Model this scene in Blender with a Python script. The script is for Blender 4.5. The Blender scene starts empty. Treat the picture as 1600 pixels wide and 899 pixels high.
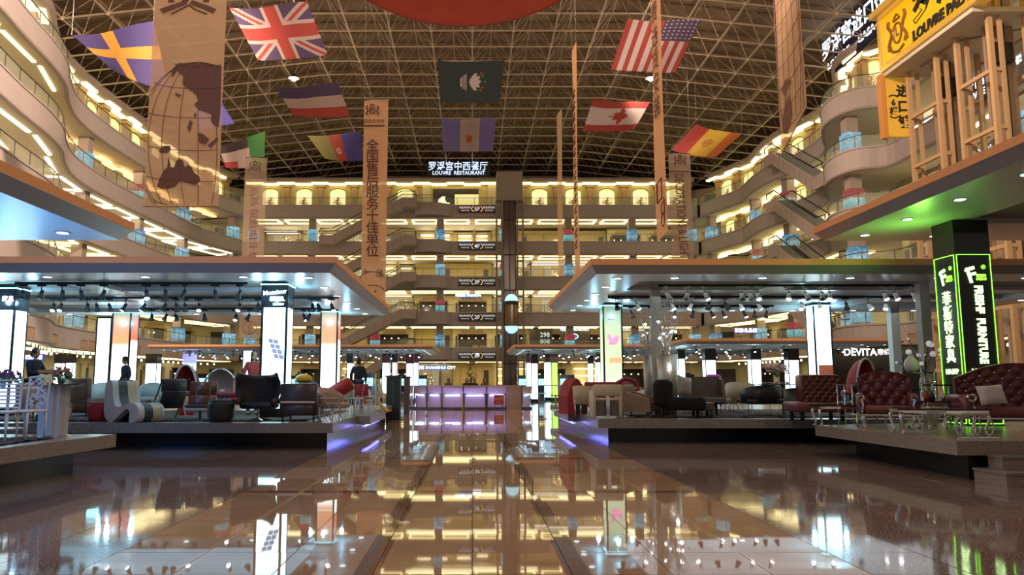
import bpy, math, random
from mathutils import Vector, Matrix, Euler
PI = math.pi
R = math.radians
SC = bpy.context.scene
COL = SC.collection
rnd = random.Random(7)

# ------------------------------------------------------------ camera, world, lights, exposure
F = 1200.0; CX = 738.0; CY = 449.5; H = 1.5
PITCH = math.atan(148.5 / F)
SP, CP = math.sin(PITCH), math.cos(PITCH)
cam_d = bpy.data.cameras.new('camera'); cam_d.sensor_width = 36.0; cam_d.lens = F / 1600 * 36
cam_d.shift_x = (800 - CX) / 1600; cam_d.clip_start = .1; cam_d.clip_end = 600
cam = bpy.data.objects.new('camera', cam_d); COL.objects.link(cam)
cam.location = (0, 0, H); cam.rotation_euler = (PI / 2 + PITCH, 0, 0)
SC.camera = cam
SC.view_settings.view_transform = 'Standard'; SC.view_settings.look = 'None'
SC.view_settings.exposure = 0.0; SC.view_settings.gamma = 1.0; SC.view_settings.use_curve_mapping = False
wd = bpy.data.worlds.new('world'); SC.world = wd; wd.use_nodes = True
wd.node_tree.nodes['Background'].inputs[0].default_value = (.80, .60, .50, 1)
wd.node_tree.nodes['Background'].inputs[1].default_value = .30

def lamp(kind, name, loc, power, color, rot=(0, 0, 0), size=.4, size_y=None, spot=None):
    d = bpy.data.lights.new(name, kind); d.energy = power; d.color = color
    if kind == 'AREA':
        d.size = size
        if size_y: d.shape = 'RECTANGLE'; d.size_y = size_y
    else: d.shadow_soft_size = size
    if spot: d.spot_size = R(spot); d.spot_blend = .6
    o = bpy.data.objects.new(name, d); COL.objects.link(o); o.location = loc; o.rotation_euler = rot
    return o

SIDES_SET = 1
WARM = (1.0, .72, .42); PINK = (1.0, .70, .53); COOL = (.38, .74, 1.0); DAY = (.9, .95, 1.0)
# flood lamps hung in the roof truss (the glows at the top of the photograph)
FLOODS = [(-14.5, 34, 27.5), (-5.2, 40, 28), (5.2, 40, 28), (14.6, 37, 27.5), (-16, 66, 28), (16, 66, 28), (-10, 14, 27), (10, 14, 27)]
for i, p in enumerate(FLOODS):
    lamp('POINT', 'roof_flood_light', p, 2600 if p[1] < 60 else 1500, PINK, size=.6)
for x in (-13, 13): lamp('SPOT', 'rear_flood_light', (x, -10, 22), 4000, PINK, rot=(R(66), 0, 0), size=.6, spot=110)

for sx, loc, ty, pw in ((-1, (-8, 30, 26), 52, 60000), (1, (10, 26, 26), 46, 22000), (-1, (-12, 56, 27), 80, 7000), (1, (12, 56, 27), 80, 7000)):  # added spots without fixtures, aimed to brighten the side galleries
    v = Vector((sx * 33, ty, 15)) - Vector(loc)
    lamp('SPOT', 'side_wall_fill', loc, pw, PINK, rot=v.to_track_quat('-Z', 'Y').to_euler(), size=.5, spot=75)

# the pixel (px, py) of the frame at distance d along the hall, as a point of the hall
def W(px, py, d):
    u = (px - CX) / F; v = (CY - py) / F
    t = d / (CP - v * SP)
    return Vector((u * t, d, H + t * (SP + v * CP)))
def X(px, d): return (px - CX) / F * d
# where the ray through a pixel meets the height z
def Dz(py, z):
    v = (CY - py) / F
    return (z - H) * (CP - v * SP) / (SP + v * CP)

# ------------------------------------------------------------ mesh helper
class MB:
    def __init__(s): s.v = []; s.f = []; s.m = []; s.mi = 0
    def quad(s, *p):
        n = len(s.v); s.v += [tuple(q) for q in p]; s.f.append(tuple(range(n, n + len(p)))); s.m.append(s.mi); return s
    def raw(s, vs, fs, M=None):
        n = len(s.v)
        s.v += [tuple(M @ Vector(q)) for q in vs] if M is not None else [tuple(q) for q in vs]
        s.f += [tuple(i + n for i in f) for f in fs]; s.m += [s.mi] * len(fs); return s
    def box(s, a, b, M=None):
        x0, y0, z0 = a; x1, y1, z1 = b
        if x0 > x1: x0, x1 = x1, x0
        if y0 > y1: y0, y1 = y1, y0
        if z0 > z1: z0, z1 = z1, z0
        return s.raw([(x0, y0, z0), (x1, y0, z0), (x1, y1, z0), (x0, y1, z0), (x0, y0, z1), (x1, y0, z1), (x1, y1, z1), (x0, y1, z1)],
                     [(3, 2, 1, 0), (4, 5, 6, 7), (0, 1, 5, 4), (1, 2, 6, 5), (2, 3, 7, 6), (3, 0, 4, 7)], M)
    def cbox(s, c, d, M=None):
        return s.box((c[0] - d[0] / 2, c[1] - d[1] / 2, c[2] - d[2] / 2), (c[0] + d[0] / 2, c[1] + d[1] / 2, c[2] + d[2] / 2), M)
    def rb(s, c, d, r=.03, n=8, M=None):           # box with rounded edges
        vs = []; fs = []; nr = n // 2 + 1
        hx, hy, hz = [max(q / 2 - r, 0) for q in d]
        rows = []
        for j in range(nr + 1):
            th = -PI / 2 + PI * j / nr
            row = []
            for i in range(n):
                ph = 2 * PI * (i + .5) / n
                q = (math.cos(th) * math.cos(ph), math.cos(th) * math.sin(ph), math.sin(th))
                row.append(len(vs))
                vs.append((c[0] + r * q[0] + math.copysign(hx, q[0]), c[1] + r * q[1] + math.copysign(hy, q[1]),
                           c[2] + r * q[2] + math.copysign(hz, th + 1e-6)))
            rows.append(row)
        for j in range(nr):
            for i in range(n): fs.append((rows[j][i], rows[j][(i + 1) % n], rows[j + 1][(i + 1) % n], rows[j + 1][i]))
        fs.append(tuple(reversed(rows[0]))); fs.append(tuple(rows[-1]))
        return s.raw(vs, fs, M)
    def tube(s, pts, r, n=6, r2=None, closed=False):
        pts = [Vector(p) for p in pts]; k = len(pts); rings = []; vs = []
        up = Vector((0, 0, 1)); prev = None
        for i, p in enumerate(pts):
            if closed: d = pts[(i + 1) % k] - pts[i - 1]
            else: d = pts[min(i + 1, k - 1)] - pts[max(i - 1, 0)]
            if d.length < 1e-9: d = Vector((0, 0, 1))
            d.normalize()
            a = prev if prev is not None else (up if abs(d.z) < .9 else Vector((1, 0, 0)))
            x = d.cross(a)
            if x.length < 1e-5: x = d.cross(Vector((1, .3, 0)))
            x.normalize(); y = x.cross(d).normalized(); prev = y
            rr = r if r2 is None else r + (r2 - r) * i / max(k - 1, 1)
            rings.append([len(vs) + j for j in range(n)])
            for j in range(n):
                t = 2 * PI * j / n; vs.append(p + (x * math.cos(t) + y * math.sin(t)) * rr)
        fs = []
        for i in range(k if closed else k - 1):
            A, B = rings[i], rings[(i + 1) % k]
            for j in range(n): fs.append((A[j], B[j], B[(j + 1) % n], A[(j + 1) % n]))
        if not closed: fs.append(tuple(rings[0])); fs.append(tuple(reversed(rings[-1])))
        return s.raw(vs, fs)
    def bar(s, a, b, w):                           # cheap three-sided bar
        a = Vector(a); b = Vector(b); d = (b - a).normalized()
        x = d.cross(Vector((0, 0, 1))) if abs(d.z) < .95 else d.cross(Vector((1, 0, 0)))
        x.normalize(); y = x.cross(d); vs = []
        for p in (a, b):
            for t in (PI / 2, PI * 7 / 6, PI * 11 / 6): vs.append(p + (x * math.cos(t) + y * math.sin(t)) * w)
        return s.raw(vs, [(0, 1, 4, 3), (1, 2, 5, 4), (2, 0, 3, 5)])
    def lathe(s, prof, n=16, c=(0, 0, 0), sx=1, sy=1):
        vs = []; fs = []
        for r, z in prof:
            for j in range(n):
                t = 2 * PI * j / n; vs.append((c[0] + r * math.cos(t) * sx, c[1] + r * math.sin(t) * sy, c[2] + z))
        for i in range(len(prof) - 1):
            for j in range(n): fs.append((i * n + j, i * n + (j + 1) % n, (i + 1) * n + (j + 1) % n, (i + 1) * n + j))
        fs.append(tuple(reversed(range(n)))); fs.append(tuple(range((len(prof) - 1) * n, len(prof) * n)))
        return s.raw(vs, fs)
    def extr(s, poly, y0, y1, M=None):             # outline in x,z swept along y
        n = len(poly); vs = [(x, y0, z) for x, z in poly] + [(x, y1, z) for x, z in poly]
        fs = [tuple(range(n)), tuple(reversed(range(n, 2 * n)))]
        fs += [(i, i + n, (i + 1) % n + n, (i + 1) % n) for i in range(n)]
        return s.raw(vs, fs, M)
    def strip(s, path, prof):                      # section (offset, z) carried along a plan path
        N = offs_dirs(path); k = len(prof); vs = []
        for (x, y), (nx, ny) in zip(path, N):
            for o, z in prof: vs.append((x + nx * o, y + ny * o, z))
        fs = []
        for i in range(len(path) - 1):
            for j in range(k): fs.append((i * k + j, i * k + (j + 1) % k, (i + 1) * k + (j + 1) % k, (i + 1) * k + j))
        fs.append(tuple(range(k))); fs.append(tuple(reversed(range((len(path) - 1) * k, len(path) * k))))
        return s.raw(vs, fs)
    def ball(s, c, r, n=10, sz=1.0):
        m = max(n // 2, 4)
        return s.lathe([(max(r * math.cos(-PI / 2 + PI * i / m), 1e-4), r * sz * math.sin(-PI / 2 + PI * i / m)) for i in range(m + 1)], n, c)
    def build(s, name, mats, parent=None, smooth=False, kind=None, loc=None):
        me = bpy.data.meshes.new(name); me.from_pydata(s.v, [], s.f)
        if not isinstance(mats, (list, tuple)): mats = [mats]
        for q in mats: me.materials.append(q)
        if len(mats) > 1: me.polygons.foreach_set('material_index', s.m)
        if smooth: me.polygons.foreach_set('use_smooth', [True] * len(me.polygons))
        me.update()
        o = bpy.data.objects.new(name, me); COL.objects.link(o)
        if parent is not None: o.parent = parent
        if loc is not None: o.location = loc
        if kind: o['kind'] = kind
        return o

def offs_dirs(path):
    out = []
    for i in range(len(path)):
        a = Vector(path[max(i - 1, 0)]); b = Vector(path[min(i + 1, len(path) - 1)])
        d = (b - a).normalized(); out.append((d.y, -d.x))
    return out

def tag(o, label=None, cat=None, group=None, kind=None):
    if label: o['label'] = label
    if cat: o['category'] = cat
    if group: o['group'] = group
    if kind: o['kind'] = kind
    return o
def E(name, label, cat, loc=(0, 0, 0), rz=0, group=None):
    o = bpy.data.objects.new(name, None); COL.objects.link(o); o.location = loc; o.rotation_euler = (0, 0, rz); o.empty_display_size = .1
    return tag(o, label, cat, group)
def S(name, parent=None, loc=(0, 0, 0)):
    o = bpy.data.objects.new(name, None); COL.objects.link(o); o['kind'] = 'structure'; o.location = loc
    if parent: o.parent = parent
    return o
def dup(root, loc=None, rz=None, label=None, group=None):
    r = root.copy(); COL.objects.link(r)
    if loc is not None: r.location = loc
    if rz is not None: r.rotation_euler = (0, 0, rz)
    if label: r['label'] = label
    if group: r['group'] = group
    for ch in list(root.children):
        c = ch.copy(); COL.objects.link(c); c.parent = r
        for g in ch.children:
            d = g.copy(); COL.objects.link(d); d.parent = c
    return r
def inst(src, parent, loc=None, rot=None, scale=None):
    c = src.copy(); COL.objects.link(c); c.parent = parent
    if loc is not None: c.location = loc
    if rot is not None: c.rotation_euler = rot
    if scale is not None: c.scale = scale
    return c

# ------------------------------------------------------------ materials
MATS = {}
def mat(name, col, rough=.6, metal=0.0, emit=0.0, ecol=None, noise=0.0, nscale=6.0, bump=0.0, alpha=1.0, spec=None, sheen=0, coat=0, trans=0):
    if name in MATS: return MATS[name]
    m = bpy.data.materials.new(name); m.use_nodes = True; nt = m.node_tree; b = nt.nodes['Principled BSDF']
    b.inputs['Base Color'].default_value = (*col, 1); b.inputs['Roughness'].default_value = rough; b.inputs['Metallic'].default_value = metal
    b.inputs['Alpha'].default_value = alpha; b.inputs['Coat Weight'].default_value = coat; b.inputs['Sheen Weight'].default_value = sheen
    b.inputs['Transmission Weight'].default_value = trans
    if spec is not None: b.inputs['IOR'].default_value = spec
    if emit:
        b.inputs['Emission Color'].default_value = (*(ecol or col), 1); b.inputs['Emission Strength'].default_value = emit
        m.cycles.emission_sampling = 'NONE'
    if noise or bump:
        tc = nt.nodes.new('ShaderNodeTexCoord'); nz = nt.nodes.new('ShaderNodeTexNoise')
        nz.inputs['Scale'].default_value = nscale; nz.inputs['Detail'].default_value = 3
        nt.links.new(tc.outputs['Object'], nz.inputs['Vector'])
        if noise:
            mx = nt.nodes.new('ShaderNodeMix'); mx.data_type = 'RGBA'
            mx.inputs[6].default_value = (*[c * (1 - noise) for c in col], 1); mx.inputs[7].default_value = (*[min(c * (1 + noise), 1) for c in col], 1)
            nt.links.new(nz.outputs['Fac'], mx.inputs[0]); nt.links.new(mx.outputs[2], b.inputs['Base Color'])
        if bump:
            bp = nt.nodes.new('ShaderNodeBump'); bp.inputs['Strength'].default_value = bump; bp.inputs['Distance'].default_value = .02
            nt.links.new(nz.outputs['Fac'], bp.inputs['Height']); nt.links.new(bp.outputs['Normal'], b.inputs['Normal'])
    MATS[name] = m
    return m
def glow(name, col, s): return mat(name, (.8, .8, .8), .5, emit=s, ecol=col)
def poster(name, stops, s, axis=2, size=(0, 4), light=False, blot=0, bs=1.5):   # printed backlit film: colours along the panel's height
    m = bpy.data.materials.new(name); m.use_nodes = True; nt = m.node_tree; b = nt.nodes['Principled BSDF']
    b.inputs['Base Color'].default_value = (.05, .05, .05, 1); b.inputs['Roughness'].default_value = .3
    tc = nt.nodes.new('ShaderNodeTexCoord'); sp = nt.nodes.new('ShaderNodeSeparateXYZ'); mr = nt.nodes.new('ShaderNodeMapRange')
    cr = nt.nodes.new('ShaderNodeValToRGB')
    nt.links.new(tc.outputs['Object'], sp.inputs[0]); nt.links.new(sp.outputs[axis], mr.inputs['Value'])
    mr.inputs['From Min'].default_value = size[0]; mr.inputs['From Max'].default_value = size[1]
    nt.links.new(mr.outputs[0], cr.inputs[0])
    e = cr.color_ramp.elements
    e[0].position = stops[0][0]; e[0].color = (*stops[0][1], 1); e[1].position = stops[-1][0]; e[1].color = (*stops[-1][1], 1)
    for p, c in stops[1:-1]: q = e.new(p); q.color = (*c, 1)
    nt.links.new(cr.outputs[0], b.inputs['Emission Color']); b.inputs['Emission Strength'].default_value = s
    if blot:
        nz = nt.nodes.new('ShaderNodeTexNoise'); nz.inputs['Scale'].default_value = bs * 2; nz.inputs['Detail'].default_value = 3; c2 = nt.nodes.new('ShaderNodeValToRGB'); c2.color_ramp.elements[0].position = .42; c2.color_ramp.elements[0].color = (.08, .1, .14, 1); c2.color_ramp.elements[1].position = .58; nt.links.new(nz.outputs['Fac'], c2.inputs[0]); nt.links.new(tc.outputs['Object'], nz.inputs['Vector'])
        mx = nt.nodes.new('ShaderNodeMix'); mx.data_type = 'RGBA'; mx.blend_type = 'MULTIPLY'; mx.inputs[0].default_value = blot
        nt.links.new(cr.outputs[0], mx.inputs[6]); nt.links.new(c2.outputs['Color'], mx.inputs[7]); nt.links.new(mx.outputs[2], b.inputs['Emission Color'])
    m.cycles.emission_sampling = 'FRONT' if light else 'NONE'
    MATS[name] = m
    return m

M_plaster = mat('gallery_plaster', (.47, .42, .40), .7, noise=.06, nscale=.6)
M_plaster2 = mat('gallery_trim_plaster', (.38, .32, .29), .7, noise=.05, nscale=.8)
M_soffit = mat('gallery_soffit', (.62, .56, .46), .8, noise=.04, nscale=.5)
M_shopwall = mat('shop_wall_cream', (.52, .45, .26), .7, noise=.08, nscale=.7)
M_gold = mat('gold_cream_wall', (.50, .40, .16), .6, noise=.1, nscale=1.2)
M_pilaster = mat('pilaster_brown', (.36, .24, .12), .6, noise=.15, nscale=2)
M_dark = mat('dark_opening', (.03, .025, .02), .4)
M_black = mat('black_gloss', (.012, .012, .014), .18)
M_blackm = mat('black_matte', (.015, .015, .016), .6)
M_glass = mat('rail_glass', (.6, .7, .6), .05, alpha=.16)
M_rail = mat('rail_metal', (.10, .09, .08), .35, metal=.7)
M_chrome = mat('chrome', (.85, .86, .88), .06, metal=1)
M_steel = mat('brushed_steel', (.5, .5, .5), .35, metal=1)
M_white = mat('white_paint', (.72, .72, .74), .35)
G_cove = glow('cove_glow', (1.0, .82, .36), 2.6)
G_covew = glow('cove_glow_white', (1.0, .90, .62), 2.6)
G_coveo = glow('cove_glow_orange', (1.0, .55, .18), 2.2)
G_arch = poster('arch_glow', [(0, (1, .72, .20)), (.5, (1, .85, .42)), (1, (1, .80, .22))], 1.5, size=(0, 3))
G_white0 = glow('white_glow', (.80, .97, 1.0), 3.0)
G_lens = glow('lens_glow', (.95, .97, 1.0), 14.0)
G_cyan = glow('cyan_glow', (.30, .75, .95), 1.3)
G_sign = glow('sign_glow', (.75, .85, 1.0), 2.6)
G_blue = glow('blue_glow', (.12, .14, 1.0), 2.5)
G_red = glow('red_glow', (.9, .05, .06), 1.1)
G_green = glow('neon_green_glow', (.25, 1.0, .03), 2.6)
G_greenw = glow('neon_pale_glow', (.62, 1.0, .38), 2.6)
G_warm = glow('warm_lamp_glow', (1.0, .78, .42), 6.0)
G_shop = glow('lit_shop_ceiling', (1.0, .86, .60), 1.3)

def txt(s, size, loc, rot, m, parent=None, name='lettering', ext=.004, ax='CENTER', fat=0.0, sx=1.0, ls=1.0):
    c = bpy.data.curves.new(name, 'FONT'); c.body = s; c.size = size; c.extrude = ext; c.align_x = ax; c.align_y = 'CENTER'
    c.offset = fat; c.resolution_u = 2; c.space_line = ls
    c.materials.append(m)
    o = bpy.data.objects.new(name, c); COL.objects.link(o)
    o.location = loc; o.rotation_euler = rot; o.scale = (sx, 1, 1)
    if parent: o.parent = parent
    return o
FRONT = (PI / 2, 0, 0); FACE_L = (PI / 2, 0, -PI / 2); FACE_R = (PI / 2, 0, PI / 2)
# ------------------------------------------------------------ floor
def floor_material():
    m = bpy.data.materials.new('polished_stone'); m.use_nodes = True; nt = m.node_tree; L = nt.links; b = nt.nodes['Principled BSDF']
    N = nt.nodes.new
    g = N('ShaderNodeNewGeometry'); sp = N('ShaderNodeSeparateXYZ'); L.new(g.outputs['Position'], sp.inputs[0])
    def M(op, a, b_=0.0, c=0.0):
        n = N('ShaderNodeMath'); n.operation = op
        for i, q in enumerate((a, b_, c)):
            if isinstance(q, (int, float)): n.inputs[i].default_value = q
            else: L.new(q, n.inputs[i])
        return n.outputs[0]
    ax = M('ABSOLUTE', sp.outputs[0])
    def band(v, c, w): return M('LESS_THAN', M('ABSOLUTE', M('SUBTRACT', v, c)), w)
    ym = M('MODULO', M('ADD', sp.outputs[1], 100.0), 4.725)
    cross = band(ym, (6.16 + 100) % 4.725, .10)
    dark = M('MAXIMUM', band(ax, .84, .10), cross)
    thin = band(ax, 2.36, .035)
    nz = N('ShaderNodeTexNoise'); nz.inputs['Scale'].default_value = 1.6; nz.inputs['Detail'].default_value = 4; L.new(g.outputs['Position'], nz.inputs['Vector'])
    sk = N('ShaderNodeTexNoise'); sk.inputs['Scale'].default_value = 55; sk.inputs['Detail'].default_value = 2; L.new(g.outputs['Position'], sk.inputs['Vector'])
    def mix(f, a, b_):
        n = N('ShaderNodeMix'); n.data_type = 'RGBA'
        if isinstance(f, (int, float)): n.inputs[0].default_value = f
        else: L.new(f, n.inputs[0])
        for i, q in ((6, a), (7, b_)):
            if isinstance(q, tuple): n.inputs[i].default_value = (*q, 1)
            else: L.new(q, n.inputs[i])
        return n.outputs[2]
    beige = mix(nz.outputs['Fac'], (.32, .22, .14), (.50, .36, .24))
    beige = mix(dark, beige, (.19, .11, .08)); beige = mix(thin, beige, (.5, .38, .24))
    cr = N('ShaderNodeValToRGB'); cr.color_ramp.elements[0].position = .42; cr.color_ramp.elements[1].position = .6; L.new(sk.outputs['Fac'], cr.inputs[0])
    gran = mix(cr.outputs[0], (.075, .055, .05), (.36, .28, .25))
    side = M('GREATER_THAN', ax, 3.15)
    L.new(mix(side, beige, gran), b.inputs['Base Color'])
    rg = M('MULTIPLY_ADD', side, .03, .025); L.new(rg, b.inputs['Roughness'])
    b.inputs['IOR'].default_value = 1.52
    return m
M_floor = floor_material()
M_grout = mat('floor_joint', (.03, .022, .02), .5)
floor = MB().box((-60, -8, -.3), (60, 135, -.014)).build('floor', M_grout, kind='structure')
T = 6.3 / 8
def tile_mesh(w):
    g = .0015; b_ = .004
    return MB().raw([(-w/2+g, -w/2+g, -.012), (w/2-g, -w/2+g, -.012), (w/2-g, w/2-g, -.012), (-w/2+g, w/2-g, -.012),
                     (-w/2+b_, -w/2+b_, 0), (w/2-b_, -w/2+b_, 0), (w/2-b_, w/2-b_, 0), (-w/2+b_, w/2-b_, 0)],
                    [(4, 5, 6, 7), (0, 1, 5, 4), (1, 2, 6, 5), (2, 3, 7, 6), (3, 0, 4, 7)])
t0 = tile_mesh(T).build('tile', M_floor, floor); t0.location = (T / 2, 5.1, 0)
first = True; ntile = 0; far = MB()
rt = random.Random(3)
for j in range(-2, 150):
    y = 5.1 + j * T
    for i in range(-52, 52):
        x = (i + .5) * T
        tx, ty = rt.gauss(0, .0011), rt.gauss(0, .0011)
        near = (j >= 0 and j < 11 and abs(x + .2) < 3.4 + .62 * (y - 3.5))
        if near and ntile < 298:
            if i == 0 and j == 0: continue
            inst(t0, floor, (x, y, 0), (tx, ty, 0)); ntile += 1
        else:
            if y > 60 and abs(x) > 12: continue
            w = T / 2 - .004
            far.quad((x - w, y - w, -w * tx * -1 * -1 + w * ty), (x + w, y - w, -w * tx - w * ty), (x + w, y + w, w * tx - w * ty), (x - w, y + w, w * tx + w * ty))
far.build('tile_field', M_floor, floor, kind='stuff')

# ------------------------------------------------------------ gallery levels round the hall
ZF = [W(900, q, 105).z for q in (543, 488, 432, 377, 320)]       # top of each parapet, levels 1..5
ZTOP = W(900, 281, 105).z
def catmull(P, k=4):
    out = []
    for i in range(len(P) - 1):
        a = P[max(i - 1, 0)]; b = P[i]; c = P[i + 1]; d = P[min(i + 2, len(P) - 1)]
        for t in range(k):
            t /= k
            out.append(tuple(.5 * (2*b[q] + (c[q]-a[q])*t + (2*a[q]-5*b[q]+4*c[q]-d[q])*t*t + (3*b[q]-a[q]-3*c[q]+d[q])*t**3) for q in (0, 1)))
    out.append(P[-1]); return out
PL = catmull([(-27, 24), (-27.6, 34), (-28.6, 43), (-29.6, 48.5), (-30.3, 53), (-31.3, 56.8), (-33, 60.5), (-34.4, 65), (-35, 72), (-34.8, 84), (-34.3, 96)], 3) + [(-31.6, 104.4)]
PB = [(-31.4, 105.0), (-20, 105.01), (-9, 105.0), (0, 105.01), (9, 105), (20, 105.01), (31.4, 105)]
PR = [(31.6, 104.4)] + catmull([(34.3, 96), (33.7, 90), (34.0, 85), (35.0, 81.5), (35.3, 77), (34.8, 73.5), (33.2, 70.5), (31.6, 67), (31.3, 64), (32.2, 62), (34, 61.2), (34.2, 58), (34, 54), (33, 48), (32, 38), (31.5, 24)], 3)
def at_s(path, s):
    for i in range(len(path) - 1):
        a = Vector(path[i]); b = Vector(path[i + 1]); l = (b - a).length
        if s <= l or i == len(path) - 2:
            d = (b - a).normalized(); return a + d * s, Vector((d.y, -d.x)), d
        s -= l
def plen(path): return sum((Vector(path[i + 1]) - Vector(path[i])).length for i in range(len(path) - 1))
def offset(path, o):
    return [(x + nx * o, y + ny * o) for (x, y), (nx, ny) in zip(path, offs_dirs(path))]
def MF(path, s, off, z):        # local frame at arclength s, pushed off (+ = into the hall), x along path
    p, n, d = at_s(path, s); o = p + n * off
    return Matrix(((d.x, -n.x, 0, o.x), (d.y, -n.y, 0, o.y), (0, 0, 1, z), (0, 0, 0, 1)))   # local x along, y away from hall

def arch_poly(w, h, n=10):
    r = w / 2; hh = h * .82
    return [(-r, 0), (r, 0)] + [(r * math.cos(t * PI / n), hh + (h - hh) * math.sin(t * PI / n)) for t in range(n + 1)]
def mk_shop(kind, w, h):
    """returns a list of (name, MB, material) of one shopfront bay, local x along, y away from the hall"""
    out = []
    if kind == 'bright':
        out.append(('shop_back', MB().quad((-w/2, 3.2, 0), (w/2, 3.2, 0), (w/2, 3.2, h), (-w/2, 3.2, h)), M_shopcream))
        out.append(('shop_ceiling_light', MB().box((-w/2+.4, .5, h-.22), (w/2-.4, .9, h-.16)).box((-w/2+.4, 1.9, h-.22), (w/2-.4, 2.3, h-.16)), G_covew))
        d = MB()
        for k in range(7):
            x = rnd.uniform(-w/2+.4, w/2-.4); d.rb((x, rnd.uniform(1, 2.6), .45), (rnd.uniform(.5, 1.1), .6, .9), .1)
        out.append(('display_furniture', d, M_dispdark))
        cr_ = MB(); x = rnd.uniform(-w/4, w/4)
        for k in range(26): cr_.ball((x + rnd.gauss(0, .5), 1.2 + rnd.gauss(0, .2), h * .45 + rnd.gauss(0, .45)), .05, 4)
        out.append(('chandelier', cr_, G_warm))
        dp = MB(); x2 = x + (1.5 if x < 0 else -1.5)
        for q in range(6): dp.tube([(x2 - .4 + q * .16, 2.2, .2), (x2 - .4 + q * .16, 2.2, h - .5)], .09, 5)
        out.append(('drapery', dp, M_white))
        out.append(('dark_partition', MB().box((x + 1.2, 2.6, 0), (x + 2.2, 2.8, h * .7)), M_dispdark))
        out.append(('window_frame', MB().box((-w/2, -.05, 0), (-w/2+.1, .1, h)).box((w/2-.1, -.05, 0), (w/2, .1, h)).box((-w/2, -.05, h-.45), (w/2, .1, h-.3)), M_rail))
    elif kind == 'dark':
        b = MB(); dw = w * .36
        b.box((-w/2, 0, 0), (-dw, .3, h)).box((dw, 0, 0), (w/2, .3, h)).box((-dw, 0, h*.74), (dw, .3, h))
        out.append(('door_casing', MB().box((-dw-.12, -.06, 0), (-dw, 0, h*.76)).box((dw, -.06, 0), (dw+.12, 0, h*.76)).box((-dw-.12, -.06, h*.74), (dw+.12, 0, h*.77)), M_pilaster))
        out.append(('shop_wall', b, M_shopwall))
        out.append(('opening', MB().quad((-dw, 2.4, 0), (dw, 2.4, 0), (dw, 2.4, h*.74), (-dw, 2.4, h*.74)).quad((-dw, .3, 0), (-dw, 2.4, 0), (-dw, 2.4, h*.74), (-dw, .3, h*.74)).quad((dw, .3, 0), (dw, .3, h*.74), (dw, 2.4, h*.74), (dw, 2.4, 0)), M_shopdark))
        lm = MB()
        for k in range(4): lm.ball((-dw + (k + .5) * dw / 2, 1.5, h * .58), .09, 6)
        out.append(('shop_lamp', lm, G_warm))
        out.append(('sign_board', MB().box((-dw*.8, -.1, h*.78), (dw*.8, 0, h*.90)), M_pilaster))
        out.append(('door_leaf', MB().box((-w*.43, -.04, 0), (-w*.34, .02, h*.66)), M_blackm))
        d = MB()
        for k in range(3): d.rb((rnd.uniform(-dw, dw), rnd.uniform(1, 2), .4), (.9, .5, .8), .1)
        out.append(('display_furniture', d, M_pilaster))
    elif kind == 'gold':
        out.append(('shop_wall', MB().box((-w/2, 1.0, 0), (w/2, 1.2, h)), M_gold))
        out.append(('dado', MB().box((-w/2, .9, .0), (w/2, 1.0, .9)), M_shopwall))
        b = MB()
        for k in range(5): b.box((-w/2 + (k + .1) * w / 5, .93, 1.2), (-w/2 + (k + .9) * w / 5, 1.0, h - .9))
        out.append(('wall_panel', b, M_goldp))
        out.append(('doorway', MB().box((w*.30, .86, 0), (w*.42, .93, h*.7)), M_dark))
    else:   # showroom with steps of light
        out.append(('shop_back', MB().quad((-w/2, 3.0, 0), (w/2, 3.0, 0), (w/2, 3.0, h), (-w/2, 3.0, h)), M_gold))
        b = MB()
        for k in range(4): b.box((-w*.36, 2.0, .35 + k * h * .22), (-w*.02, 2.8, .50 + k * h * .22)).box((w*.12, 2.0, .35 + k * h * .22), (w*.4, 2.8, .50 + k * h * .22))
        out.append(('shelf_light', b, G_covew))
        out.append(('partition', MB().box((w*.03, .6, 0), (w*.07, 2.9, h)), M_shopwall))
        d = MB()
        for k in range(4): d.rb((rnd.uniform(-w/2+.5, w/2-.5), 1.0, .4), (.8, .6, .8), .1)
        out.append(('display_furniture', d, M_dispdark))
    return out
M_shopcream = mat('shop_cream_interior', (.70, .58, .38), .7, noise=.12, nscale=1.5)
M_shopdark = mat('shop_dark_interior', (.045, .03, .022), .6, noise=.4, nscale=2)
M_dispdark = mat('display_furniture_dark', (.16, .12, .08), .5, noise=.3, nscale=3)
M_goldp = mat('gold_wall_panel', (.56, .42, .16), .5, noise=.1, nscale=1)
SHOPS = {}
for kd in ('bright', 'dark', 'gold', 'steps'):
    for v in range(3): SHOPS[(kd, v)] = None
def put_shop(kind, var, parent, M, w, h):
    key = (kind, var, round(w, 1))
    if SHOPS.get(key) is None:
        q = []
        for n, mb, m in mk_shop(kind, w, h):
            me_o = mb.build(n, m, parent); q.append(me_o); me_o.matrix_local = M
        SHOPS[key] = q; return
    for src in SHOPS[key]:
        c = src.copy(); COL.objects.link(c); c.parent = parent; c.matrix_local = M

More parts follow.
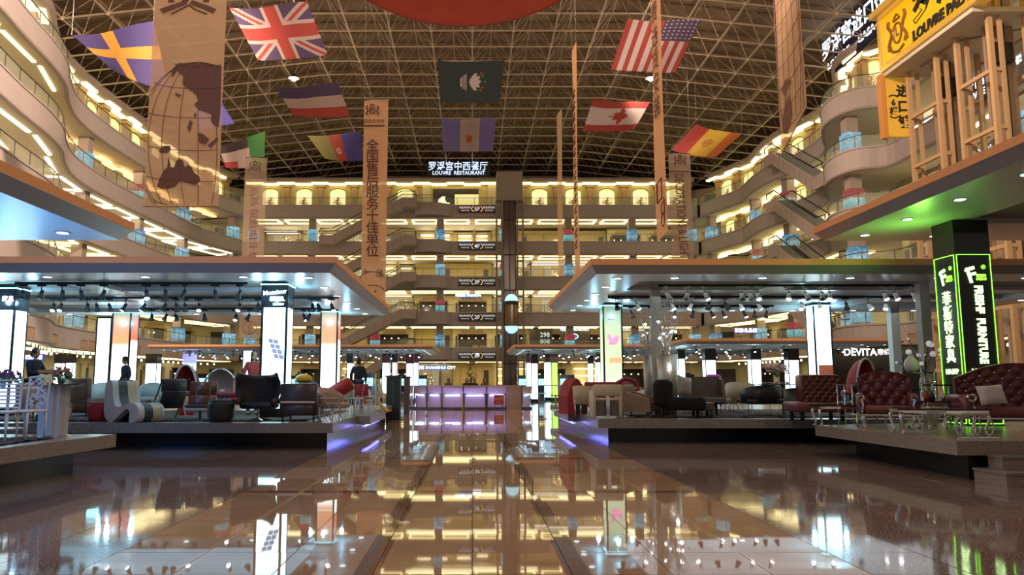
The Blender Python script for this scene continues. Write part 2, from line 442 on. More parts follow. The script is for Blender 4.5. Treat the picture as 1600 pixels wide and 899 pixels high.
FACE = .24
BAYS = {}
def gallery(name, path, is_side, levels=(0, 1, 2, 3, 4)):
    root = S(name)
    Ltot = plen(path)
    nb = max(int(round(Ltot / (11.0 if is_side else 9.4))), 1)
    for k in levels:
        z = ZF[k]; zs = z - 1.95; zc = (ZF[k + 1] - 1.95) if k < 4 else ZTOP
        mb = MB(); mb.strip(path, [(0, zs), (0, z - .18), (.09, z - .16), (.09, z - .04), (0, z), (-FACE, z), (-FACE, zs)])
        mb.build('parapet', M_plaster, root)
        MB().strip(offset(path, .02), [(0, zs - .02), (.07, zs + .04), (.07, zs + .16), (0, zs + .22), (-.05, zs + .22), (-.05, zs - .02)]).build('parapet_trim', M_plaster2, root)
        W_ = 3.0 if k == 4 else 7.0
        MB().strip(path, [(-FACE, z - .45), (-FACE, z - .12), (-W_ - 3.4, z - .12), (-W_ - 3.4, z - .45)]).build('walkway', M_soffit, root)
        MB().strip(path, [(-.1, zs + .02), (-.1, zs + .12), (-7, zs + .42), (-7, zs + .30)]).build('soffit', M_soffit, root)
        MB().strip(path, [(-7, zs + .30), (-7, zs + .45), (-10.4, zs + .45), (-10.4, zs + .3)]).build('shop_ceiling', M_soffit, root)
        # rail
        rp = offset(path, -.12)
        MB().strip(rp, [(.03, z + 1.0), (.03, z + 1.06), (-.03, z + 1.06), (-.03, z + 1.0)]).build('handrail', M_rail, root)
        MB().strip(rp, [(.008, z), (.008, z + .98), (-.008, z + .98), (-.008, z)]).build('rail_glass', M_glass, root)
        ps = MB(); s = .5
        while s < Ltot:
            ps.cbox((0, 0, .5), (.05, .05, 1.0), MF(path, s, -.12, z)); s += 2.4
        ps.build('rail_posts', M_rail, root, kind='stuff')
        # light loops in the soffit (rectangles of hidden tubes) for the level below
        for b in range(nb * 2):
            sc = (b + .5) * Ltot / (nb * 2); lw = Ltot / (nb * 2) - .9
            if True:
                pp = at_s(path, sc)[0]
                if pp.x > 0 and 56 < pp.y < 72: continue
                if name == 'wall_left' and k == 4 and pp.y > 58: continue
                if name == 'wall_right' and k in (3, 4) and pp.y > 74: continue
                Mx = MF(path, sc, 0, zs)
                lo = MB()
                lo.box((-lw/2, .95, -.06), (lw/2, 1.22, .04), Mx).box((-lw/2, 3.9, .02), (lw/2, 4.2, .12), Mx)
                if not (is_side and pp.y < 62): lo.box((-lw/2, 1.22, -.06), (-lw/2+.2, 3.9, .06), Mx)
                if not (is_side and pp.y < 62): lo.box((lw/2-.2, 1.22, -.06), (lw/2, 3.9, .06), Mx)
                lo.build('cove_light', G_cove if not (k == 3 and is_side) else G_covew, root)
        # columns
        hh = zc - z
        for b in range(nb + 1 if k < 4 else 0):
            s = min(max(b * Ltot / nb, .6), Ltot - .6)
            if name == 'wall_left' and at_s(path, s)[0].y < 60: continue
            Mx = MF(path, s, -1.3, z - .12)
            MB().box((-.5, -.5, 0), (.5, .5, hh + .3), Mx).build('column', M_plaster2, root)
        if k == 4:
            wallz = z - .12; th = ZTOP - wallz + .4
            MB().strip(path, [(-W_ , wallz), (-W_, wallz + th), (-W_ - .3, wallz + th), (-W_ - .3, wallz)]).build('upper_wall', M_gold, root)
            na = int(Ltot / 4.63); st = Ltot / na
            for b in range(na):
                sc = (b + .5) * st
                if name == 'wall_back' and -6.0 < path[0][0] + sc < 7.5: 
                    continue
                Mx = MF(path, sc, -W_ + .14, wallz + .05)
                o = arch_p['frame'].copy() if 'frame' in arch_p else None
                for nm, pm, mm, dy in (('arch_surround', 'frame', M_shopwall, 0), ('arch_panel', 'pane', G_arch, 0)):
                    if nm not in arch_p:
                        q = MB()
                        if nm == 'arch_panel': q.extr(arch_poly(2.15, 3.0), 0, .06)
                        else:
                            a = arch_poly(2.5, 3.2); 
                            for i in range(2, len(a) - 1): q.box((0,0,0),(0,0,0)) if 0 else q.tube([(a[i][0], -.05, a[i][1]), (a[i+1][0], -.05, a[i+1][1])], .12, 4)
                            q.box((-1.35, -.16, 0), (-1.12, .04, 2.7)).box((1.12, -.16, 0), (1.35, .04, 2.7))
                        ob = q.build(nm, mm, root); arch_p[nm] = ob; ob.matrix_local = Mx
                    else:
                        ob = arch_p[nm].copy(); COL.objects.link(ob); ob.parent = root; ob.matrix_local = Mx
                # dim printed tree figure on the lit panel
                q = arch_p.get('art')
                if q is None:
                    a = MB()
                    r2 = random.Random(5)
                    for t in range(26):
                        an = r2.uniform(.2, PI - .2); l = r2.uniform(.3, 1.0)
                        x0, z0 = 0.12 * math.cos(an * 3), r2.uniform(.6, 1.3)
                        a.bar((x0, -.03, z0), (x0 + math.cos(an) * l * .7, -.03, z0 + math.sin(an) * l), .045)
                    a.bar((0, -.03, 0), (0, -.03, 1.3), .1)
                    q = a.build('arch_relief', mat('amber_relief', (.5, .25, .06), .6), root); arch_p['art'] = q; q.matrix_local = Mx
                else:
                    ob = q.copy(); COL.objects.link(ob); ob.parent = root; ob.matrix_local = Mx
            for b in range(na + 1):
                s = min(max(b * st, .5), Ltot - .5)
                if name == 'wall_back' and -6.0 < path[0][0] + s < 7.2: continue
                Mx = MF(path, s, -W_ + .35, wallz)
                if 'pil' not in arch_p:
                    q = MB().box((-.42, -.12, 0), (.42, .5, th - .7)).box((-.62, -.25, th - .8), (.62, .5, th - .35)).box((-.52, -.2, 0), (.52, .5, .3)).box((-.28, -.2, .5), (.28, 0, th - 1.0))
                    ob = q.build('pilaster', M_pilaster, root); arch_p['pil'] = ob; ob.matrix_local = Mx
                else:
                    ob = arch_p['pil'].copy(); COL.objects.link(ob); ob.parent = root; ob.matrix_local = Mx
            # cornice with the bright zig-zag strip
            MB().strip(path, [(-W_ - .3, ZTOP + .1), (-W_ + 1.6, ZTOP + .1), (-W_ + 1.9, ZTOP + .35), (-W_ + 1.9, ZTOP + .6), (-W_ - .3, ZTOP + .6)]).build('cornice', M_plaster2, root)
            cg = MB()
            for b in range(na * 2):
                s = b * st / 2 + st / 4 - st / 4
                s = (b * .5) * st
                off = (-W_ + 1.35) if b % 2 == 0 else (-W_ + .75)
                Mx = MF(path, min(max(s, .4), Ltot - .4), off, ZTOP - .12)
                cg.box((-st*.25, 0, 0), (st*.25, .55, .22), Mx)
            cg.build('cornice_light', G_cove, root)
        else:
            ns = int(round(Ltot / 5.6)); sw = Ltot / ns
            for b in range(ns):
                Mx = MF(path, (b + .5) * sw, -7.0, z - .12)
                if name == 'wall_back': kind = BACKK[k][b % len(BACKK[k])]
                else: kind = rnd.choice(['bright', 'dark', 'gold', 'steps', 'bright', 'dark'])
                put_shop(kind, rnd.randrange(3), root, Mx, round(sw, 1), zc - z + .3)
                if k == 0:
                    Mg = MF(path, (b + .5) * sw, -7.0, 0)
                    pg = at_s(path, (b + .5) * sw)[0]
                    kg = 'gold' if (name == 'wall_back' and -4 < pg.x < 4) else rnd.choice(['dark', 'dark', 'bright', 'steps', 'dark'])
                    put_shop(kg, 5 + rnd.randrange(3), root, Mg, round(sw, 1), ZF[0] - 1.6)
    if is_side:
        # stepped cove strips and lit arches below the top gallery
        for kk, gm in (((4, G_coveo),) if name == 'wall_left' else ((4, G_cove), (3, G_cove))):
            zs = ZF[kk] - 1.95; st = 4.6; cg = MB()
            for b in range(int(Ltot / st * 2)):
                sq = b * st / 2; pp = at_s(path, sq)[0]
                if pp.y < (60 if name == 'wall_left' else 76): continue
                cg.box((-st*.25, 0, 0), (st*.25, .6, .22), MF(path, sq, -2.2 if b % 2 else -2.7, zs - .3))
            cg.build('cove_light', gm, root)
        if name == 'wall_right':
            for kk in (3,):
                wz = ZF[kk] - .12; th = ZF[kk + 1] - 1.9 - wz; sub_ = [p for p in path if p[1] > 76]
                MB().strip(sub_, [(-3.3, wz), (-3.3, wz + th), (-3.6, wz + th), (-3.6, wz)]).build('upper_wall', M_gold, root)
                for b in range(int(Ltot / 4.6)):
                    sc = (b + .5) * 4.6
                    if at_s(path, sc)[0].y < 78: continue
                    Mx = MF(path, sc, -3.14, wz + .05); Mp = MF(path, sc + 2.3, -2.95, wz)
                    for nm in ('arch_surround', 'arch_panel', 'art'):
                        ob = arch_p[nm].copy(); COL.objects.link(ob); ob.parent = root; ob.matrix_local = Mx @ Matrix.Scale(.86, 4)
                    ob = arch_p['pil'].copy(); COL.objects.link(ob); ob.parent = root; ob.matrix_local = Mp @ Matrix.Diagonal((1, 1, th / (ZTOP - ZF[4] + .5), 1))
        vg = None; s = 8.0
        while s < Ltot - 6:
            for o_ in (0, 1.7):
                Mx = MF(path, s + o_, .0, ZF[0] - 1.35)
                if vg is None:
                    g = MB()
                    for q in range(7): g.box((-.6 + q * .19, -.03, -.35), (-.56 + q * .19, .0, .35))
                    g.box((-.65, -.05, .33), (.65, .02, .4)).box((-.65, -.05, -.4), (.65, .02, -.33)).box((-.65, -.05, -.4), (-.58, .02, .4)).box((.58, -.05, -.4), (.65, .02, .4))
                    vg = g.build('vent_grille', M_pilaster, root); vg.matrix_local = Mx
                else: c = vg.copy(); COL.objects.link(c); c.parent = root; c.matrix_local = Mx
            s += 9.5
    return root
arch_p = {}
BACKK = {0: ['dark', 'dark', 'gold', 'dark', 'gold', 'dark', 'dark', 'dark', 'dark', 'bright', 'dark'],
         1: ['bright', 'steps', 'bright', 'bright', 'dark', 'dark', 'bright', 'bright', 'dark', 'bright', 'dark'],
         2: ['bright', 'dark', 'bright', 'steps', 'gold', 'gold', 'bright', 'bright', 'bright', 'steps', 'bright'],
         3: ['bright', 'steps', 'bright', 'dark', 'steps', 'steps', 'gold', 'gold', 'gold', 'dark', 'dark']}
wall_left = gallery('wall_left', PL, True)
wall_back = gallery('wall_back', PB, False)
wall_right = gallery('wall_right', PR, True)
# corner bays where the side galleries meet the far wall
for root, sx in ((wall_left, -1), (wall_right, 1)):
    A = (sx * 31.6, 104.4); A7 = (sx * 38.26, 106.54); B7 = (sx * 31.4, 112.0); A10 = (sx * 41.5, 107.6); B10 = (sx * 31.4, 115.4); Cn = (sx * 41.5, 115.4)
    for k in range(-1, 5):
        z0 = 0 if k < 0 else ZF[k] - .12; z1 = (ZF[k + 1] - 1.6) if k < 4 else ZTOP
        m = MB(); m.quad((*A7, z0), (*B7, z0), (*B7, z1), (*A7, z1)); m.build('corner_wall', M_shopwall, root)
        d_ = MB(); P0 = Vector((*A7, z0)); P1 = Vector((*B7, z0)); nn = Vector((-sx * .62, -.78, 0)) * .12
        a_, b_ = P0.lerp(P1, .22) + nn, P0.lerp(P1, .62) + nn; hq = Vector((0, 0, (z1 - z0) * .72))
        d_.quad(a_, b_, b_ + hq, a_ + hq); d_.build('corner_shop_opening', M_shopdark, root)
        if k >= 0:
            m = MB(); pl = [A, A10, Cn, B10, (sx * 31.4, 105.0)]
            for zz_ in (ZF[k] - .14, ZF[k] - 1.9): m.quad(*[(x, y, zz_) for x, y in pl])
            m.build('corner_walkway', M_soffit, root)
MB().box((-46, 116, -.3), (46, 116.4, ZTOP - 1)).build('rear_wall', M_shopwall, wall_back)
# lit boxes round the gallery columns
G_lb = [poster('lightbox_a', [(0, (.05, .25, .5)), (.4, (.35, .8, 1)), (1, (.03, .25, .45))], .8, size=(0, 1.6), blot=.6),
        poster('lightbox_b', [(0, (.06, .45, .55)), (.48, (.3, .8, .85)), (.52, (.5, .05, .06)), (1, (.4, .03, .05))], .75, size=(0, 1.6), blot=.4),
        poster('lightbox_c', [(0, (.15, .5, .65)), (1, (.35, .75, .95))], .8, size=(0, 1.6), blot=.5)]
lbx = {}
for root, path, cnt in ((wall_left, PL, 11.0), (wall_back, PB, 9.4), (wall_right, PR, 11.0)):
    Lt = plen(path); nb = int(round(Lt / cnt))
    for k in range(4):
        for b in range(nb + 1):
            v = (b * 2 + k) % 3
            if path is PL and at_s(path, b * Lt / nb)[0].y < 60: continue
            Mx = MF(path, min(max(b * Lt / nb, .6), Lt - .6), -1.3, ZF[k] + .2)
            if v not in lbx:
                o = MB().box((-.62, -.62, 0), (.62, .62, 1.6)).build('column_lightbox', G_lb[v], root); lbx[v] = o
                f = MB().box((-.66, -.66, 1.6), (.66, .66, 1.68)).box((-.66, -.66, -.08), (.66, .66, 0)).build('frame', M_rail, o)
                o.matrix_local = Mx
            else:
                o = lbx[v].copy(); COL.objects.link(o); o.parent = root; o.matrix_local = Mx
# gallery lighting: long lamps above the walkways, where the coves are
for k in range(5):
    zc = (ZF[k + 1] - 2.1) if k < 4 else ZTOP - .1
    for x in (-21, 0, 21):
        lamp('AREA', 'gallery_light', (x, 109 if k < 4 else 105.6, zc), 330 if k < 4 else 150, (1, .86, .50), size=18, size_y=3 if k < 4 else .6)
    for sx, path in ((-1, PL), (1, PR)):
        for yy in (44, 60, 78, 94):
            xx = (33.5 if yy > 55 else 30) + (4 if k < 4 else 1.2)
            lamp('AREA', 'gallery_light', (sx * xx, yy, zc), 260 if k < 4 else 130, (1, .86, .50), size=4 if k < 4 else .8, size_y=15)
for x in (-20, 0, 20): lamp('AREA', 'gallery_light', (x, 109, ZF[0] - 2.2), 300, (1, .88, .6), size=18, size_y=3)
for sx in (-1, 1):
    for yy in (44, 62, 80, 96): lamp('AREA', 'gallery_light', (sx * 38.5, yy, ZF[0] - 2.2), 200, (1, .88, .7), size=4, size_y=15)
# ------------------------------------------------------------ roof: deck and space frame
ceiling = S('ceiling')
ZR = H + 31.0
def zroof(x): return ZR - max(abs(x) - 14.6, 0) * .113
M_deck = mat('roof_deck', (.27, .195, .125), .8, noise=.35, nscale=.25)
M_truss = mat('truss_paint', (.56, .47, .35), .5)
dk = MB()
xs = [-46, -30, -14.6, 0, 14.6, 30, 46]
for i in range(len(xs) - 1):
    dk.quad((xs[i], -8, zroof(xs[i]) + 3.2), (xs[i], 122, zroof(xs[i]) + 3.2), (xs[i+1], 122, zroof(xs[i+1]) + 3.2), (xs[i+1], -8, zroof(xs[i+1]) + 3.2))
dk.build('roof_deck', M_deck, ceiling)
MB().box((-46, 114.2, ZTOP - 1), (46, 114.6, ZR + 3.2)).build('clerestory_wall', mat('clerestory_dark', (.05, .035, .025), .8), ceiling)
for sx in (-1, 1): MB().box((sx * 42, -8, -.3), (sx * 42.4, 118, ZR + 2)).build('outer_wall', M_shopwall, ceiling)
# purlins seen between the bars
pu = MB()
for j in range(40):
    y = 30 + j * 2.2
    for i in range(len(xs) - 1): pu.bar((xs[i], y, zroof(xs[i]) + 3.05), (xs[i+1], y, zroof(xs[i+1]) + 3.05), .09)
pu.build('purlins', mat('purlin_paint', (.26, .19, .12), .7), ceiling, kind='stuff')
MX, MY = 3.65, 3.25
nx = 10; ny0, ny1 = 9, 34
yy = lambda j: 3.1 + j * MY
for i in range(-nx, nx + 1):
    x = i * MX
    MB().bar((x, yy(ny0), zroof(x)), (x, yy(ny1), zroof(x)), .085).build('truss_chord', M_truss, ceiling)
    xu = x + MX / 2
    if i < nx: MB().bar((xu, yy(ny0), zroof(xu) + 2.5), (xu, yy(ny1), zroof(xu) + 2.5), .05).build('truss_chord', M_truss, ceiling)
for j in range(ny0, ny1 + 1):
    m = MB()
    for i in range(-nx, nx): m.bar((i * MX, yy(j), zroof(i * MX)), ((i + 1) * MX, yy(j), zroof((i + 1) * MX)), .09)
    m.build('truss_chord', M_truss, ceiling)
dg = MB(); nd = MB()
for j in range(ny0, ny1):
    for i in range(-nx, nx):
        t = (i * MX + MX / 2, yy(j) + MY / 2, zroof(i * MX + MX / 2) + 2.5)
        for a in (0, 1):
            for b in (0, 1): dg.bar(((i + a) * MX, yy(j + b), zroof((i + a) * MX)), t, .045)
        nd.ball((i * MX, yy(j), zroof(i * MX)), .17, 5)
        if i < nx - 1: dg.bar(t, (t[0] + MX, t[1], zroof(t[0] + MX) + 2.5), .045)
dg.build('truss_diagonals', mat('truss_diagonal_paint', (.40, .33, .24), .6), ceiling, kind='stuff')
nd.build('truss_nodes', M_truss, ceiling, kind='stuff')
# flood lamps themselves
G_flood = glow('flood_glow', (1.0, .80, .60), 40)
flood0 = None
for i, (x, y, z) in enumerate(FLOODS):
    p = (x, y, z)
    if flood0 is None:
        flood0 = E('flood_lamp', 'round warm flood lamp hanging from the roof truss', 'lamp', p, 0, 'flood lamps of the roof')
        MB().lathe([(.05, 1.0), (.12, 1.0), (.45, .62), (.5, .55)], 12).build('housing', M_blackm, flood0)
        MB().tube([(0, 0, 1), (0, 0, 3.6)], .03, 5).build('hanger', M_rail, flood0)
        MB().ball((0, 0, .62), .3, 10).build('bulb', G_flood, flood0)
    else: dup(flood0, p)
# ------------------------------------------------------------ raised granite platforms
ZP = .6
M_granite = mat('grey_granite', (.20, .195, .185), .28, noise=.75, nscale=28)
M_granite_b = mat('warm_granite', (.27, .22, .175), .3, noise=.7, nscale=28)
def platform(name, label, poly, inset, mside=M_granite):
    """plan outline (anticlockwise), granite slab over a set-back black plinth"""
    t = E(name, label, 'platform', (0, 0, 0))
    n = len(poly)
    m = MB(); m.raw([(x, y, ZP - .22) for x, y in poly] + [(x, y, ZP) for x, y in poly],
        [tuple(reversed(range(n))), tuple(range(n, 2 * n))] + [(i, (i + 1) % n, (i + 1) % n + n, i + n) for i in range(n)])
    m.build('slab', mside, t)
    ins = inset
    m = MB(); k = len(ins); m.raw([(x, y, 0) for x, y in ins] + [(x, y, ZP - .22) for x, y in ins],
        [tuple(range(k, 2 * k))] + [(i, (i + 1) % k, (i + 1) % k + k, i + k) for i in range(k)])
    m.build('plinth', M_black, t)
    return t
YL, YR = 17.4, 19.2
pA = platform('display_platform', 'grey granite display platform with lounge chairs and the round red stool',
    [(-16, YL), (-3.12, YL), (-3.12, 21.0), (-2.75, 21.0), (-2.75, 24.5), (-3.2, 24.5), (-3.2, 31), (-16, 31)],
    [(-15.5, YL + 1.0), (-3.42, YL + 1.0), (-3.42, 30.5), (-15.5, 30.5)])
pB = platform('display_platform', 'grey granite display platform carrying the white tub chair and brown sofa',
    [(3.1, YR), (17, YR), (17, 32), (3.2, 32), (3.2, 26.5), (2.78, 26.5), (2.78, 22.6), (3.1, 22.6)],
    [(3.5, YR + .9), (16.5, YR + .9), (16.5, 31.5), (3.5, 31.5)])
pC = platform('display_platform', 'granite display platform under the white openwork chair',
    [(-14, 2), (-7.2, 2), (-6.25, 13.7), (-14, 13.7)], [(-13.6, 2), (-7.6, 2), (-6.72, 13.2), (-13.6, 13.2)], M_granite_b)
pD = platform('display_platform', 'granite display platform with steps under the burgundy tufted sofa',
    [(7.5, 12.1), (16, 12.1), (16, 18.4), (12, 18.0), (7.3, 16.6)], [(7.75, 12.25), (15.5, 12.25), (15.5, 17.9), (12, 17.5), (7.95, 16.2)], M_granite_b)
st = E('steps', 'two granite steps leading up to the burgundy sofa platform', 'steps', (0, 0, 0))
for k, (x, y0, z) in enumerate([(7.95, 11.75, .4), (7.72, 11.35, .2)]):
    MB().box((x, y0, 0), (16, 12.08, z - .035)).build('riser', M_granite_b, st)
    MB().box((x - .02, y0 - .03, z - .035), (16, 12.08, z)).build('tread', M_granite, st)
# violet light strips below the platform edges at the aisle
for sx, x, y0, y1 in ((-1, -2.95, 21.1, 24.4), (1, 2.98, 22.7, 26.4)):
    o = E('platform_light', 'violet light strip under the %s platform edge along the aisle' % ('lounge chair' if sx < 0 else 'tub chair'), 'light', (x, y0, .3))
    MB().box((-.03, 0, 0), (.03, y1 - y0, .06)).build('tube', G_blue, o)
    MB().box((-.05, 0, .06), (.05, y1 - y0, .076)).build('channel', M_rail, o)
    lamp('AREA', 'violet_light', (x + .2 * -sx, (y0 + y1) / 2, .3), 14, (.2, .2, 1), (0, R(60) * -sx, 0), .1, y1 - y0)

# ------------------------------------------------------------ canopies
M_lip = mat('canopy_lip_terracotta', (.90, .42, .17), .6)
M_fasc = mat('canopy_fascia_grey', (.38, .36, .36), .35, metal=.3)
M_can = mat('canopy_metallic_panel', (.60, .61, .63), .32, metal=.30)
M_coff = mat('canopy_coffer_panel', (.30, .235, .19), .6)
def canopy(label, x0, x1, y0, y1, z, step=2.3, band=1.5, lights=True, ny=None):
    t = E('canopy', label, 'canopy', ((x0 + x1) / 2, (y0 + y1) / 2, z))
    hx, hy = (x1 - x0) / 2, (y1 - y0) / 2
    def ring(a, za, b, zb, m, name, c=None):
        mb = MB()
        A = [(-hx + a, -hy + a, za), (hx - a, -hy + a, za), (hx - a, hy - a, za), (-hx + a, hy - a, za)]
        B = [(-hx + b, -hy + b, zb), (hx - b, -hy + b, zb), (hx - b, hy - b, zb), (-hx + b, hy - b, zb)]
        for i in range(4): mb.quad(A[i], A[(i + 1) % 4], B[(i + 1) % 4], B[i])
        return mb.build(name, m, t)
    ring(.16, 0, 0, .20, M_fasc, 'fascia')
    lip = MB()
    for a, b in (((-hx - .02, -hy - .02), (hx + .02, -hy + .5)), ((-hx - .02, hy - .5), (hx + .02, hy + .02)), ((-hx - .02, -hy + .5), (-hx + .5, hy - .5)), ((hx - .5, -hy + .5), (hx + .02, hy - .5))):
        lip.box((*a, .20), (*b, .35))
    lip.build('roof_edge', M_lip, t)
    MB().box((-hx + .4, -hy + .4, .13), (hx - .4, hy - .4, .20)).build('roof_panel', M_coff, t)
    # perimeter band
    mb = MB(); b = band
    for a, c in (((-hx + .16, -hy + .16), (hx - .16, -hy + b)), ((-hx + .16, hy - b), (hx - .16, hy - .16)), ((-hx + .16, -hy + b), (-hx + b, hy - b)), ((hx - b, -hy + b), (hx - .16, hy - b))):
        mb.box((*a, 0), (*c, .129))
    mb.build('soffit_band', M_can, t)
    n = max(int((2 * hy - 2 * b) / step), 1); s = (2 * hy - 2 * b) / n
    for i in range(1, n):
        y = -hy + b + i * s
        MB().box((-hx + b, y - .42, .02), (hx - b, y + .42, .13)).build('cross_beam', M_can, t)
    nxx = max(int((2 * hx - 2 * b) / 4.2), 1); s2 = (2 * hx - 2 * b) / nxx
    for i in range(1, nxx):
        x = -hx + b + i * s2
        MB().box((x - .35, -hy + b, .01), (x + .35, hy - b, .125)).build('long_beam', M_can, t)
    if lights:
        dl = None; k = 0
        pos = []
        q = int(2 * hy / 1.75)
        for i in range(q):
            yv = -hy + .9 + i * (2 * hy - 1.8) / max(q - 1, 1); pos += [(-hx + .8, yv), (hx - .8, yv)]
        q = int(2 * hx / 2.1)
        for i in range(1, q): pos += [(-hx + i * 2 * hx / q, -hy + .8), (-hx + i * 2 * hx / q, hy - .8)]
        for p in pos:
            if dl is None:
                dl = MB().lathe([(.13, 0), (.13, -.012), (.10, -.014)], 12).build('downlight', M_steel, t); dl.location = (*p, 0)
                MB().lathe([(.098, -.018), (.02, -.02)], 12).build('lens', G_down, dl)
            else:
                c = inst(dl, t, (*p, 0)); inst(dl.children[0], c)
    return t
G_down = glow('downlight_glow', (.75, .95, 1.0), 4.0)
zl = W(522, 426, 17.3).z; zr = W(926, 428, 18.6).z; zn = W(200, 378, 13.9).z; zd = W(1285, 378, 18.8).z
cA = canopy('wide grey metal canopy over the lounge chair platform', -17, -3.1, 17.2, 28.7, zl)
cB = canopy('wide grey metal canopy over the brown sofa and tub chairs', 2.9, 18.5, 18.5, 29.0, zr)
cC = canopy('blue-lit metal canopy over the white openwork chair', -17, -6.25, 3.5, 13.9, zn, 2.3, 1.7)
cD = canopy('green-lit metal canopy over the burgundy tufted sofa', 8.5, 21, 4.5, 18.8, zd, 2.6, 2.2)
z2 = W(700, 547, 58).z
cE = canopy('far canopy behind the counter on the escalator side', -24, -2.9, 57, 69, z2, 2.6, 1.5, True)
cF = canopy('far canopy behind the counter on the lift side', 3.1, 24, 57, 69, z2, 2.6, 1.5, True)
cG = canopy('middle canopy behind the silver branch vases', 13.3, 27, 48, 56, W(1100, 538, 48).z, 2.4, 1.5, True)

# ------------------------------------------------------------ lights under the canopies
lamp('AREA', 'canopy_light', (-9.5, 22, zl - .25), 170, COOL, size=9, size_y=7)
lamp('AREA', 'canopy_light', (10, 24, zr - .25), 150, DAY, size=10, size_y=7)
lamp('AREA', 'canopy_light', (-9.5, 9, zn - .25), 8, COOL, size=5, size_y=7)
lamp('AREA', 'canopy_light', (13.5, 12.5, zd - .25), 30, (1, .93, .88), size=6, size_y=7)
for sx in (-1, 1): lamp('AREA', 'canopy_light', (sx * 13, 63, z2 - .3), 420, COOL, size=18, size_y=9)

# track spotlights: a track along each beam row, heads as separate things
def track(parent_label, x0, x1, y, z):
    t = E('light_track', parent_label, 'track', ((x0 + x1) / 2, y, z - .05), 0, 'light tracks under the canopies')
    MB().box((-(x1 - x0) / 2, -.018, -.018), ((x1 - x0) / 2, .018, .05)).build('rail', M_blackm, t)
    MB().box(((x0 - x1) / 2, -.03, -.03), ((x0 - x1) / 2 + .15, .03, .05)).build('end_feed', M_blackm, t)
def mk_spot(label, body, lens, big=1.0):
    t = E('track_spotlight', label, 'spotlight', (0, 0, 0))
    MB().box((-.11, -.025, -.05), (.11, .025, -.0)).build('adapter', body, t)
    MB().tube([(0, 0, -.05), (0, 0, -.16), (.02, -.03, -.2)], .012, 5).build('bracket', body, t)
    o = MB().lathe([(.035, .12), (.045, .10), (.055, -.02), (.085 * big, -.1), (.085 * big, -.12)], 10).build('lamp_head', body, t)
    o.location = (.02, -.04, -.26); o.rotation_euler = (R(-28), 0, 0)
    l = MB().lathe([(.075 * big, -.105), (.06 * big, -.125), (.005, -.13)], 10).build('lens', lens, t)
    l.location = o.location; l.rotation_euler = o.rotation_euler
    return t
M_spotoff = mat('unlit_lens', (.2, .2, .2), .2)
M_spotw = mat('spot_white_body', (.6, .6, .58), .4)
spots = {'b0': mk_spot('black track spotlight, unlit, on a rail below the canopy', M_blackm, M_spotoff),
         'b1': mk_spot('black track spotlight, glowing white, on a rail below the canopy', M_blackm, G_lens),
         'w0': mk_spot('white track spotlight, unlit, on a rail below the canopy', M_spotw, M_spotoff),
         'w1': mk_spot('white track spotlight, glowing, on a rail below the canopy', M_spotw, G_lens)}
GRP = {'b0': 'unlit black track spotlights', 'b1': 'glowing black track spotlights', 'w0': 'unlit white track spotlights', 'w1': 'glowing white track spotlights'}
used = set()
def spot(kind, x, y, z, rz=0, wh=''):
    s = spots[kind]
    lb = '%s track spotlight, %s, on the %s' % ({'b': 'black', 'w': 'white'}[kind[0]], {'0': 'unlit', '1': 'glowing'}[kind[1]], wh)
    gp = GRP[kind] + ', ' + wh
    if kind in used: dup(s, (x, y, z), rz, lb, gp)
    else: used.add(kind); s.location = (x, y, z); s.rotation_euler = (0, 0, rz); s['group'] = gp; s['label'] = lb
rowsL = [(18.95, [(30, 'b0'), (60, 'b0'), (92, 'b0'), (121, 'b0'), (158, 'b0'), (224, 'b1'), (254, 'b0'), (285, 'b0'), (332, 'b0'), (372, 'b0')]),
         (22.2, [(80, 'b1'), (92, 'b1'), (133, 'b0'), (147, 'b0'), (167, 'b0'), (194, 'b1'), (224, 'b1'), (256, 'b0'), (272, 'b0'), (286, 'b0'), (308, 'b1'), (372, 'b1'), (401, 'b0'), (486, 'b0'), (495, 'b0'), (516, 'b1')]),
         (25.6, [(235, 'b0'), (258, 'b0'), (272, 'b0'), (317, 'b0'), (367, 'b1'), (388, 'b0'), (473, 'b1'), (483, 'b0')])]
for y, lst in rowsL:
    track('black light rail under the canopy of the lounge chairs, %s row' % ('front' if y < 20 else 'middle' if y < 24 else 'rear'), X(lst[0][0] - 12, y), X(lst[-1][0] + 12, y), y, zl)
    for px, k in lst: spot(k, X(px, y), y, zl - .06, rnd.uniform(-1.2, 1.2), '%s rail over the lounge chairs' % ('front' if y < 20 else 'middle' if y < 24 else 'rear'))
rowsR = [(20.6, [(1043, 'w0'), (1076, 'w0'), (1103, 'w1'), (1160, 'w0'), (1172, 'w0'), (1186, 'w1'), (1235, 'w1'), (1261, 'w0'), (1287, 'w0'), (1299, 'w1'), (1384, 'w1'), (1401, 'w1'), (1430, 'w1')]),
         (23.4, [(963, 'b0'), (995, 'w1'), (1050, 'w1'), (1082, 'w1'), (1109, 'b0'), (1135, 'b0'), (1158, 'w1'), (1186, 'w1'), (1254, 'w1'), (1282, 'w1'), (1324, 'b0'), (1359, 'w1'), (1386, 'w1'), (1437, 'b0')]),
         (26.2, [(986, 'b0'), (1019, 'b1'), (1055, 'b1'), (1084, 'b0'), (1112, 'b1'), (1130, 'b1'), (1163, 'b1'), (1180, 'b0'), (1199, 'b0')])]
for y, lst in rowsR:
    track('black light rail under the canopy of the brown sofa, %s row' % ('front' if y < 21 else 'middle' if y < 25 else 'rear'), X(lst[0][0] - 12, y), X(lst[-1][0] + 12, y), y, zr)
    for px, k in lst: spot(k, X(px, y), y, zr - .06, rnd.uniform(-1.2, 1.2), '%s rail over the brown sofa' % ('front' if y < 21 else 'middle' if y < 25 else 'rear'))
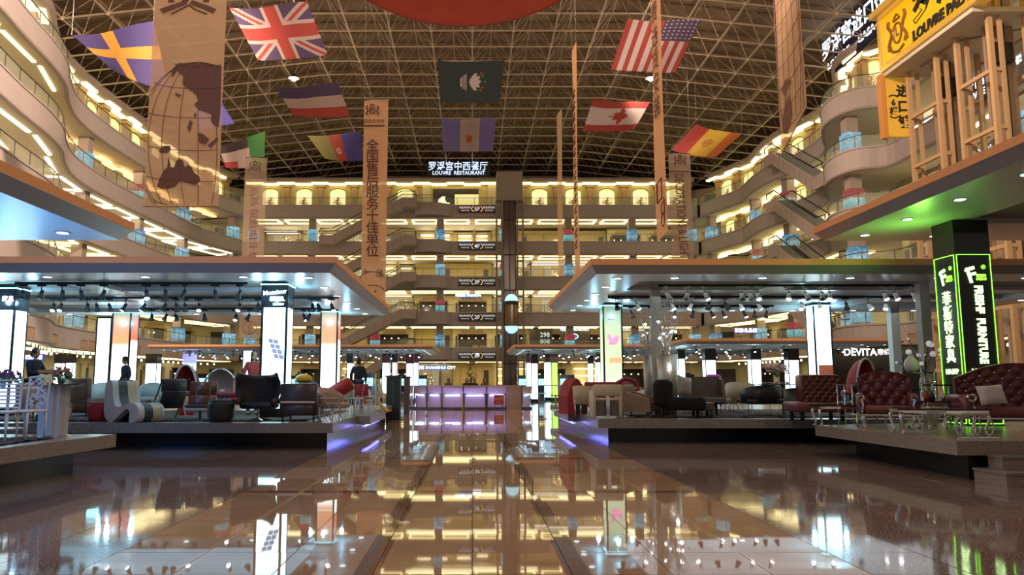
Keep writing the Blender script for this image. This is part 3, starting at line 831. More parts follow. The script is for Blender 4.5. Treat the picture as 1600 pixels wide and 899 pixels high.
for sx in (-1, 1):
    for r in range(3):
        for i in range(16):
            x = sx * (4.5 + i * 1.15 + rnd.uniform(-.3, .3)); y = 59 + r * 3.2
            spot(rnd.choice(['b1', 'w1', 'b1', 'b0']), x, y, z2 - .06, rnd.uniform(-1, 1), 'far canopy on the %s side' % ('escalator' if sx < 0 else 'lift'))
for i in range(12): spot(rnd.choice(['b1', 'w1', 'b0']), 14.5 + i * .95, 50 + (i % 2) * 2.6, W(1100, 538, 48).z - .06, 0, 'middle canopy behind the silver vases')

# ------------------------------------------------------------ pillars
M_pil = mat('grey_structural_column', (.44, .43, .38), .55, noise=.08, nscale=2)
def light_pillar(label, x, y, w, z1, faces, head=None, z0=0.0, lettering=None, group=None, panelz=None):
    """square backlit advertising pillar; x,y = centre"""
    t = E('light_pillar', label, 'pillar', (x, y, z0), 0, group)
    h = w / 2; zt = z1 - z0
    MB().box((-h, -h, 0), (h, h, zt)).build('core', M_black, t)
    fr = MB()
    for sx in (-1, 1):
        for sy in (-1, 1): fr.cbox((sx * h, sy * h, zt / 2), (.05, .05, zt))
    fr.build('corner_trim', M_blackm, t)
    pz0, pz1 = panelz or (.25, zt - .06)
    e = .035
    for k, m in enumerate(faces):
        q = MB()
        if k == 0: q.box((-h + e, -h - .018, pz0), (h - e, -h, pz1))
        elif k == 1: q.box((h, -h + e, pz0), (h + .018, h - e, pz1))
        elif k == 2: q.box((-h - .018, -h + e, pz0), (-h, h - e, pz1))
        else: q.box((-h + e, h, pz0), (h - e, h + .018, pz1))
        q.build('lit_panel', m, t)
    if z0 == ZP:
        MB().box((-h - .06, -h - .06, zt - .10), (h + .06, h + .06, zt - .07)).build('light_crown', G_crown, t)
        for dx_, dy_ in ((0, -h - .25), (h + .25, 0), (-h - .25, 0)): lamp('POINT', 'pillar_crown_light', (x + dx_, y + dy_, z1 - .45), 26, (.30, .72, 1), size=.06)
    if head:
        MB().box((-h - .03, -h - .03, head[0]), (h + .03, h + .03, zt)).build('head_sign', head[1], t)
    return t
G_crown = glow('pillar_crown_glow', (.3, .8, 1), 2.0)
PW = poster('poster_white_cyan', [(0, (.35, .9, 1)), (.15, (.62, .95, 1)), (.8, (.72, .97, 1)), (1, (.35, .85, 1))], 4.0, size=(0, 3.6), light=True)
PO = poster('poster_orange_fade', [(0, (.5, .9, 1)), (.25, (.8, .9, 1)), (.62, (.75, .75, .68)), (.68, (.48, .22, .10)), (.85, (.42, .17, .07)), (.93, (.36, .22, .12)), (1, (.12, .2, .15))], 2.6, size=(0, 3.4), light=True)
PR_ = poster('poster_red_fade', [(0, (.75, .95, 1)), (.3, (1, 1, 1)), (.68, (.9, 1, .98)), (.72, (.45, .10, .05)), (.9, (.40, .12, .06)), (1, (.2, .25, .2))], 2.2, size=(0, 3.4), light=True)
PG = poster('poster_pale_green', [(0, (.45, .55, .5)), (.4, (.46, .52, .34)), (.8, (.38, .46, .28)), (1, (.12, .18, .1))], 2.0, size=(0, 3.5), light=True)
PY = poster('poster_yellow_green', [(0, (.5, 1, .1)), (1, (.55, .9, .15))], 1.5, size=(0, 4))
PPK = poster('poster_pale_pink', [(0, (1, .9, .9)), (.5, (1, .75, .8)), (1, (1, .85, .85))], 1.6, size=(0, 4))
zA, zB = zl - ZP, zr - ZP
def aPillar(px0, px1, d, label, faces, z1, head=None, z0=ZP, **k):
    w = (px1 - px0) / F * d; x = X((px0 + px1) / 2, d)
    return light_pillar(label, x, d + w / 2, w, z1, faces, head, z0, **k)
p3 = aPillar(409, 447, 19.6, 'backlit pillar with black head sign and sofa picture behind the black wing chair', [PW, PW, PW, PW], zl + .1, (W(430, 481, 19.6).z - ZP, M_black))
r3 = p3.location; hw = (447 - 409) / F * 19.6 / 2
# lettering of the head sign and the faint picture on the panel
M_txw = glow('letter_white_glow', (.9, .95, 1), 1.6)
txt('Monsieur', .16, (0, -hw - .04, W(430, 459, 19.6).z - ZP + .03), (PI/2, R(-6), 0), M_txw, p3, fat=.004)
txt('品牌家具', .09, (.05, -hw - .04, W(430, 465, 19.6).z - ZP - .03), FRONT, G_red, p3, fat=.004)
MB().box((-.13, -hw - .045, 0), (.27, -hw - .032, .03)).build('sign_stripe', mat('sign_gold', (.7, .5, .2), .4), p3, loc=(0, 0, W(430, 471, 19.6).z - ZP))
txt('PREVIEW', .07, (.1, -hw - .04, W(430, 476, 19.6).z - ZP), FRONT, M_txw, p3, fat=.004)
sf = MB(); zs_ = W(430, 545, 19.6).z - ZP
M_faint = mat('poster_print_blue', (.25, .35, .6), .5, emit=.7, ecol=(.35, .45, .75))
for i in range(2):
    for j in range(4):
        x_, z_ = -.12 + i * .13 + j * .05, zs_ + .26 - j * .13 - i * .02
        sf.quad((x_, -hw - .022, z_ - .11), (x_ + .12, -hw - .022, z_ - .13), (x_ + .10, -hw - .022, z_ - .02), (x_ - .02, -hw - .022, z_))
sf.build('printed_sofa', M_faint, p3)
p4 = aPillar(501, 527, 27.2, 'backlit pillar with orange upper poster at the canopy corner', [PO, PR_, PO, PW], zl + .1)
p2 = aPillar(175, 203, 27.6, 'backlit pillar with orange top behind the s-shaped lounge chair', [PO, PR_, PW, PW], zl + .1)
p2b = aPillar(151, 173, 33, 'dark framed cyan backlit pillar beside the orange topped pillar', [PW, PW, PW, PW], 4.3, z0=0)
p1 = aPillar(-14, 20, 20.4, 'backlit pillar with black red-lettered head beside the purple flowers', [PW, PW, PW, PW], zl + .1, (W(0, 485, 20.4).z - ZP, M_black))
txt('家具', .16, (.12, -.34, W(0, 468, 20.4).z - ZP), FRONT, G_red, p1, fat=.006)
p5 = aPillar(381, 397, 50, 'slim backlit pillar behind the pillar with the sofa picture', [PW, PW, PW, PW], W(390, 547, 50).z, z0=0)
p6 = aPillar(943, 972, 26.6, 'backlit pillar with a pink flower poster beside the silver vases', [PG, PG, PG, PG], zr + .1)
h6 = (972 - 943) / F * 26.6 / 2
def petal(cx, cz, r, a, sq=.5):
    return [(cx + r * math.cos(t) * math.cos(a) - r * sq * math.sin(t) * math.sin(a), cz + r * math.cos(t) * math.sin(a) + r * sq * math.sin(t) * math.cos(a)) for t in [2 * PI * i / 14 for i in range(14)]]
fl = MB(); zz = W(957, 532, 26.6).z - ZP
fl.extr(petal(-.1, zz + .07, .17, R(118), .42), -h6 - .03, -h6 - .02); fl.extr(petal(.1, zz + .04, .16, R(60), .55), -h6 - .03, -h6 - .02); fl.extr(petal(0, zz - .09, .16, R(5), .4), -h6 - .03, -h6 - .02)
fl.build('pink_flower_print', glow('poster_pink', (1, .12, .35), 1.0), p6)
MB().box((-.14, -h6 - .03, zz - .78), (.3, -h6 - .02, zz - .60)).build('orange_label_print', glow('poster_orange', (1, .35, .06), 1.2), p6)
txt('Aepo', .1, (-.05, -h6 - .03, W(957, 499, 26.6).z - ZP), FRONT, M_blackm, p6)
p7 = aPillar(1273, 1299, 26.6, 'backlit pillar with a small red picture behind the tufted bench', [PW, PW, PW, PW], zr + .1)
MB().box((-.22, -.32, 1.05), (.26, -.305, 1.5)).build('red_picture_print', mat('poster_red_picture', (.45, .12, .06), .5, emit=.4, noise=.5, nscale=8), p7)
PBLU = poster('blue_fill_panel', [(0, (.05, .3, 1)), (1, (.05, .4, 1))], 6.0, size=(0, 3.4), light=True)
light_pillar('unseen deep blue backlit pillar added to light the canopy blue', -10.6, 8.6, .8, zn + .05, [PBLU] * 4, None, ZP)  # pillar added out of view so the canopy soffit turns blue
lamp('AREA', 'canopy_blue_fill', (-8.6, 10.8, 1.6), 300, (.05, .36, 1), (PI, 0, 0), 1.2, 1.2)  # added upward fill lamp, strengthens the blue on the soffit
# neon column
ND = 16.2; nx0 = X(1494, ND) * 1.01; nw = .76
nc = E('neon_column', 'black square column with green neon frames and vertical lettering beside the burgundy sofa', 'column', (nx0 + nw / 2, ND + nw / 2, ZP))
nzt = zd - ZP
MB().box((-nw/2, -nw/2, 0), (nw/2, nw/2, nzt)).build('core', mat('column_black', (.012, .013, .013), .35), nc)
def neon_frame(face):
    zt, zb = W(1515, 398, ND).z - ZP, .05
    e = .025 if face == 'f' else .03; h = nw / 2
    pts = [(-h + e, zb), (h - e, zb), (h - e, zt), (-h + e, zt)]
    m = MB()
    for i in range(4):
        a, b = pts[i], pts[(i + 1) % 4]
        if face == 'f': m.tube([(a[0], -h - .012, a[1]), (b[0], -h - .012, b[1])], .009, 5)
        else: m.tube([(-h - .012, -a[0], a[1]), (-h - .012, -b[0], b[1])], .009, 5)
    m.build('neon_frame', G_green, nc)
neon_frame('f'); neon_frame('s')
hz = lambda py: W(1515, py, ND).z - ZP
for fc, rot, at in (('f', FRONT, lambda u, z: (u, -nw/2 - .012, z)), ('s', FACE_L, lambda u, z: (-nw/2 - .012, -u, z))):
    txt('F', .46, at(-.06, hz(431)), (rot[0], R(-14), rot[2]), G_greenw, nc, fat=.012)
    txt('~', .40, at(-.10, hz(420)), (rot[0], R(-14), rot[2]), G_greenw, nc, fat=.004)
    txt('®', .13, at(.2, hz(418)), rot, G_green, nc)
    txt('菲斯特\nFRESHF', .07, at(.14, hz(434)), rot, G_green, nc, fat=.002)
txt('FRESHF  FURNITURE', .235, (.055, -nw/2 - .012, (hz(445) + hz(570)) / 2), (PI/2, R(90), 0), G_greenw, nc, fat=.012, sx=.78)
for i, ch in enumerate('菲斯特家具'): txt(ch, .31, (-nw/2 - .012, 0, W(1480, 465 + i * 23, ND).z - ZP), FACE_L, G_greenw, nc, fat=.006)
txt('HA1FP', .15, (0, -nw/2 - .012, hz(581)), FRONT, G_greenw, nc, fat=.006, sx=1.0)
txt('HA1FP', .15, (-nw/2 - .012, 0, hz(581)), FACE_L, G_greenw, nc, fat=.006)
lamp('AREA', 'neon_light', (nx0 - .5, ND + .3, 4.0), 26, (.3, 1, .1), (0, R(140), 0), .3, .3)
# plain columns
def column(label, px0, px1, d, z1, z0=ZP, m=M_pil):
    w = (px1 - px0) / F * d; t = E('column', label, 'column', (X((px0 + px1) / 2, d), d + w / 2, z0))
    MB().box((-w/2, -w/2, 0), (w/2, w/2, z1 - z0)).build('shaft', m, t)
    MB().box((-w/2 - .03, -w/2 - .03, 0), (w/2 + .03, w/2 + .03, .12)).build('base', M_steel, t)
    MB().box((-w/2 - .02, -w/2 - .02, z1 - z0 - .1), (w/2 + .02, w/2 + .02, z1 - z0)).build('collar', M_steel, t)
column('pale grey column rising between the silver branch vases', 1020, 1034, 21.4, zr + .03)
column('grey column behind the white globe vases', 1442, 1457, 19.9, zr + .03)
column('slim grey column near the lettered dark shop sign', 1394, 1407, 26.5, zr + .03)
# far lit pillars
fp = [(598, 609, 62, PW, 'red'), (613, 621, 66, PPK, None), (635, 646, 59, PW, 'red'), (647, 654, 63, PW, 'red'), (543, 552, 60, PW, None),
      (822, 829, 62, PW, 'red'), (830, 840, 59, PW, None), (851, 860, 66, PW, 'red'), (861, 871, 64, PY, 'brown'), (931, 939, 66, PW, 'red'), (919, 926, 70, PW, None),
      (1059, 1069, 56, PW, None), (1101, 1117, 49.5, PW, None), (1172, 1187, 52, PW, None), (1230, 1246, 49.5, PW, None), (230, 247, 59, PW, None), (288, 303, 60, PW, 'blue'), (88, 99, 60, PW, None), (106, 116, 62, PW, None)]
hm = {'red': mat('red_black_head', (.10, .008, .012), .4), 'brown': mat('brown_sign_board', (.2, .08, .04), .5), 'blue': glow('deep_blue_glow', (.2, .2, 1), 1.2), None: M_black}
names_ = ['first', 'second', 'third', 'fourth', 'fifth', 'sixth', 'seventh', 'eighth', 'ninth', 'tenth', 'eleventh', 'twelfth', 'thirteenth', 'fourteenth', 'fifteenth', 'sixteenth', 'seventeenth', 'eighteenth', 'nineteenth', 'twentieth']
where = ['beside the dark bar cupboard', 'with pale pink picture beyond the yellow chair', 'tallest of the two left of the blue shop sign'.replace('left of', 'before'), 'just before the blue shop sign', 'behind the seated person in black',
         'nearest the lift foot'.replace('nearest', 'close to'), 'wide and white close to the lift foot', 'slim with red head beyond the curved counter', 'green-yellow with brown head', 'slim with red head beside the flower poster pillar', 'slimmest beside the flower poster pillar',
         'behind the silver vase', 'behind the brown high-backed sofa', 'behind the cream tub chairs', 'behind the tufted bench', 'behind the person in the cap', 'with blue head behind the red arch chair', 'narrow behind the purple flowers', 'narrow behind the green plant']
for i, (a, b, d, m, hd) in enumerate(fp):
    z1 = W(a, 553 if d > 56 else 545, d).z
    if z1 > z2 and d > 57: z1 = z2
    aPillar(a, b, d, 'far backlit pillar ' + where[i], [m, m, m, m], z1, (z1 - .75, M_black if hd is None else hm[hd]), z0=0, group='far backlit pillars')
# ------------------------------------------------------------ lift shaft on the far wall
lift = E('lift_shaft', 'grey glass lift shaft with steel frame on the far wall', 'lift', (X(797.5, 103), 103, 0))
lx0 = X(776.5, 103) - X(797.5, 103); lx1 = -lx0
ztop = ZTOP + .6; zbl = W(797, 313, 103).z
M_shaft = mat('shaft_grey', (.27, .22, .19), .5)
M_shaftg = mat('shaft_glass_brown', (.16, .11, .085), .15, noise=.2, nscale=.5)
MB().box((lx0, 0, zbl), (lx1, 2.2, ztop)).build('top_housing', M_plaster2, lift)
MB().box((lx0 + .9, .7, 0), (lx1 - .9, .8, zbl)).build('back_panel', M_shaftg, lift)
for sx in (-1, 1):
    m = MB()
    for o in (0, .78): m.box((sx * (lx1 - o) - .12, 0, 0), (sx * (lx1 - o) + .12, .3, zbl))
    z = 1.0
    while z < zbl: m.box((sx * (lx1 - .4) - .4, .05, z), (sx * (lx1 - .4) + .4, .25, z + .18)); z += 2.4
    m.build('side_truss', M_shaft, lift)
    MB().box((sx * (lx1 - 1.0) - .04, .3, 0), (sx * (lx1 - 1.0) + .04, .5, zbl)).build('guide_rail', M_dark, lift)
MB().box((-.05, .4, 0), (.05, .5, zbl)).build('cable', M_dark, lift)
for z in (4, 9, 13.9, 18.8, 23.6): MB().box((lx0 + .9, .4, z), (lx1 - .9, .7, z + .12)).build('cross_beam', M_dark, lift)
car = E('lift_car', 'glass panoramic lift car with glowing domed top and bottom', 'lift car', (X(799.5, 102.6), 102.7, W(799, 522, 103).z))
ch = W(799, 460, 103).z - W(799, 522, 103).z; cr = .93
MB().lathe([(.05, 0), (.5 * cr, .12), (.85 * cr, .5), (cr, 1.0)], 18).build('lower_dome', glow('lift_dome_glow', (.42, .85, .95), 1.1), car)
MB().lathe([(cr, ch - 1.0), (.85 * cr, ch - .5), (.5 * cr, ch - .12), (.05, ch)], 18).build('upper_dome', G_domeg if 0 else MATS['lift_dome_glow'], car)
MB().lathe([(cr * .97, 1.0), (cr * .97, ch - 1.0)], 18).build('cabin_glass', mat('lift_cabin_glass', (.25, .17, .08), .1, noise=.5, nscale=2), car)
MB().lathe([(cr * 1.03, 1.0), (cr * 1.03, 1.12)], 18).build('ring', M_dark, car)
MB().lathe([(cr * 1.03, ch - 1.5), (cr * 1.03, ch - 1.0)], 18).build('ring', M_dark, car)
M_dimtx = glow('dim_letter_glow', (.8, .85, .9), .75)
# projecting balconies and level signs beside the lift
for k in range(5):
    z = ZF[k]; x0, x1 = X(645, 103), X(702, 103); xm = X(700, 103)
    rb = E('balcony', 'curved grey balcony of gallery level %d beside the %dF sign' % (k + 1, k + 1), 'balcony', (0, 103.6, z))
    pl = [(x0, 1.2), (x0 + .1, .2), (x0 + .5, -.15), ((x0 + xm) / 2, -.2), (xm - 1.2, .1), (xm - .4, .6), (xm + .3, 1.25)]
    MB().strip(pl, [(0, -1.7), (.04, -1.6), (.04, -.1), (0, 0), (-.2, 0), (-.2, -1.7)]).build('parapet', M_plaster, rb)
    MB().strip(offset(pl, -.1), [(.03, .98), (.03, 1.04), (-.03, 1.04), (-.03, .98)]).build('handrail', M_rail, rb)
    MB().raw([(x, y + .05, -.1) for x, y in pl] + [(xm, 3, -.1), (x0, 3, -.1)], [tuple(range(len(pl) + 2))]).build('deck', M_soffit, rb)
    sg = E('level_sign', 'small lit board reading %s below the gallery rail beside the lift' % (['directions', '2F', '3F', '4F', '5F'][k]), 'sign', (X(745.5, 104.6), 104.6, W(745, (556, 496, 441, 385, 327)[k], 104.6).z))
    hw = (775 - 716) / 2 / F * 104.6
    MB().box((-hw, -.12, -.5), (hw, 0, .5)).build('board', mat('sign_board_dark_%d' % (k == 4), (.16, .02, .02) if k == 4 else (.03, .02, .018), .4), sg)
    txt(['商', '2F', '3F', '4F', '5F'][k], .8, (0, -.14, -.02), FRONT, M_dimtx, sg, fat=.006)
    M_sg = G_sign
    MB().tube([(math.cos(t * .3) * .75, -.13, math.sin(t * .3) * .48) for t in range(-3, 4)], .035, 4).tube([(-math.cos(t * .3) * .75, -.13, math.sin(t * .3) * .48) for t in range(-3, 4)], .035, 4).build('gold_ring', MATS['lamp_ring'] if 'lamp_ring' in MATS else glow('lamp_ring', (1, .7, .3), 1.0), sg)
    for sx in (-1, 1):
        txt('精品家居馆', .33, (sx * 1.65, -.14, .18), FRONT, M_dimtx, sg, fat=.0)
        txt('FURNITURE', .22, (sx * 1.65, -.14, -.22), FRONT, M_dimtx, sg, fat=.0)
# restaurant front on the top gallery
rs = E('restaurant_front', 'top gallery restaurant front with golden dish painting and crescent lamp', 'restaurant', (0, 107.6, ZF[4]))
xa, xb = X(672, 107.6), X(763, 107.6)
MB().box((xa, 0, 0), (xb, .3, 3.2)).build('wall', M_gold, rs)
MB().box((xa - 1.2, -.25, 0), (xa, .3, 3.8)).build('pilaster', M_shopwall, rs); MB().box((xb, -.25, 0), (xb + 1.2, .3, 3.8)).build('pilaster', M_shopwall, rs)
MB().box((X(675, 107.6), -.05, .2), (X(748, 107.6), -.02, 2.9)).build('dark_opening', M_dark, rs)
MB().box((X(710, 107.6), -.12, .25), (X(748, 107.6), -.06, 2.1)).build('golden_painting', poster('gold_painting_glow', [(0, (.9, 1, .5)), (.4, (1, .8, .2)), (.7, (1, .9, .45)), (1, (.9, .6, .1))], 1.1, size=(0, 2.2)), rs)
MB().extr([(X(693, 107.6) + .85 * math.cos(t), 1.05 + .75 * math.sin(t)) for t in [2 * PI * i / 20 for i in range(20)]], -.12, -.06).build('crescent_lamp', glow('crescent_glow', (1, 1, .55), 1.4), rs)
MB().extr([(X(700, 107.6) + .5 * math.cos(t), 1.45 + .6 * math.sin(t)) for t in [2 * PI * i / 16 for i in range(16)]], -.18, -.12).build('statue', M_dark, rs)
# roof-edge letter signs
M_navy = mat('navy_sign_board', (.01, .012, .05), .5)
s1 = E('rooftop_sign', 'blue-white restaurant letter sign standing above the far cornice', 'sign', (0, 106, 0))
MB().box((X(665, 106), .1, W(0, 275, 106).z), (X(767, 106), .2, W(0, 252, 106).z)).build('backing', mat('sign_backing', (.02, .02, .025), .6), s1)
G_lou = glow('blue_white_letters', (.55, .72, 1.0), 1.5)
txt('罗浮宫中西餐厅', 1.38, (X(715, 106), 0, W(0, 260.5, 106).z), FRONT, G_lou, s1, fat=.012, sx=.88)
txt('LOUVRE  RESTAURANT', .74, (X(716, 106), 0, W(0, 270.5, 106).z), FRONT, G_lou, s1, fat=.012, sx=.96)
def side_sign(label, px0, py0, px1, py1, xp, lines, m, board, hgt, name='letter_sign', gm=None, sx=1.0):
    """letter sign on a plane X = xp facing the aisle; px0,py0 / px1,py1 lie on its middle line"""
    d0 = xp * F / (px0 - CX); d1 = xp * F / (px1 - CX)
    # refine for pitch
    for _ in range(6):
        d0 *= xp / W(px0, py0, d0).x; d1 *= xp / W(px1, py1, d1).x
    z0 = W(px0, py0, d0).z; L = d0 - d1
    t = E(name, label, 'sign', (xp, (d0 + d1) / 2, z0))
    if board: MB().box((0, -L / 2, -hgt / 2), (.15, L / 2, hgt / 2)).build('board', board, t)
    for s, size, dz, off, sxx in lines: txt(s, size, (-.03, off * L, dz), FACE_L, m, t, fat=size * .02, sx=sxx)
    return t, L, d0, d1, z0
side_sign('blue-white slanting letter sign on the cornice beside the yellow sign box', 1303, 82, 1366, 50, 33.0,
    [('罗浮宫进口馆', 1.9, .75, 0, 1.0), ('LOUVRE —CASA—', .9, -.9, 0, 1.25)], G_sign, M_navy, 3.8)
side_sign('white letter sign seen through the steel lift towers in the upper gallery', 1506, 147, 1579, 114, 32.5,
    [('罗浮宫欧式馆', 1.15, .35, 0, 1.0), ('LOUVRE CLASSIC', .62, -.55, 0, 1.1)], G_sign, M_navy, 2.0)
side_sign('small blue letter sign reading in Chinese above the canopy', 1535, 240, 1560, 226, 33.5, [('金钟商务', .75, 0, 0, 1)], G_lou, M_black, 1.1)
# big yellow sign box
M_yel = poster('yellow_sign_glow', [(0, (1, .52, .0)), (.5, (1, .60, .02)), (1, (1, .45, .0))], .9, size=(-2, 2)); M_yel.node_tree.nodes['Principled BSDF'].inputs['Base Color'].default_value = (.12, .05, 0, 1)
xp = 26.0
def dx(px, py):
    d = xp * F / (px - CX)
    for _ in range(8): d *= xp / W(px, py, d).x
    return d
dA = dx(1382, 107); zb_ = W(1382, 107, dA).z; dB = dA - 17
zt_ = W(1379, 30, dx(1379, 30)).z
ys = E('sign_box', 'big glowing yellow sign box with gold crest and black lettering over the glass lifts', 'sign', (xp, (dA + dB) / 2, (zb_ + zt_) / 2))
hh = (zt_ - zb_) / 2; LL = (dA - dB) / 2
MB().box((0, -LL, -hh), (.5, LL, hh)).build('face_panel', M_yel, ys)
M_goldm = mat('gilt_moulding', (.75, .50, .10), .35, metal=.5, emit=.12, ecol=(1, .6, .1))
fr = MB().box((-.16, -LL - .1, -hh - .22), (.6, LL + .1, -hh)).box((-.16, -LL, hh), (.6, LL + .1, hh + .3)).box((-.16, LL, -hh), (.6, LL + .3, hh)).box((-.4, -LL, hh + .3), (.9, LL + .7, hh + .7))
fr.build('gilt_frame', M_goldm, ys)
MB().box((-.06, -LL, -hh + .18), (0, LL - .25, -hh + .24)).box((-.06, LL - .3, -hh + .18), (0, LL - .24, hh - .2)).build('inner_moulding', M_goldm, ys)
M_crest = mat('crest_bronze', (.22, .10, .02), .4)
cr_ = MB(); cyy = LL - 1.75
def cpt(u, w): return (-.05, cyy - u, w)
cr_.tube([cpt(.45 * math.cos(t), .55 * math.sin(t) * (1.0 if t < PI else 1.25)) for t in [i * PI / 10 for i in range(20)]], .07, 5, closed=True)
for sx in (-1, 1):
    cr_.tube([cpt(sx * (.75 + .22 * math.sin(q * 1.5)), -.9 + q * .32) for q in range(7)], .11, 5)
    cr_.tube([cpt(sx * (.75 + .15 * q), -.7 + .2 * math.sin(q * 2)) for q in range(3)], .07, 5)
cr_.tube([cpt(-.35, .8), cpt(-.2, 1.0), cpt(0, 1.12), cpt(.2, 1.0), cpt(.35, .8), cpt(-.35, .8)], .07, 5); cr_.tube([cpt(-.6, -1.05), cpt(0, -1.25), cpt(.6, -1.05)], .09, 5)
cr_.build('crest', M_crest, ys)
txt('L', .8, (-.06, cyy, 0), FACE_L, M_crest, ys, fat=.03)
txt('罗浮宫', 2.3, (-.05, cyy - 5.1, .55), FACE_L, M_blackm, ys, fat=.07, ext=.04)
txt('LOUVRE PALACE', .85, (-.05, cyy - 4.6, -1.1), FACE_L, M_blackm, ys, fat=.035, ext=.04, sx=.95)
# ceiling slab under it with coffer moulding and frontal board
MB().box((.0, LL - 8.5, -hh - .5), (6.0, LL + .2, -hh - .24)).build('underside_slab', M_soffit, ys)
MB().strip([(1.5, LL - 1.5), (1.5, LL - 5), (4.8, LL - 7), (4.8, LL - 1.5)], [(0, -hh - .58), (.2, -hh - .58), (.2, -hh - .5), (0, -hh - .5)]).build('coffer_moulding', M_plaster2, ys)
fb = E('lettered_board', 'upright yellow board with black Chinese lettering under the big yellow sign', 'sign', (0, dA + .2, 0))
fx0, fx1 = W(1386, 160, dA).x, W(1428, 160, dA).x; fz0, fz1 = W(1400, 212, dA).z, zb_ - .3
MB().box((fx0, 0, fz0), (fx1, .3, fz1)).build('board', mat('ochre_board', (.62, .38, .04), .5, emit=.18, ecol=(1, .6, .08), noise=.15), fb)
MB().box((fx0 - .25, -.1, fz0 - .1), (fx0, .4, fz1)).build('edge_pilaster', mat('orange_trim', (.62, .27, .06), .5), fb)
for i, ch_ in enumerate('·进口馆'): txt(ch_, .85, ((fx0 + fx1) / 2 + .3, -.03, W(1410, 118 + i * 24, dA).z), FRONT, M_blackm, fb, fat=.03)
for i, ch_ in enumerate('︵6楼︶'): txt(ch_, .55, (fx0 + .5, -.03, W(1400, 145 + i * 14, dA).z), FRONT, M_blackm, fb, fat=.02)
# glass lift towers: steel posts and cross pieces beside the upper galleries
M_post = mat('lift_post_beige', (.52, .35, .18), .5)
def tower(label, x0, x1, y0, y1, z1):
    t = E('lift_tower', label, 'lift tower', ((x0 + x1) / 2, (y0 + y1) / 2, 0))
    hx, hy = (x1 - x0) / 2, (y1 - y0) / 2
    for sx in (-1, 1):
        for sy in (-1, 1):
            MB().cbox((sx * hx, sy * hy, z1 / 2), (.24, .24, z1)).build('post', M_post, t)
            MB().cbox((sx * (hx - .55), sy * hy, z1 / 2), (.18, .18, z1)).build('inner_post', M_post, t)
    z = 2.2
    while z < z1:
        for sy in (-1, 1):
            for sx in (-1, 1): MB().cbox((sx * (hx - .28), sy * hy, z), (.6, .16, .2)).build('cross_piece', M_post, t)
        for sx in (-1, 1): MB().cbox((sx * hx, 0, z), (.16, 2 * hy, .2)).build('cross_piece', M_post, t)
        z += 3.1
    MB().tube([(.2, -hy * .3, 0), (.2, -hy * .3, z1)], .06, 5).build('cable', M_dark, t)
    MB().box((-hx * .5, -.1, 0), (hx * .8, .1, z1)).build('glass_back', mat('tower_back_panel', (.33, .24, .16), .4, noise=.15), t)
    for z in (9, 18.5): MB().box((-hx * .4, -.5, z), (hx * .5, .3, z + 1.1)).build('machinery', M_dark, t)
tower('beige steel lift tower closer to the lettered yellow board', 27.1, 29.5, 42.9, 45.8, zb_ - .6)
tower('beige steel lift tower furthest from the lettered board', 27.1, 29.5, 38.3, 41.0, zb_ + 6)
column('tall beige column between the two steel lift towers', 1512, 1546, 46.5, zb_ - .6, 0, M_post)
# escalators
M_esc = mat('escalator_cladding', (.43, .35, .32), .45, noise=.06, nscale=.6)
M_step = mat('escalator_steps', (.06, .055, .05), .4)
def escalator(label, a, b, w, group):
    """from bottom a to top b, flat landings at the ends"""
    a = Vector(a); b = Vector(b); h = Vector((b.x - a.x, b.y - a.y, 0)); L = h.length; ang = math.atan2(h.y, h.x)
    t = E('escalator', label, 'escalator', a, ang, group); rz = b.z - a.z
    pr = [(-1.6, -1.15), (.4, -1.15), (L - .4, rz - 1.15), (L + 1.4, rz - 1.15), (L + 1.4, rz + .1), (L - .6, rz + .1), (.2, .1), (-1.6, .1)]
    for sy in (-1, 1): MB().extr(pr, sy * w / 2 - .06, sy * w / 2 + .06).build('side_cladding', M_esc, t)
    MB().extr([(p[0], p[1] + .03) for p in pr[:4]] + [(L + 1.4, rz - .95), (L - .4, rz - .95), (.4, -.95), (-1.6, -.95)], -w/2 + .06, w/2 - .06).build('underside', M_plaster2, t)
    m = MB(); k_ = 0
    while .6 + k_ * 1.1 < L - .5:
        xq = .6 + k_ * 1.1; zq = rz * (xq - .3) / (L - .8)
        for sy in (-1, 1): m.box((xq, sy * (w / 2 + .062) - .004, zq - 1.1), (xq + .03, sy * (w / 2 + .062) + .004, zq + .05))
        k_ += 1
    m.build('panel_seams', M_rail, t, kind='stuff')
    n = 16; m = MB()
    for i in range(n): m.box((.2 + (L - .8) * i / n, -w/2 + .15, rz * i / n - .4), (.2 + (L - .8) * (i + 1) / n, w/2 - .15, rz * (i + .5) / n))
    m.build('steps', M_step, t, kind='stuff')
    for sy in (-1, 1):
        MB().tube([(-1.5, sy * w/2, .5), (-1.5, sy * w/2, 1.0), (.2, sy * w/2, 1.05), (L - .6, sy * w/2, rz + 1.05), (L + 1.2, sy * w/2, rz + 1.0), (L + 1.2, sy * w/2, rz + .4)], .06, 5).build('handrail', M_blackm, t)
        MB().extr([(-1.4, .1), (.2, .1), (L - .6, rz + .1), (L + 1.1, rz + .1), (L + 1.1, rz + 1.0), (L - .6, rz + 1.0), (.2, 1.0), (-1.4, 1.0)], sy * w/2 - .01, sy * w/2 + .01).build('balustrade_glass', M_glass, t)
lv = ['ground', 'first', 'second', 'third', 'fourth', 'fifth']
zz = [0] + ZF
XE0, XE1 = X(516, 102.5), X(634, 102.5)
for k in range(5):
    escalator('grey escalator on the far wall from the %s to the %s gallery' % (lv[k], lv[k + 1]), (XE0, 102.2, zz[k] + .05), (XE1, 102.2, zz[k + 1]), 1.7, 'escalators on the far wall')
for k in range(1, 5):
    escalator('pinkish escalator at the curved side galleries from the %s to the %s level' % (lv[k], lv[k + 1]), (33.9, 72.0, zz[k] + .05), (33.4, 81.4, zz[k + 1]), 2.0, 'escalators at the curved side galleries')
    MB()
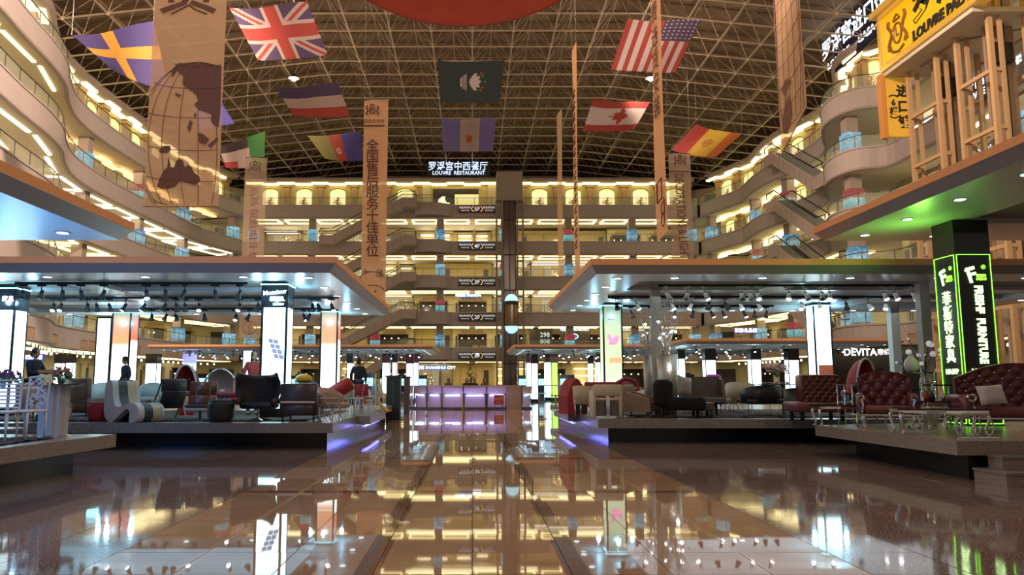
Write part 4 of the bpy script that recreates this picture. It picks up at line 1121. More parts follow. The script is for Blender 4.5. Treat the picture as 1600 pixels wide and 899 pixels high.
# ------------------------------------------------------------ flags
def flag(name, label, cor, d, fn, cols, sag=.06, nx=40, ny=26, tilt=0.0, wave=.15):
    """cor: TL,TR,BR,BL pixels; fn(u,v)->index of the colour; u along, v down"""
    P = [W(cor[i][0], cor[i][1], d + (tilt if i in (2, 3) else 0)) for i in range(4)]
    t = E(name, label, 'flag', sum(P, Vector()) / 4); c0 = t.location
    sz = (P[1] - P[0]).length
    m = MB(); vs = []
    for j in range(ny + 1):
        for i in range(nx + 1):
            u, v = i / nx, j / ny
            p = (P[0] * (1 - u) + P[1] * u) * (1 - v) + (P[3] * (1 - u) + P[2] * u) * v - c0
            p.z -= sag * sz * 4 * u * (1 - u) * (.45 + .55 * v)
            p.y += wave * math.sin(u * 6 + v * 2)
            vs.append(p)
    m.v = [tuple(p) for p in vs]
    for j in range(ny):
        for i in range(nx):
            a = j * (nx + 1) + i; m.f.append((a, a + 1, a + nx + 2, a + nx + 1)); m.m.append(fn((i + .5) / nx, (j + .5) / ny))
    o = m.build('cloth', cols, t, smooth=True)
    md = o.modifiers.new('thick', 'SOLIDIFY'); md.thickness = .02
    for q, i in ((0, 0), (nx, 1)):
        p = Vector(m.v[q]); MB().tube([p, p + Vector((0, 0, ZR + 0 - (p + c0).z))], .012, 4).build('hanging_cord', M_rail, t)
    return t
def fm(n, c): return mat('flag_' + n, c, .8, noise=.08, nscale=3)
f_red = fm('red', (.27, .035, .028)); f_wh = fm('white', (.34, .27, .25)); f_navy = fm('navy', (.055, .035, .09)); f_blue = fm('blue', (.05, .045, .22))
f_yel = fm('yellow', (.42, .28, .03)); f_blk = fm('black', (.03, .02, .022)); f_grn = fm('green', (.03, .14, .03)); f_dg = fm('deep_green', (.018, .032, .036)); f_lb = fm('pale_blue', (.13, .11, .30)); f_or = fm('orange', (.36, .10, .02)); f_olive = fm('olive', (.13, .13, .03)); f_wh2 = fm('bright_white', (.42, .36, .36))
def uk(u, v):
    x, y = u - .5, v - .5; ax, ay = abs(x), abs(y)
    if ax < .075 or ay < .11: return 0
    if ax < .125 or ay < .18: return 1
    dd = abs(ay - ax)
    if dd < .035: return 0
    if dd < .10: return 1
    return 2
flag('flag', 'red, white and navy crossed flag hanging from the roof', [(358, 12), (480, 3), (511, 84), (402, 93)], 46, uk, [f_red, f_wh, f_navy], .05, 90, 60)
def us(u, v):
    if u > .52 and v < .42:
        return 1 if ((int(u * 44) % 3 == 0) and (int(v * 44) % 3 == 0)) else 2
    return 0 if int(u * 13) % 2 == 0 else 1
flag('flag', 'red and white striped flag with starred navy corner', [(981, 29), (1094, 32), (1056, 112), (955, 108)], 46, us, [f_red, f_wh2, f_navy], .04, 88, 44)
flag('flag', 'flag of dark purple, white and red bands hanging from the roof', [(430, 137), (528, 129), (546, 180), (458, 180)], 55, lambda u, v: 0 if v < .36 else 1 if v < .7 else 2, [f_navy, f_wh, f_red], .05, 30, 30)
def leaf_in(u, v):
    x, y = (u - .55) * 1.9, (v - .5) * 1.15
    r = math.hypot(x, y)
    if r < 1e-6: return True
    a = math.atan2(y, x); rr = .16 + .09 * abs(math.cos(2.5 * a)) ** 2 + .035 * abs(math.cos(7 * a))
    if x < -.1 and abs(y) < .012 and x > -.34: return True
    return r < rr * (1.15 if x > 0 else .75)
flag('flag', 'red-edged white flag with a red maple leaf', [(927, 154), (1016, 160), (992, 201), (911, 204)], 60, lambda u, v: 0 if (v < .24 or v > .78 or leaf_in(u, v)) else 1, [f_red, f_wh2], .05, 80, 60)
def lotus(u, v):
    x, y = (u - .5) * 1.5, v - .5
    if x < -.06 and math.hypot(x + .06, y) < .2: return 1 if int((x + 1) * 60) % 2 else 0
    for a in (-1.0, -.5, 0, .5, 1.0):
        px, py = x - .09 * math.cos(a) * 1.2 + .0, y - .11 * math.sin(a)
        q = px * math.cos(a) + py * math.sin(a); w = -px * math.sin(a) + py * math.cos(a)
        if (q / .14) ** 2 + (w / .05) ** 2 < 1: return 1
    for sx, sy in ((.34, 0), (.28, -.14), (.28, .14), (.24, -.2), (.24, .2)):
        if math.hypot(x - sx, y - sy) < .022: return 2
    return 0
flag('flag', 'dark green flag with a white lotus and gold stars', [(684, 94), (788, 95), (781, 157), (688, 157)], 60, lotus, [f_dg, f_wh2, f_or], .05, 80, 50)
def arg(u, v):
    if .34 < u < .70:
        r = math.hypot((u - .51) * 1.7, (v - .62)); return 2 if .0 < r < .11 else 1
    return 0
flag('flag', 'violet-blue and white flag with a small gold sun', [(690, 185), (775, 185), (771, 235), (692, 236)], 74, arg, [f_lb, f_wh, f_or], .03, 44, 30)
flag('flag', 'red and yellow flag with a brown crest hanging at the gallery', [(1088, 194), (1159, 210), (1120, 244), (1050, 234)], 66, lambda u, v: (3 if math.hypot((u - .5) * 1.6, v - .5) < .16 and int(u * 60 + v * 31) % 3 else (0 if u < .3 else 2 if u > .74 else 1)), [f_red, f_yel, f_or, mat('flag_brown', (.25, .1, .03), .8)], .08, 50, 30)
flag('flag', 'green, red and dark blue flag with a pale crescent', [(480, 212), (565, 206), (566, 250), (506, 247)], 68, lambda u, v: (3 if (.05 < math.hypot((u - .5) * 1.7, v - .62) < .11 and u < .54) else (0 if u < .38 else 1 if u < .62 else 2)), [f_olive, f_red, f_blue, f_wh], .05, 50, 26)
flag('flag', 'black, white, red and green flag beside the world map banner', [(340, 228), (414, 206), (412, 262), (352, 262)], 62, lambda u, v: 0 if (u > .62 + .1 * v) else (1 if v < .36 else 2 if v < .72 or u > .35 else 3) , [f_grn, f_blk, f_wh, f_red], .03, 36, 26)
def swe(u, v):
    return 1 if (.34 < u < .50 or .36 < v < .56) else 0
flag('flag', 'blue flag with a yellow cross partly behind the world map banner', [(112, 55), (240, 34), (262, 140), (172, 106)], 40, swe, [fm('dim_blue', (.03, .022, .10)), fm('ochre', (.30, .16, .02))], .06, 50, 40)
flag('flag', 'plain deep blue flag peeping out behind the world map banner', [(300, 168), (346, 160), (366, 192), (310, 205)], 52, lambda u, v: 0, [f_blue], .03, 12, 10)
# big red cloth hanging at the top of the view
def redc(u, v): return 0
P0 = W(725, 20, 30)
rc = E('red_banner_cloth', 'large sagging red cloth hung from the roof', 'cloth', (P0.x, 30, 0))
vs = []; m = MB(); NX = 28
for j in range(9):
    for i in range(NX + 1):
        u = i / NX; v = j / 8; a = (u - .5) * 2
        zb = W(0, 40 - 40 * a * a, 28.8 + 1.2 * a * a).z; x = a * 4.15
        vs.append((x, -1.2 * math.cos(a * 1.4) * (1 - v) + 1.5 * v, zb + v * (3.6 + .4 * a * a)))
m.v = vs
for j in range(8):
    for i in range(NX): q = j * (NX + 1) + i; m.f.append((q, q + 1, q + NX + 2, q + NX + 1)); m.m.append(0)
ob = m.build('cloth', mat('red_cloth', (.34, .04, .018), .7, noise=.2, nscale=1.2), rc, smooth=True); md = ob.modifiers.new('thick', 'SOLIDIFY'); md.thickness = .03
for a in (-.8, 0, .8): MB().tube([(a * 4, 1.5, W(0, 0, 30).z + 3.2), (a * 4, 1.5, ZR)], .02, 4).build('hanging_cord', M_rail, rc)

# ------------------------------------------------------------ hanging banners
def banner_mat(name, col, tr):
    m = bpy.data.materials.new(name); m.use_nodes = True; nt = m.node_tree; b = nt.nodes['Principled BSDF']; out = nt.nodes['Material Output']
    b.inputs['Base Color'].default_value = (*col, 1); b.inputs['Roughness'].default_value = .8
    tl = nt.nodes.new('ShaderNodeBsdfTranslucent'); tl.inputs[0].default_value = (*col, 1)
    tp = nt.nodes.new('ShaderNodeBsdfTransparent'); a = nt.nodes.new('ShaderNodeMixShader'); c = nt.nodes.new('ShaderNodeMixShader')
    a.inputs[0].default_value = .35; c.inputs[0].default_value = tr
    nt.links.new(b.outputs[0], a.inputs[1]); nt.links.new(tl.outputs[0], a.inputs[2]); nt.links.new(a.outputs[0], c.inputs[1]); nt.links.new(tp.outputs[0], c.inputs[2])
    nt.links.new(c.outputs[0], out.inputs[0]); return m
M_ban = banner_mat('sheer_banner', (.86, .60, .38), .22)
M_ban2 = banner_mat('sheer_banner_orange', (.95, .58, .33), .06)
M_ban3 = banner_mat('sheer_banner_grey', (.48, .37, .27), .38)
M_ink = mat('banner_ink_brown', (.14, .06, .045), .8)
M_ink2 = mat('banner_ink_mauve', (.20, .11, .095), .8)
def banner(label, cor, d0, d1, m, top_z=None):
    """flat hanging strip; cor TL,TR,BR,BL pixels, left edge at distance d0, right edge at d1. returns thing and a mapper"""
    A = W(*cor[3], d0); B = W(*cor[2], d1); zt = W(*cor[0], d0).z if top_z is None else top_z
    t = E('hanging_banner', label, 'banner', (A + B) / 2); c = t.location.copy()
    m_ = MB(); n = 12; hd = Vector((B.x - A.x, B.y - A.y, 0)); hl = hd.length; nrm = Vector((hd.y, -hd.x, 0)).normalized()
    vs = []
    for j in range(n + 1):
        for i in range(5):
            u = i / 4; p = A.lerp(B, u) - c; f = j / n; p = p + Vector((0, 0, (zt - A.lerp(B, u).z) * f)) + nrm * .03 * math.sin(u * 5 + f * 6)
            vs.append(tuple(p))
    m_.v = vs
    for j in range(n):
        for i in range(4): q = j * 5 + i; m_.f.append((q, q + 1, q + 6, q + 5)); m_.m.append(0)
    m_.build('cloth', m, t, smooth=True)
    e = MB(); 
    e.tube([A - c, B - c], .025, 5).build('bottom_rod', M_ban2 if m is M_ban2 else M_pilaster, t)
    MB().tube([Vector((A.x, A.y, zt)) - c, Vector((B.x, B.y, zt)) - c], .03, 5).build('top_rod', M_rail, t)
    for p in (A, B): MB().tube([Vector((p.x, p.y, zt)) - c, Vector((p.x, p.y, max(ZR, zt + .5))) - c], .012, 4).build('hanging_cord', M_rail, t)
    rz = math.atan2(hd.y, hd.x)
    def at(u, z, o=.05):  # u along width in 0..1, world height z
        p = A.lerp(B, u); return Vector((p.x, p.y, z)) - c + nrm * o
    return t, at, hl, rz
def hits(px, py, A, B):       # plane of the banner seen through a pixel -> (u, z)
    pass
# world map banner
cor = [(238, -60), (350, -60), (341, 323), (224, 323)]
t, at, hl, rz = banner('wide sheer beige banner printed with a mauve world map', cor, 30, 30, M_ban, W(238, -45, 30).z)
def wm(px, py): p = W(px, py, 30); return (p.x - t.location.x, -.055, p.z - t.location.z)
def clipx(px, py):
    l = 238 - (py / 323) * 13; r = 350 - (py / 323) * 9; return l + 1 < px < r - 1
gl = MB()
cx_, cy_, rx, ry = 310, 228, 96, 130
for k in range(-5, 6):
    lon = k * PI / 10; seg = []
    for j in range(-20, 21):
        la = j * PI / 40; px = cx_ + rx * math.sin(lon) * math.cos(la); py = cy_ - ry * math.sin(la)
        if clipx(px, py) and py < 320: seg.append(wm(px, py))
        else:
            if len(seg) > 1: gl.tube(seg, .014, 4)
            seg = []
    if len(seg) > 1: gl.tube(seg, .014, 4)
for k in (-3, -2, -1, 0, 1, 2, 3):
    la = k * PI / 8; seg = []
    for j in range(-30, 31):
        lon = j * PI / 60; px = cx_ + rx * math.sin(lon) * math.cos(la); py = cy_ - ry * math.sin(la) + 16 * math.cos(lon) * math.cos(la) - 8
        if clipx(px, py) and py < 320: seg.append(wm(px, py))
        else:
            if len(seg) > 1: gl.tube(seg, .014, 4)
            seg = []
    if len(seg) > 1: gl.tube(seg, .014, 4)
gl.build('map_grid_print', M_ink2, t)
land = [[(246,292),(250,280),(256,268),(262,262),(264,245),(268,262),(273,262),(276,252),(281,249),(287,252),(289,262),(295,258),(300,262),(304,270),(312,276),(314,284),(306,290),(298,288),(290,286),(282,284),(275,292),(264,296),(254,296)],
        [(277,112),(270,124),(269,110),(278,100),(300,99),(328,100),(347,104),(345,180),(342,200),(335,197),(330,190),(331,180),(322,176),(311,173),(304,164),(310,158),(308,150),(300,143),(292,138),(286,132),(287,120)],
        [(249,236),(256,229),(266,228),(268,234),(262,240),(252,240)], [(310,208),(318,210),(328,219),(322,227),(312,224)], [(275,145),(284,150),(281,153),(274,149)], [(293,200),(298,188),(302,192),(297,208)], [(325,228),(340,215),(342,219),(330,233)], [(304,180),(306,175),(308,182),(305,185)]]
lm = MB()
for pl in land: lm.quad(*[wm(*q) for q in reversed(pl)])
lm.build('land_print', M_ink2, t)
txt('贡', 2.6, (wm(296, -14)), FRONT, M_ink2, t, fat=.02)
MB().tube([wm(268, 23), wm(290, 12), wm(296, 9)], .035, 4).tube([wm(296, 9), wm(306, 16), wm(324, 23)], .035, 4).build('glyph_print', M_ink2, t)
# orange lettered banner
def vbanner(label, cor, d, m, chars, size, y0, dy, ink=M_ink, crest=None, cx=None, topz=None, rot=FRONT, sx=1.0):
    t, at, hl, rz = banner(label, cor, d, d, m, topz)
    def wl(px, py): p = W(px, py, d); return (p.x - t.location.x, -.06, p.z - t.location.z)
    for i, c_ in enumerate(chars): txt(c_, size, wl(cx[0] + (cx[1] - cx[0]) * i / max(len(chars) - 1, 1), y0 + dy * i), rot, ink, t, sx=sx, fat=size * .008)
    if crest:
        px, py, r = crest; m_ = MB(); c0 = Vector(wl(px, py)); k = r / F * d
        m_.tube([c0 + Vector((.45 * k * math.cos(a), 0, .55 * k * math.sin(a))) for a in [i * PI / 6 for i in range(12)]], k * .09, 4, closed=True)
        for s_ in (-1, 1): m_.tube([c0 + Vector((s_ * k * (.85 + .15 * math.sin(q * 2)), 0, k * (-.8 + q * .32))) for q in range(6)], k * .12, 4)
        m_.tube([c0 + Vector((-.4 * k, 0, .8 * k)), c0 + Vector((0, 0, 1.05 * k)), c0 + Vector((.4 * k, 0, .8 * k))], k * .1, 4)
        m_.tube([c0 + Vector((-.2 * k, 0, -.1 * k)), c0 + Vector((.1 * k, 0, .2 * k))], k * .12, 4)
        m_.build('crest_print', ink, t)
    return t, wl
t, wl = vbanner('orange banner lettered with a column of brown Chinese characters', [(563, 157), (602, 157), (602, 492), (563, 492)], 40, M_ban2, '全国售后服务十佳单位', .70, 229, 18.3, crest=(582, 173, 10), cx=(582, 582))
txt('中国驰名商标', .22, wl(582, 190), FRONT, M_ink, t)
MB().box((-.66, 0, -.035), (.66, .02, .035)).build('divider_print', M_ink, t, loc=wl(582, 197))
a = MB()
for rr, py in ((.62, 425), (.55, 446)): a.tube([Vector(wl(582, py)) + Vector((.63 * math.sin(q * .2), 0, .16 * (math.cos(q * .2) - 1) * 2)) for q in range(-7, 8)], .02, 4)
a.build('arc_print', M_ink, t)
txt('十', .42, wl(571, 426), FRONT, M_ink, t); txt('佳', .42, wl(593, 428), (PI/2, R(12), 0), M_ink, t); txt('A', .6, wl(584, 460), (PI/2, R(30), 0), M_ink, t)
t, wl = vbanner('sheer beige banner with crest and dim Chinese characters before the corner gallery', [(384, 246), (415, 246), (408, 528), (373, 528)], 60, M_ban3, '罗浮宫饰品中灯饰', .80, 300, 17, ink=M_ink2, crest=(399, 261, 9), cx=(398, 395))
MB().box((-.8, 0, -.03), (.8, .02, .03)).build('divider_print', M_ink2, t, loc=wl(398, 278))
a = MB(); c0 = Vector(wl(390, 512)); a.tube([c0 + Vector((.55 * math.cos(q), 0, .5 * math.sin(q))) for q in [i * PI / 8 for i in range(16)]], .02, 4, closed=True); a.tube([c0 + Vector((0, 0, -.6)), c0 + Vector((0, 0, .5))], .02, 4); a.build('tree_print', M_ink2, t)
t, wl = vbanner('sheer beige banner lettered DECORATIONS & LIGHTINGS downwards', [(1044, 240), (1077, 240), (1088, 512), (1053, 512)], 60, M_ban3, ['DECORATIONS & LIGHTINGS'], 1.02, 351, 0, ink=M_ink, crest=(1062, 251, 9), cx=(1065, 1065), rot=(PI/2, R(88), 0), sx=.62)
MB().box((-.8, 0, -.04), (.8, .02, .04)).build('divider_print', M_ink, t, loc=wl(1061, 268))
# turned lettered banner beside the striped flag
d0, d1 = 34.6, 33.0
A_ = [(1014, -60), (1034, -60), (1043, 362), (1027, 378)]
t, at, hl, rz = banner('narrow turned orange banner lettered beside the striped flag', A_, d0, d1, M_ban2, W(1014, -40, d0).z)
for i, ch_ in enumerate('免费送货安装'):
    txt(ch_, 1.1, at(.45, W(1026, -2 + i * 36, d0).z, .06), (PI/2, 0, rz), M_ink, t, sx=.9, fat=.01)
vv = MB()
q = lambda u, py: at(u, W(1030, py, d0).z, .06)
vv.tube([q(.25, 292), q(.25, 322), q(.7, 318), q(.7, 288), q(.25, 292)], .03, 4).tube([q(.7, 318), q(.9, 322), q(.9, 345)], .03, 4)
for cc in (335, 352): vv.tube([at(.75 + .15 * math.cos(k * PI / 5), W(1030, cc, d0).z + .3 * math.sin(k * PI / 5), .06) for k in range(10)], .025, 4, closed=True)
vv.build('truck_print', M_ink, t)
for px0, px1, py0, py1, d, lab, mm in ((894, 901, 84, 430, 42, 'edge-on orange banner strip next to the maple leaf flag', M_ban2), (868, 876, 182, 432, 56, 'thin edge-on beige banner strip before the far wall', M_ban)):
    cor = [(px0, py0), (px0 + (px1 - px0) * .9, py0 + 6), (px1 + 5, py1), (px0 + 5, py1)]
    t, at, hl, rz = banner(lab, cor, d + .9, d - .9, mm)
    wv = MB()
    for k in range(14 if d < 50 else 0): zq = W(px0, 150 + k * 18, d).z; wv.tube([at(.3, zq, .05), at(.7, zq + .25, .05)], .03, 4).tube([at(.35, zq - .15, .05), at(.75, zq - .1, .05)], .03, 4)
    if d < 50: wv.build('lettering_print', M_ink, t)
# turned world map banner by the curved galleries
cor = [(1208, -60), (1262, -60), (1260, 168), (1222, 240)]
t, at, hl, rz = banner('turned beige world map banner close to the curved galleries', cor, 34.5, 30.5, M_ban, W(1208, -45, 34.5).z)
g = MB()
for k in range(7):
    g.tube([at(min(max(.5 + (k - 3) * .22 * math.cos((py - 90) / 150), .02), .98), W(1235, py, 32.5).z, .06) for py in range(-40, 200, 12)], .014, 4)
for py in range(-20, 200, 34): g.tube([at(u / 8, W(1235, py + 10 * math.sin(u / 3), 32.5).z, .06) for u in range(9)], .014, 4)
g.build('map_grid_print', M_ink2, t)
b = MB()
for pl in ([(.15, 122), (.3, 116), (.45, 118), (.5, 128), (.35, 133), (.3, 140), (.2, 130)], [(.12, 190), (.15, 165), (.25, 158), (.3, 140), (.36, 155), (.42, 140), (.48, 160), (.5, 175), (.42, 190), (.3, 200)]):
    b.quad(*[at(u, W(1235, py, 32.5).z, .06) for u, py in reversed(pl)])
b.build('land_print', M_ink2, t)
# people-sized centre: shop signs of the ground and first gallery
def front_sign(label, px0, px1, py, d, hpx, s, m, board, size=None, fat=.02, sx=1.0, name='shop_sign'):
    p = W((px0 + px1) / 2, py, d); w = (px1 - px0) / F * d; h = hpx / F * d
    t = E(name, label, 'sign', p)
    MB().box((-w/2, 0, -h/2), (w/2, .12, h/2)).build('board', board, t)
    txt(s, size or h * .8, (0, -.02, 0), FRONT, m, t, fat=fat, sx=sx)
    return t
M_bluebd = mat('blue_shop_board', (.02, .06, .25), .5, emit=.5, ecol=(.1, .25, .8))
front_sign('blue lit shop sign on the ground floor behind the counter', 657, 699, 575, 100, 7, '时尚馆 SHANGHUI CITY', G_sign, M_bluebd, .52, .01)
front_sign('blue-white shop sign on the second gallery beside the lift', 717, 746, 462, 111, 6, '时尚馆 FASHION', G_sign, M_bluebd, .5, .01)
front_sign('white shop sign on the first gallery reading two Chinese words', 883, 913, 515, 111, 6, '家居 | INDUSTRY', G_sign, mat('grey_board', (.2, .18, .15), .6), .55, .02)
front_sign('dark shop board with oval blue emblem on the first gallery', 875, 922, 530, 111, 20, '', G_sign, M_dark)
o = E('oval_emblem', 'oval blue emblem sign on the dark first gallery board', 'sign', W(895, 526, 110.8)); MB().extr([(.75 * math.cos(q), .38 * math.sin(q)) for q in [i * PI / 10 for i in range(20)]], -.1, 0).build('plate', mat('emblem_blue', (.02, .05, .2), .3, emit=.3, ecol=(.1, .3, 1)), o); MB().tube([(.75 * math.cos(q), -.1, .38 * math.sin(q)) for q in [i * PI / 10 for i in range(20)]], .06, 5, closed=True).build('rim', G_lou, o)
bd = E('balcony_screen', 'dark gallery screen with glowing cyan figures beside the lift', 'screen', W(847, 530, 110))
MB().box((-1.8, 0, -1.2), (1.5, .2, 1.6)).build('panel', M_dark, bd); txt('298\n808', .95, (.4, -.03, .1), FRONT, glow('cyan_dim_glow', (.1, .5, .65), .8), bd, fat=.0)
front_sign('purple lit shop sign on the first gallery beyond the middle canopy', 1147, 1184, 517, 84, 9, '家居名品馆', G_sign, mat('purple_shop_board', (.06, .02, .12), .5, emit=.3, ecol=(.25, .08, .6)), .5, .01)
front_sign('blue neon shop sign behind the woman in black', 34, 68, 559, 62, 9, '家私广场', G_sign, mat('blue_neon_board', (.02, .03, .2), .5, emit=.5, ecol=(.05, .08, 1)), .4, .01)
# devita sign on the dark ground shop, right
dd_ = 58
t = E('shop_sign', 'dark ground floor shop board with white capital letters behind the burgundy bench', 'sign', W(1350, 551, dd_))
MB().box((-4.2, 0, -3.6), (6.4, .2, .6)).build('board', M_black, t); txt('DEVITA', .74, (-.3, -.02, 0), FRONT, MATS['letter_white_glow'], t, fat=.02); txt('帝维塔', .5, (1.75, -.02, 0), FRONT, MATS['letter_white_glow'], t, fat=.01)
# bulbs in rows under the first galleries
b0 = E('bulb_lamp', 'small round bulb in the row under the first gallery by the purple flowers', 'lamp', (0, 0, 0), 0, 'rows of bulbs under the first gallery')
MB().ball((0, 0, 0), .12, 8).build('bulb', glow('bulb_glow', (1, .93, .75), 5), b0); MB().tube([(0, 0, .12), (0, 0, .45)], .04, 5).build('holder', M_rail, b0)
fst = True
for path in (PL, PR):
    s = 6.0; Lt = plen(path)
    while s < Lt - 4:
        p, n, d_ = at_s(path, s); q = p - n * .8
        loc = (q.x, q.y, ZF[0] - 2.4)
        if fst: b0.location = loc; fst = False
        elif path is PL: dup(b0, loc)
        else: dup(b0, loc, None, 'small round bulb in the row under the first gallery by the dark lettered shop board', 'bulbs under the gallery by the dark lettered sign')
        s += 1.35
# ------------------------------------------------------------ furniture
def at_p(px, d, z=ZP): return (X(px, d), d, z)
M_burg = mat('burgundy_leather', (.13, .022, .03), .32, noise=.2, nscale=3, coat=.2)
M_burg2 = mat('burgundy_leather_plain', (.16, .045, .055), .38, noise=.15, nscale=3)
M_bleather = mat('black_leather', (.020, .020, .023), .42, noise=.2, nscale=4)
M_brl = mat('brown_leather', (.085, .05, .035), .35, noise=.25, nscale=3)
M_brown = mat('taupe_upholstery', (.10, .075, .065), .6, noise=.12, nscale=5)
M_tan = mat('tan_leather', (.26, .18, .12), .45, noise=.12, nscale=4)
M_cream = mat('cream_leather', (.46, .38, .24), .45, noise=.08, nscale=4)
M_creamw = mat('ivory_shell', (.55, .48, .36), .4)
M_ply = mat('walnut_ply', (.10, .035, .018), .3, noise=.3, nscale=6, coat=.4)
M_wood = mat('light_wood', (.45, .30, .15), .5, noise=.2, nscale=8)
M_redf = mat('red_fabric', (.30, .012, .02), .6, noise=.1, nscale=4)
M_whitef = mat('white_fibreglass', (.50, .49, .47), .35)
M_silver = mat('silver_sequin', (.55, .54, .50), .25, metal=.8, noise=.4, nscale=30, bump=.8)
M_fur = mat('black_fur', (.012, .01, .014), .95, noise=.4, nscale=40, bump=1.0)
M_dgl = mat('black_glass_top', (.02, .02, .022), .06)
M_yelp = mat('yellow_plastic', (.62, .42, .02), .35)
M_clear = mat('clear_acrylic', (.6, .65, .7), .08, alpha=.25)
M_leaf = mat('plant_leaf', (.06, .16, .05), .5, noise=.3, nscale=8)
M_purple = mat('purple_petals', (.22, .09, .26), .7, noise=.3, nscale=10)
M_pinkp = mat('pink_petals', (.75, .45, .45), .6, noise=.2, nscale=10)
M_orangep = mat('orange_petals', (.5, .2, .12), .6, noise=.3, nscale=10)
M_mag = mat('magenta_velvet', (.42, .03, .40), .6)
M_whl = mat('white_glass_vase', (.62, .60, .62), .2, noise=.05, nscale=3)
M_blue = mat('blue_fabric', (.03, .12, .35), .6)

def tuft(mb, w, h, nx_, nz_, depth, M=None, arc=0.0, topcurve=0.0):
    """deep buttoned back: surface facing -y"""
    gx, gz = nx_ * 6, nz_ * 6; vs = []; fs = []
    for j in range(gz + 1):
        for i in range(gx + 1):
            u, v = i / gx, j / gz
            a = abs(math.sin((u * nx_ + v * nz_) * PI / 1)) ; b = abs(math.sin((u * nx_ - v * nz_) * PI / 1))
            y = -depth * (a * b) ** .35
            x = (u - .5) * w; hh = h * (1 + topcurve * math.cos((u - .5) * PI) - topcurve)
            vs.append((x, y + arc * (2 * u - 1) ** 2 * -1, v * hh))
    for j in range(gz):
        for i in range(gx): q = j * (gx + 1) + i; fs.append((q, q + 1, q + gx + 2, q + gx + 1))
    return mb.raw(vs, fs, M)
def buttons(w, h, nx_, nz_, topcurve=0, r=.016):
    m = MB()
    for j in range(1, nz_ * 2):
        for i in range(1, nx_ * 2):
            if (i + j) % 2: continue
            u, v = i / (nx_ * 2), j / (nz_ * 2); hh = h * (1 + topcurve * math.cos((u - .5) * PI) - topcurve)
            m.ball(((u - .5) * w, -.03, v * hh), r, 6)
    return m
def cab_leg(h, s=1, m=None):     # cabriole leg, curving out along +x*s
    mb = MB(); pts = []
    for i in range(9):
        t = i / 8; pts.append((s * (.035 * math.sin(t * PI * 1.9) + .0), 0, h * (1 - t)))
    mb.tube(pts, .034, 8, .017); mb.ball((s * .0, 0, .022), .032, 8, .7)
    return mb
def legs(root, pos, h, m, r=.018, r2=None, name='leg'):
    o = None
    for p in pos:
        if o is None: o = MB().tube([(0, 0, h), (0, 0, 0)], r, 8, r2 or r).build(name, m, root, smooth=True); o.location = p
        else: inst(o, root, p)

# white openwork chair and the slatted one
def curl(m, cx, cz, r, a0, s, y=0.0, w=.018):
    pts = []
    for i in range(12):
        t = i / 11; rr = r * (1 - .75 * t); a = a0 + s * t * 5.0
        pts.append((cx + rr * math.cos(a), y, cz + rr * math.sin(a)))
    m.tube(pts, w, 5)
d = 12.3
oc = E('openwork_chair', 'white chair with scrolling openwork back in front of the fluted pedestal table', 'chair', at_p(50, d), R(-12))
m = MB()
for x in (-.19, .19): m.tube([(x, .2, .42), (x, .24, .98)], .018, 6)
m.tube([(-.19, .24, .98), (0, .25, 1.0), (.19, .24, .98)], .018, 6); m.tube([(-.19, .2, .46), (.19, .2, .46)], .018, 6)
m.build('back_frame', M_white, oc)
m = MB(); r2 = random.Random(4)
for cx, cz, r, a, s in [(-.10, .62, .08, 0, 1), (.08, .60, .09, 2, -1), (-.06, .78, .09, 4, 1), (.10, .80, .08, 1, 1), (0, .90, .07, 3, -1), (-.13, .90, .05, 2, 1), (.13, .70, .05, 5, -1), (0, .70, .05, 0, -1), (.02, .52, .05, 1, 1), (-.13, .52, .05, 3, -1)]: curl(m, cx, cz, r, a, s, .225)
m.build('scroll_back', M_white, oc)
m = MB()
for cx, cz, r, a, s in [(-.12, -.1, .07, 0, 1), (.1, -.08, .08, 2, -1), (-.03, .08, .09, 4, 1), (.13, .12, .06, 1, 1)]:
    pts = [(cx + r * (1 - .75 * i / 11) * math.cos(a + s * i / 11 * 5), cz + r * (1 - .75 * i / 11) * math.sin(a + s * i / 11 * 5), .47) for i in range(12)]; m.tube(pts, .011, 5)
m.rb((0, 0, .45), (.44, .44, .03), .015); m.build('seat', M_white, oc)
legs(oc, [(-.19, -.19, 0), (.19, -.19, 0), (-.19, .19, 0), (.19, .19, 0)], .44, M_white, .02, .013)
d = 11.9
sc_ = E('slat_back_chair', 'white chair with horizontal slatted back beside the openwork chair', 'chair', at_p(8, d), R(8))
for x in (-.2, .2): MB().tube([(x, .2, .42), (x, .24, .98)], .018, 6).build('back_post', M_white, sc_)
sl = None
for k in range(8):
    if sl is None: sl = MB().box((-.2, .2, 0), (.2, .225, .026)).build('slat', M_white, sc_); sl.location = (0, .01, .5)
    else: inst(sl, sc_, (0, .01 + k * .003, .5 + k * .06))
MB().rb((0, 0, .45), (.44, .44, .035), .015).build('seat', M_white, sc_)
legs(sc_, [(-.19, -.19, 0), (.19, -.19, 0), (-.19, .19, 0), (.19, .19, 0)], .44, M_white, .02, .013)
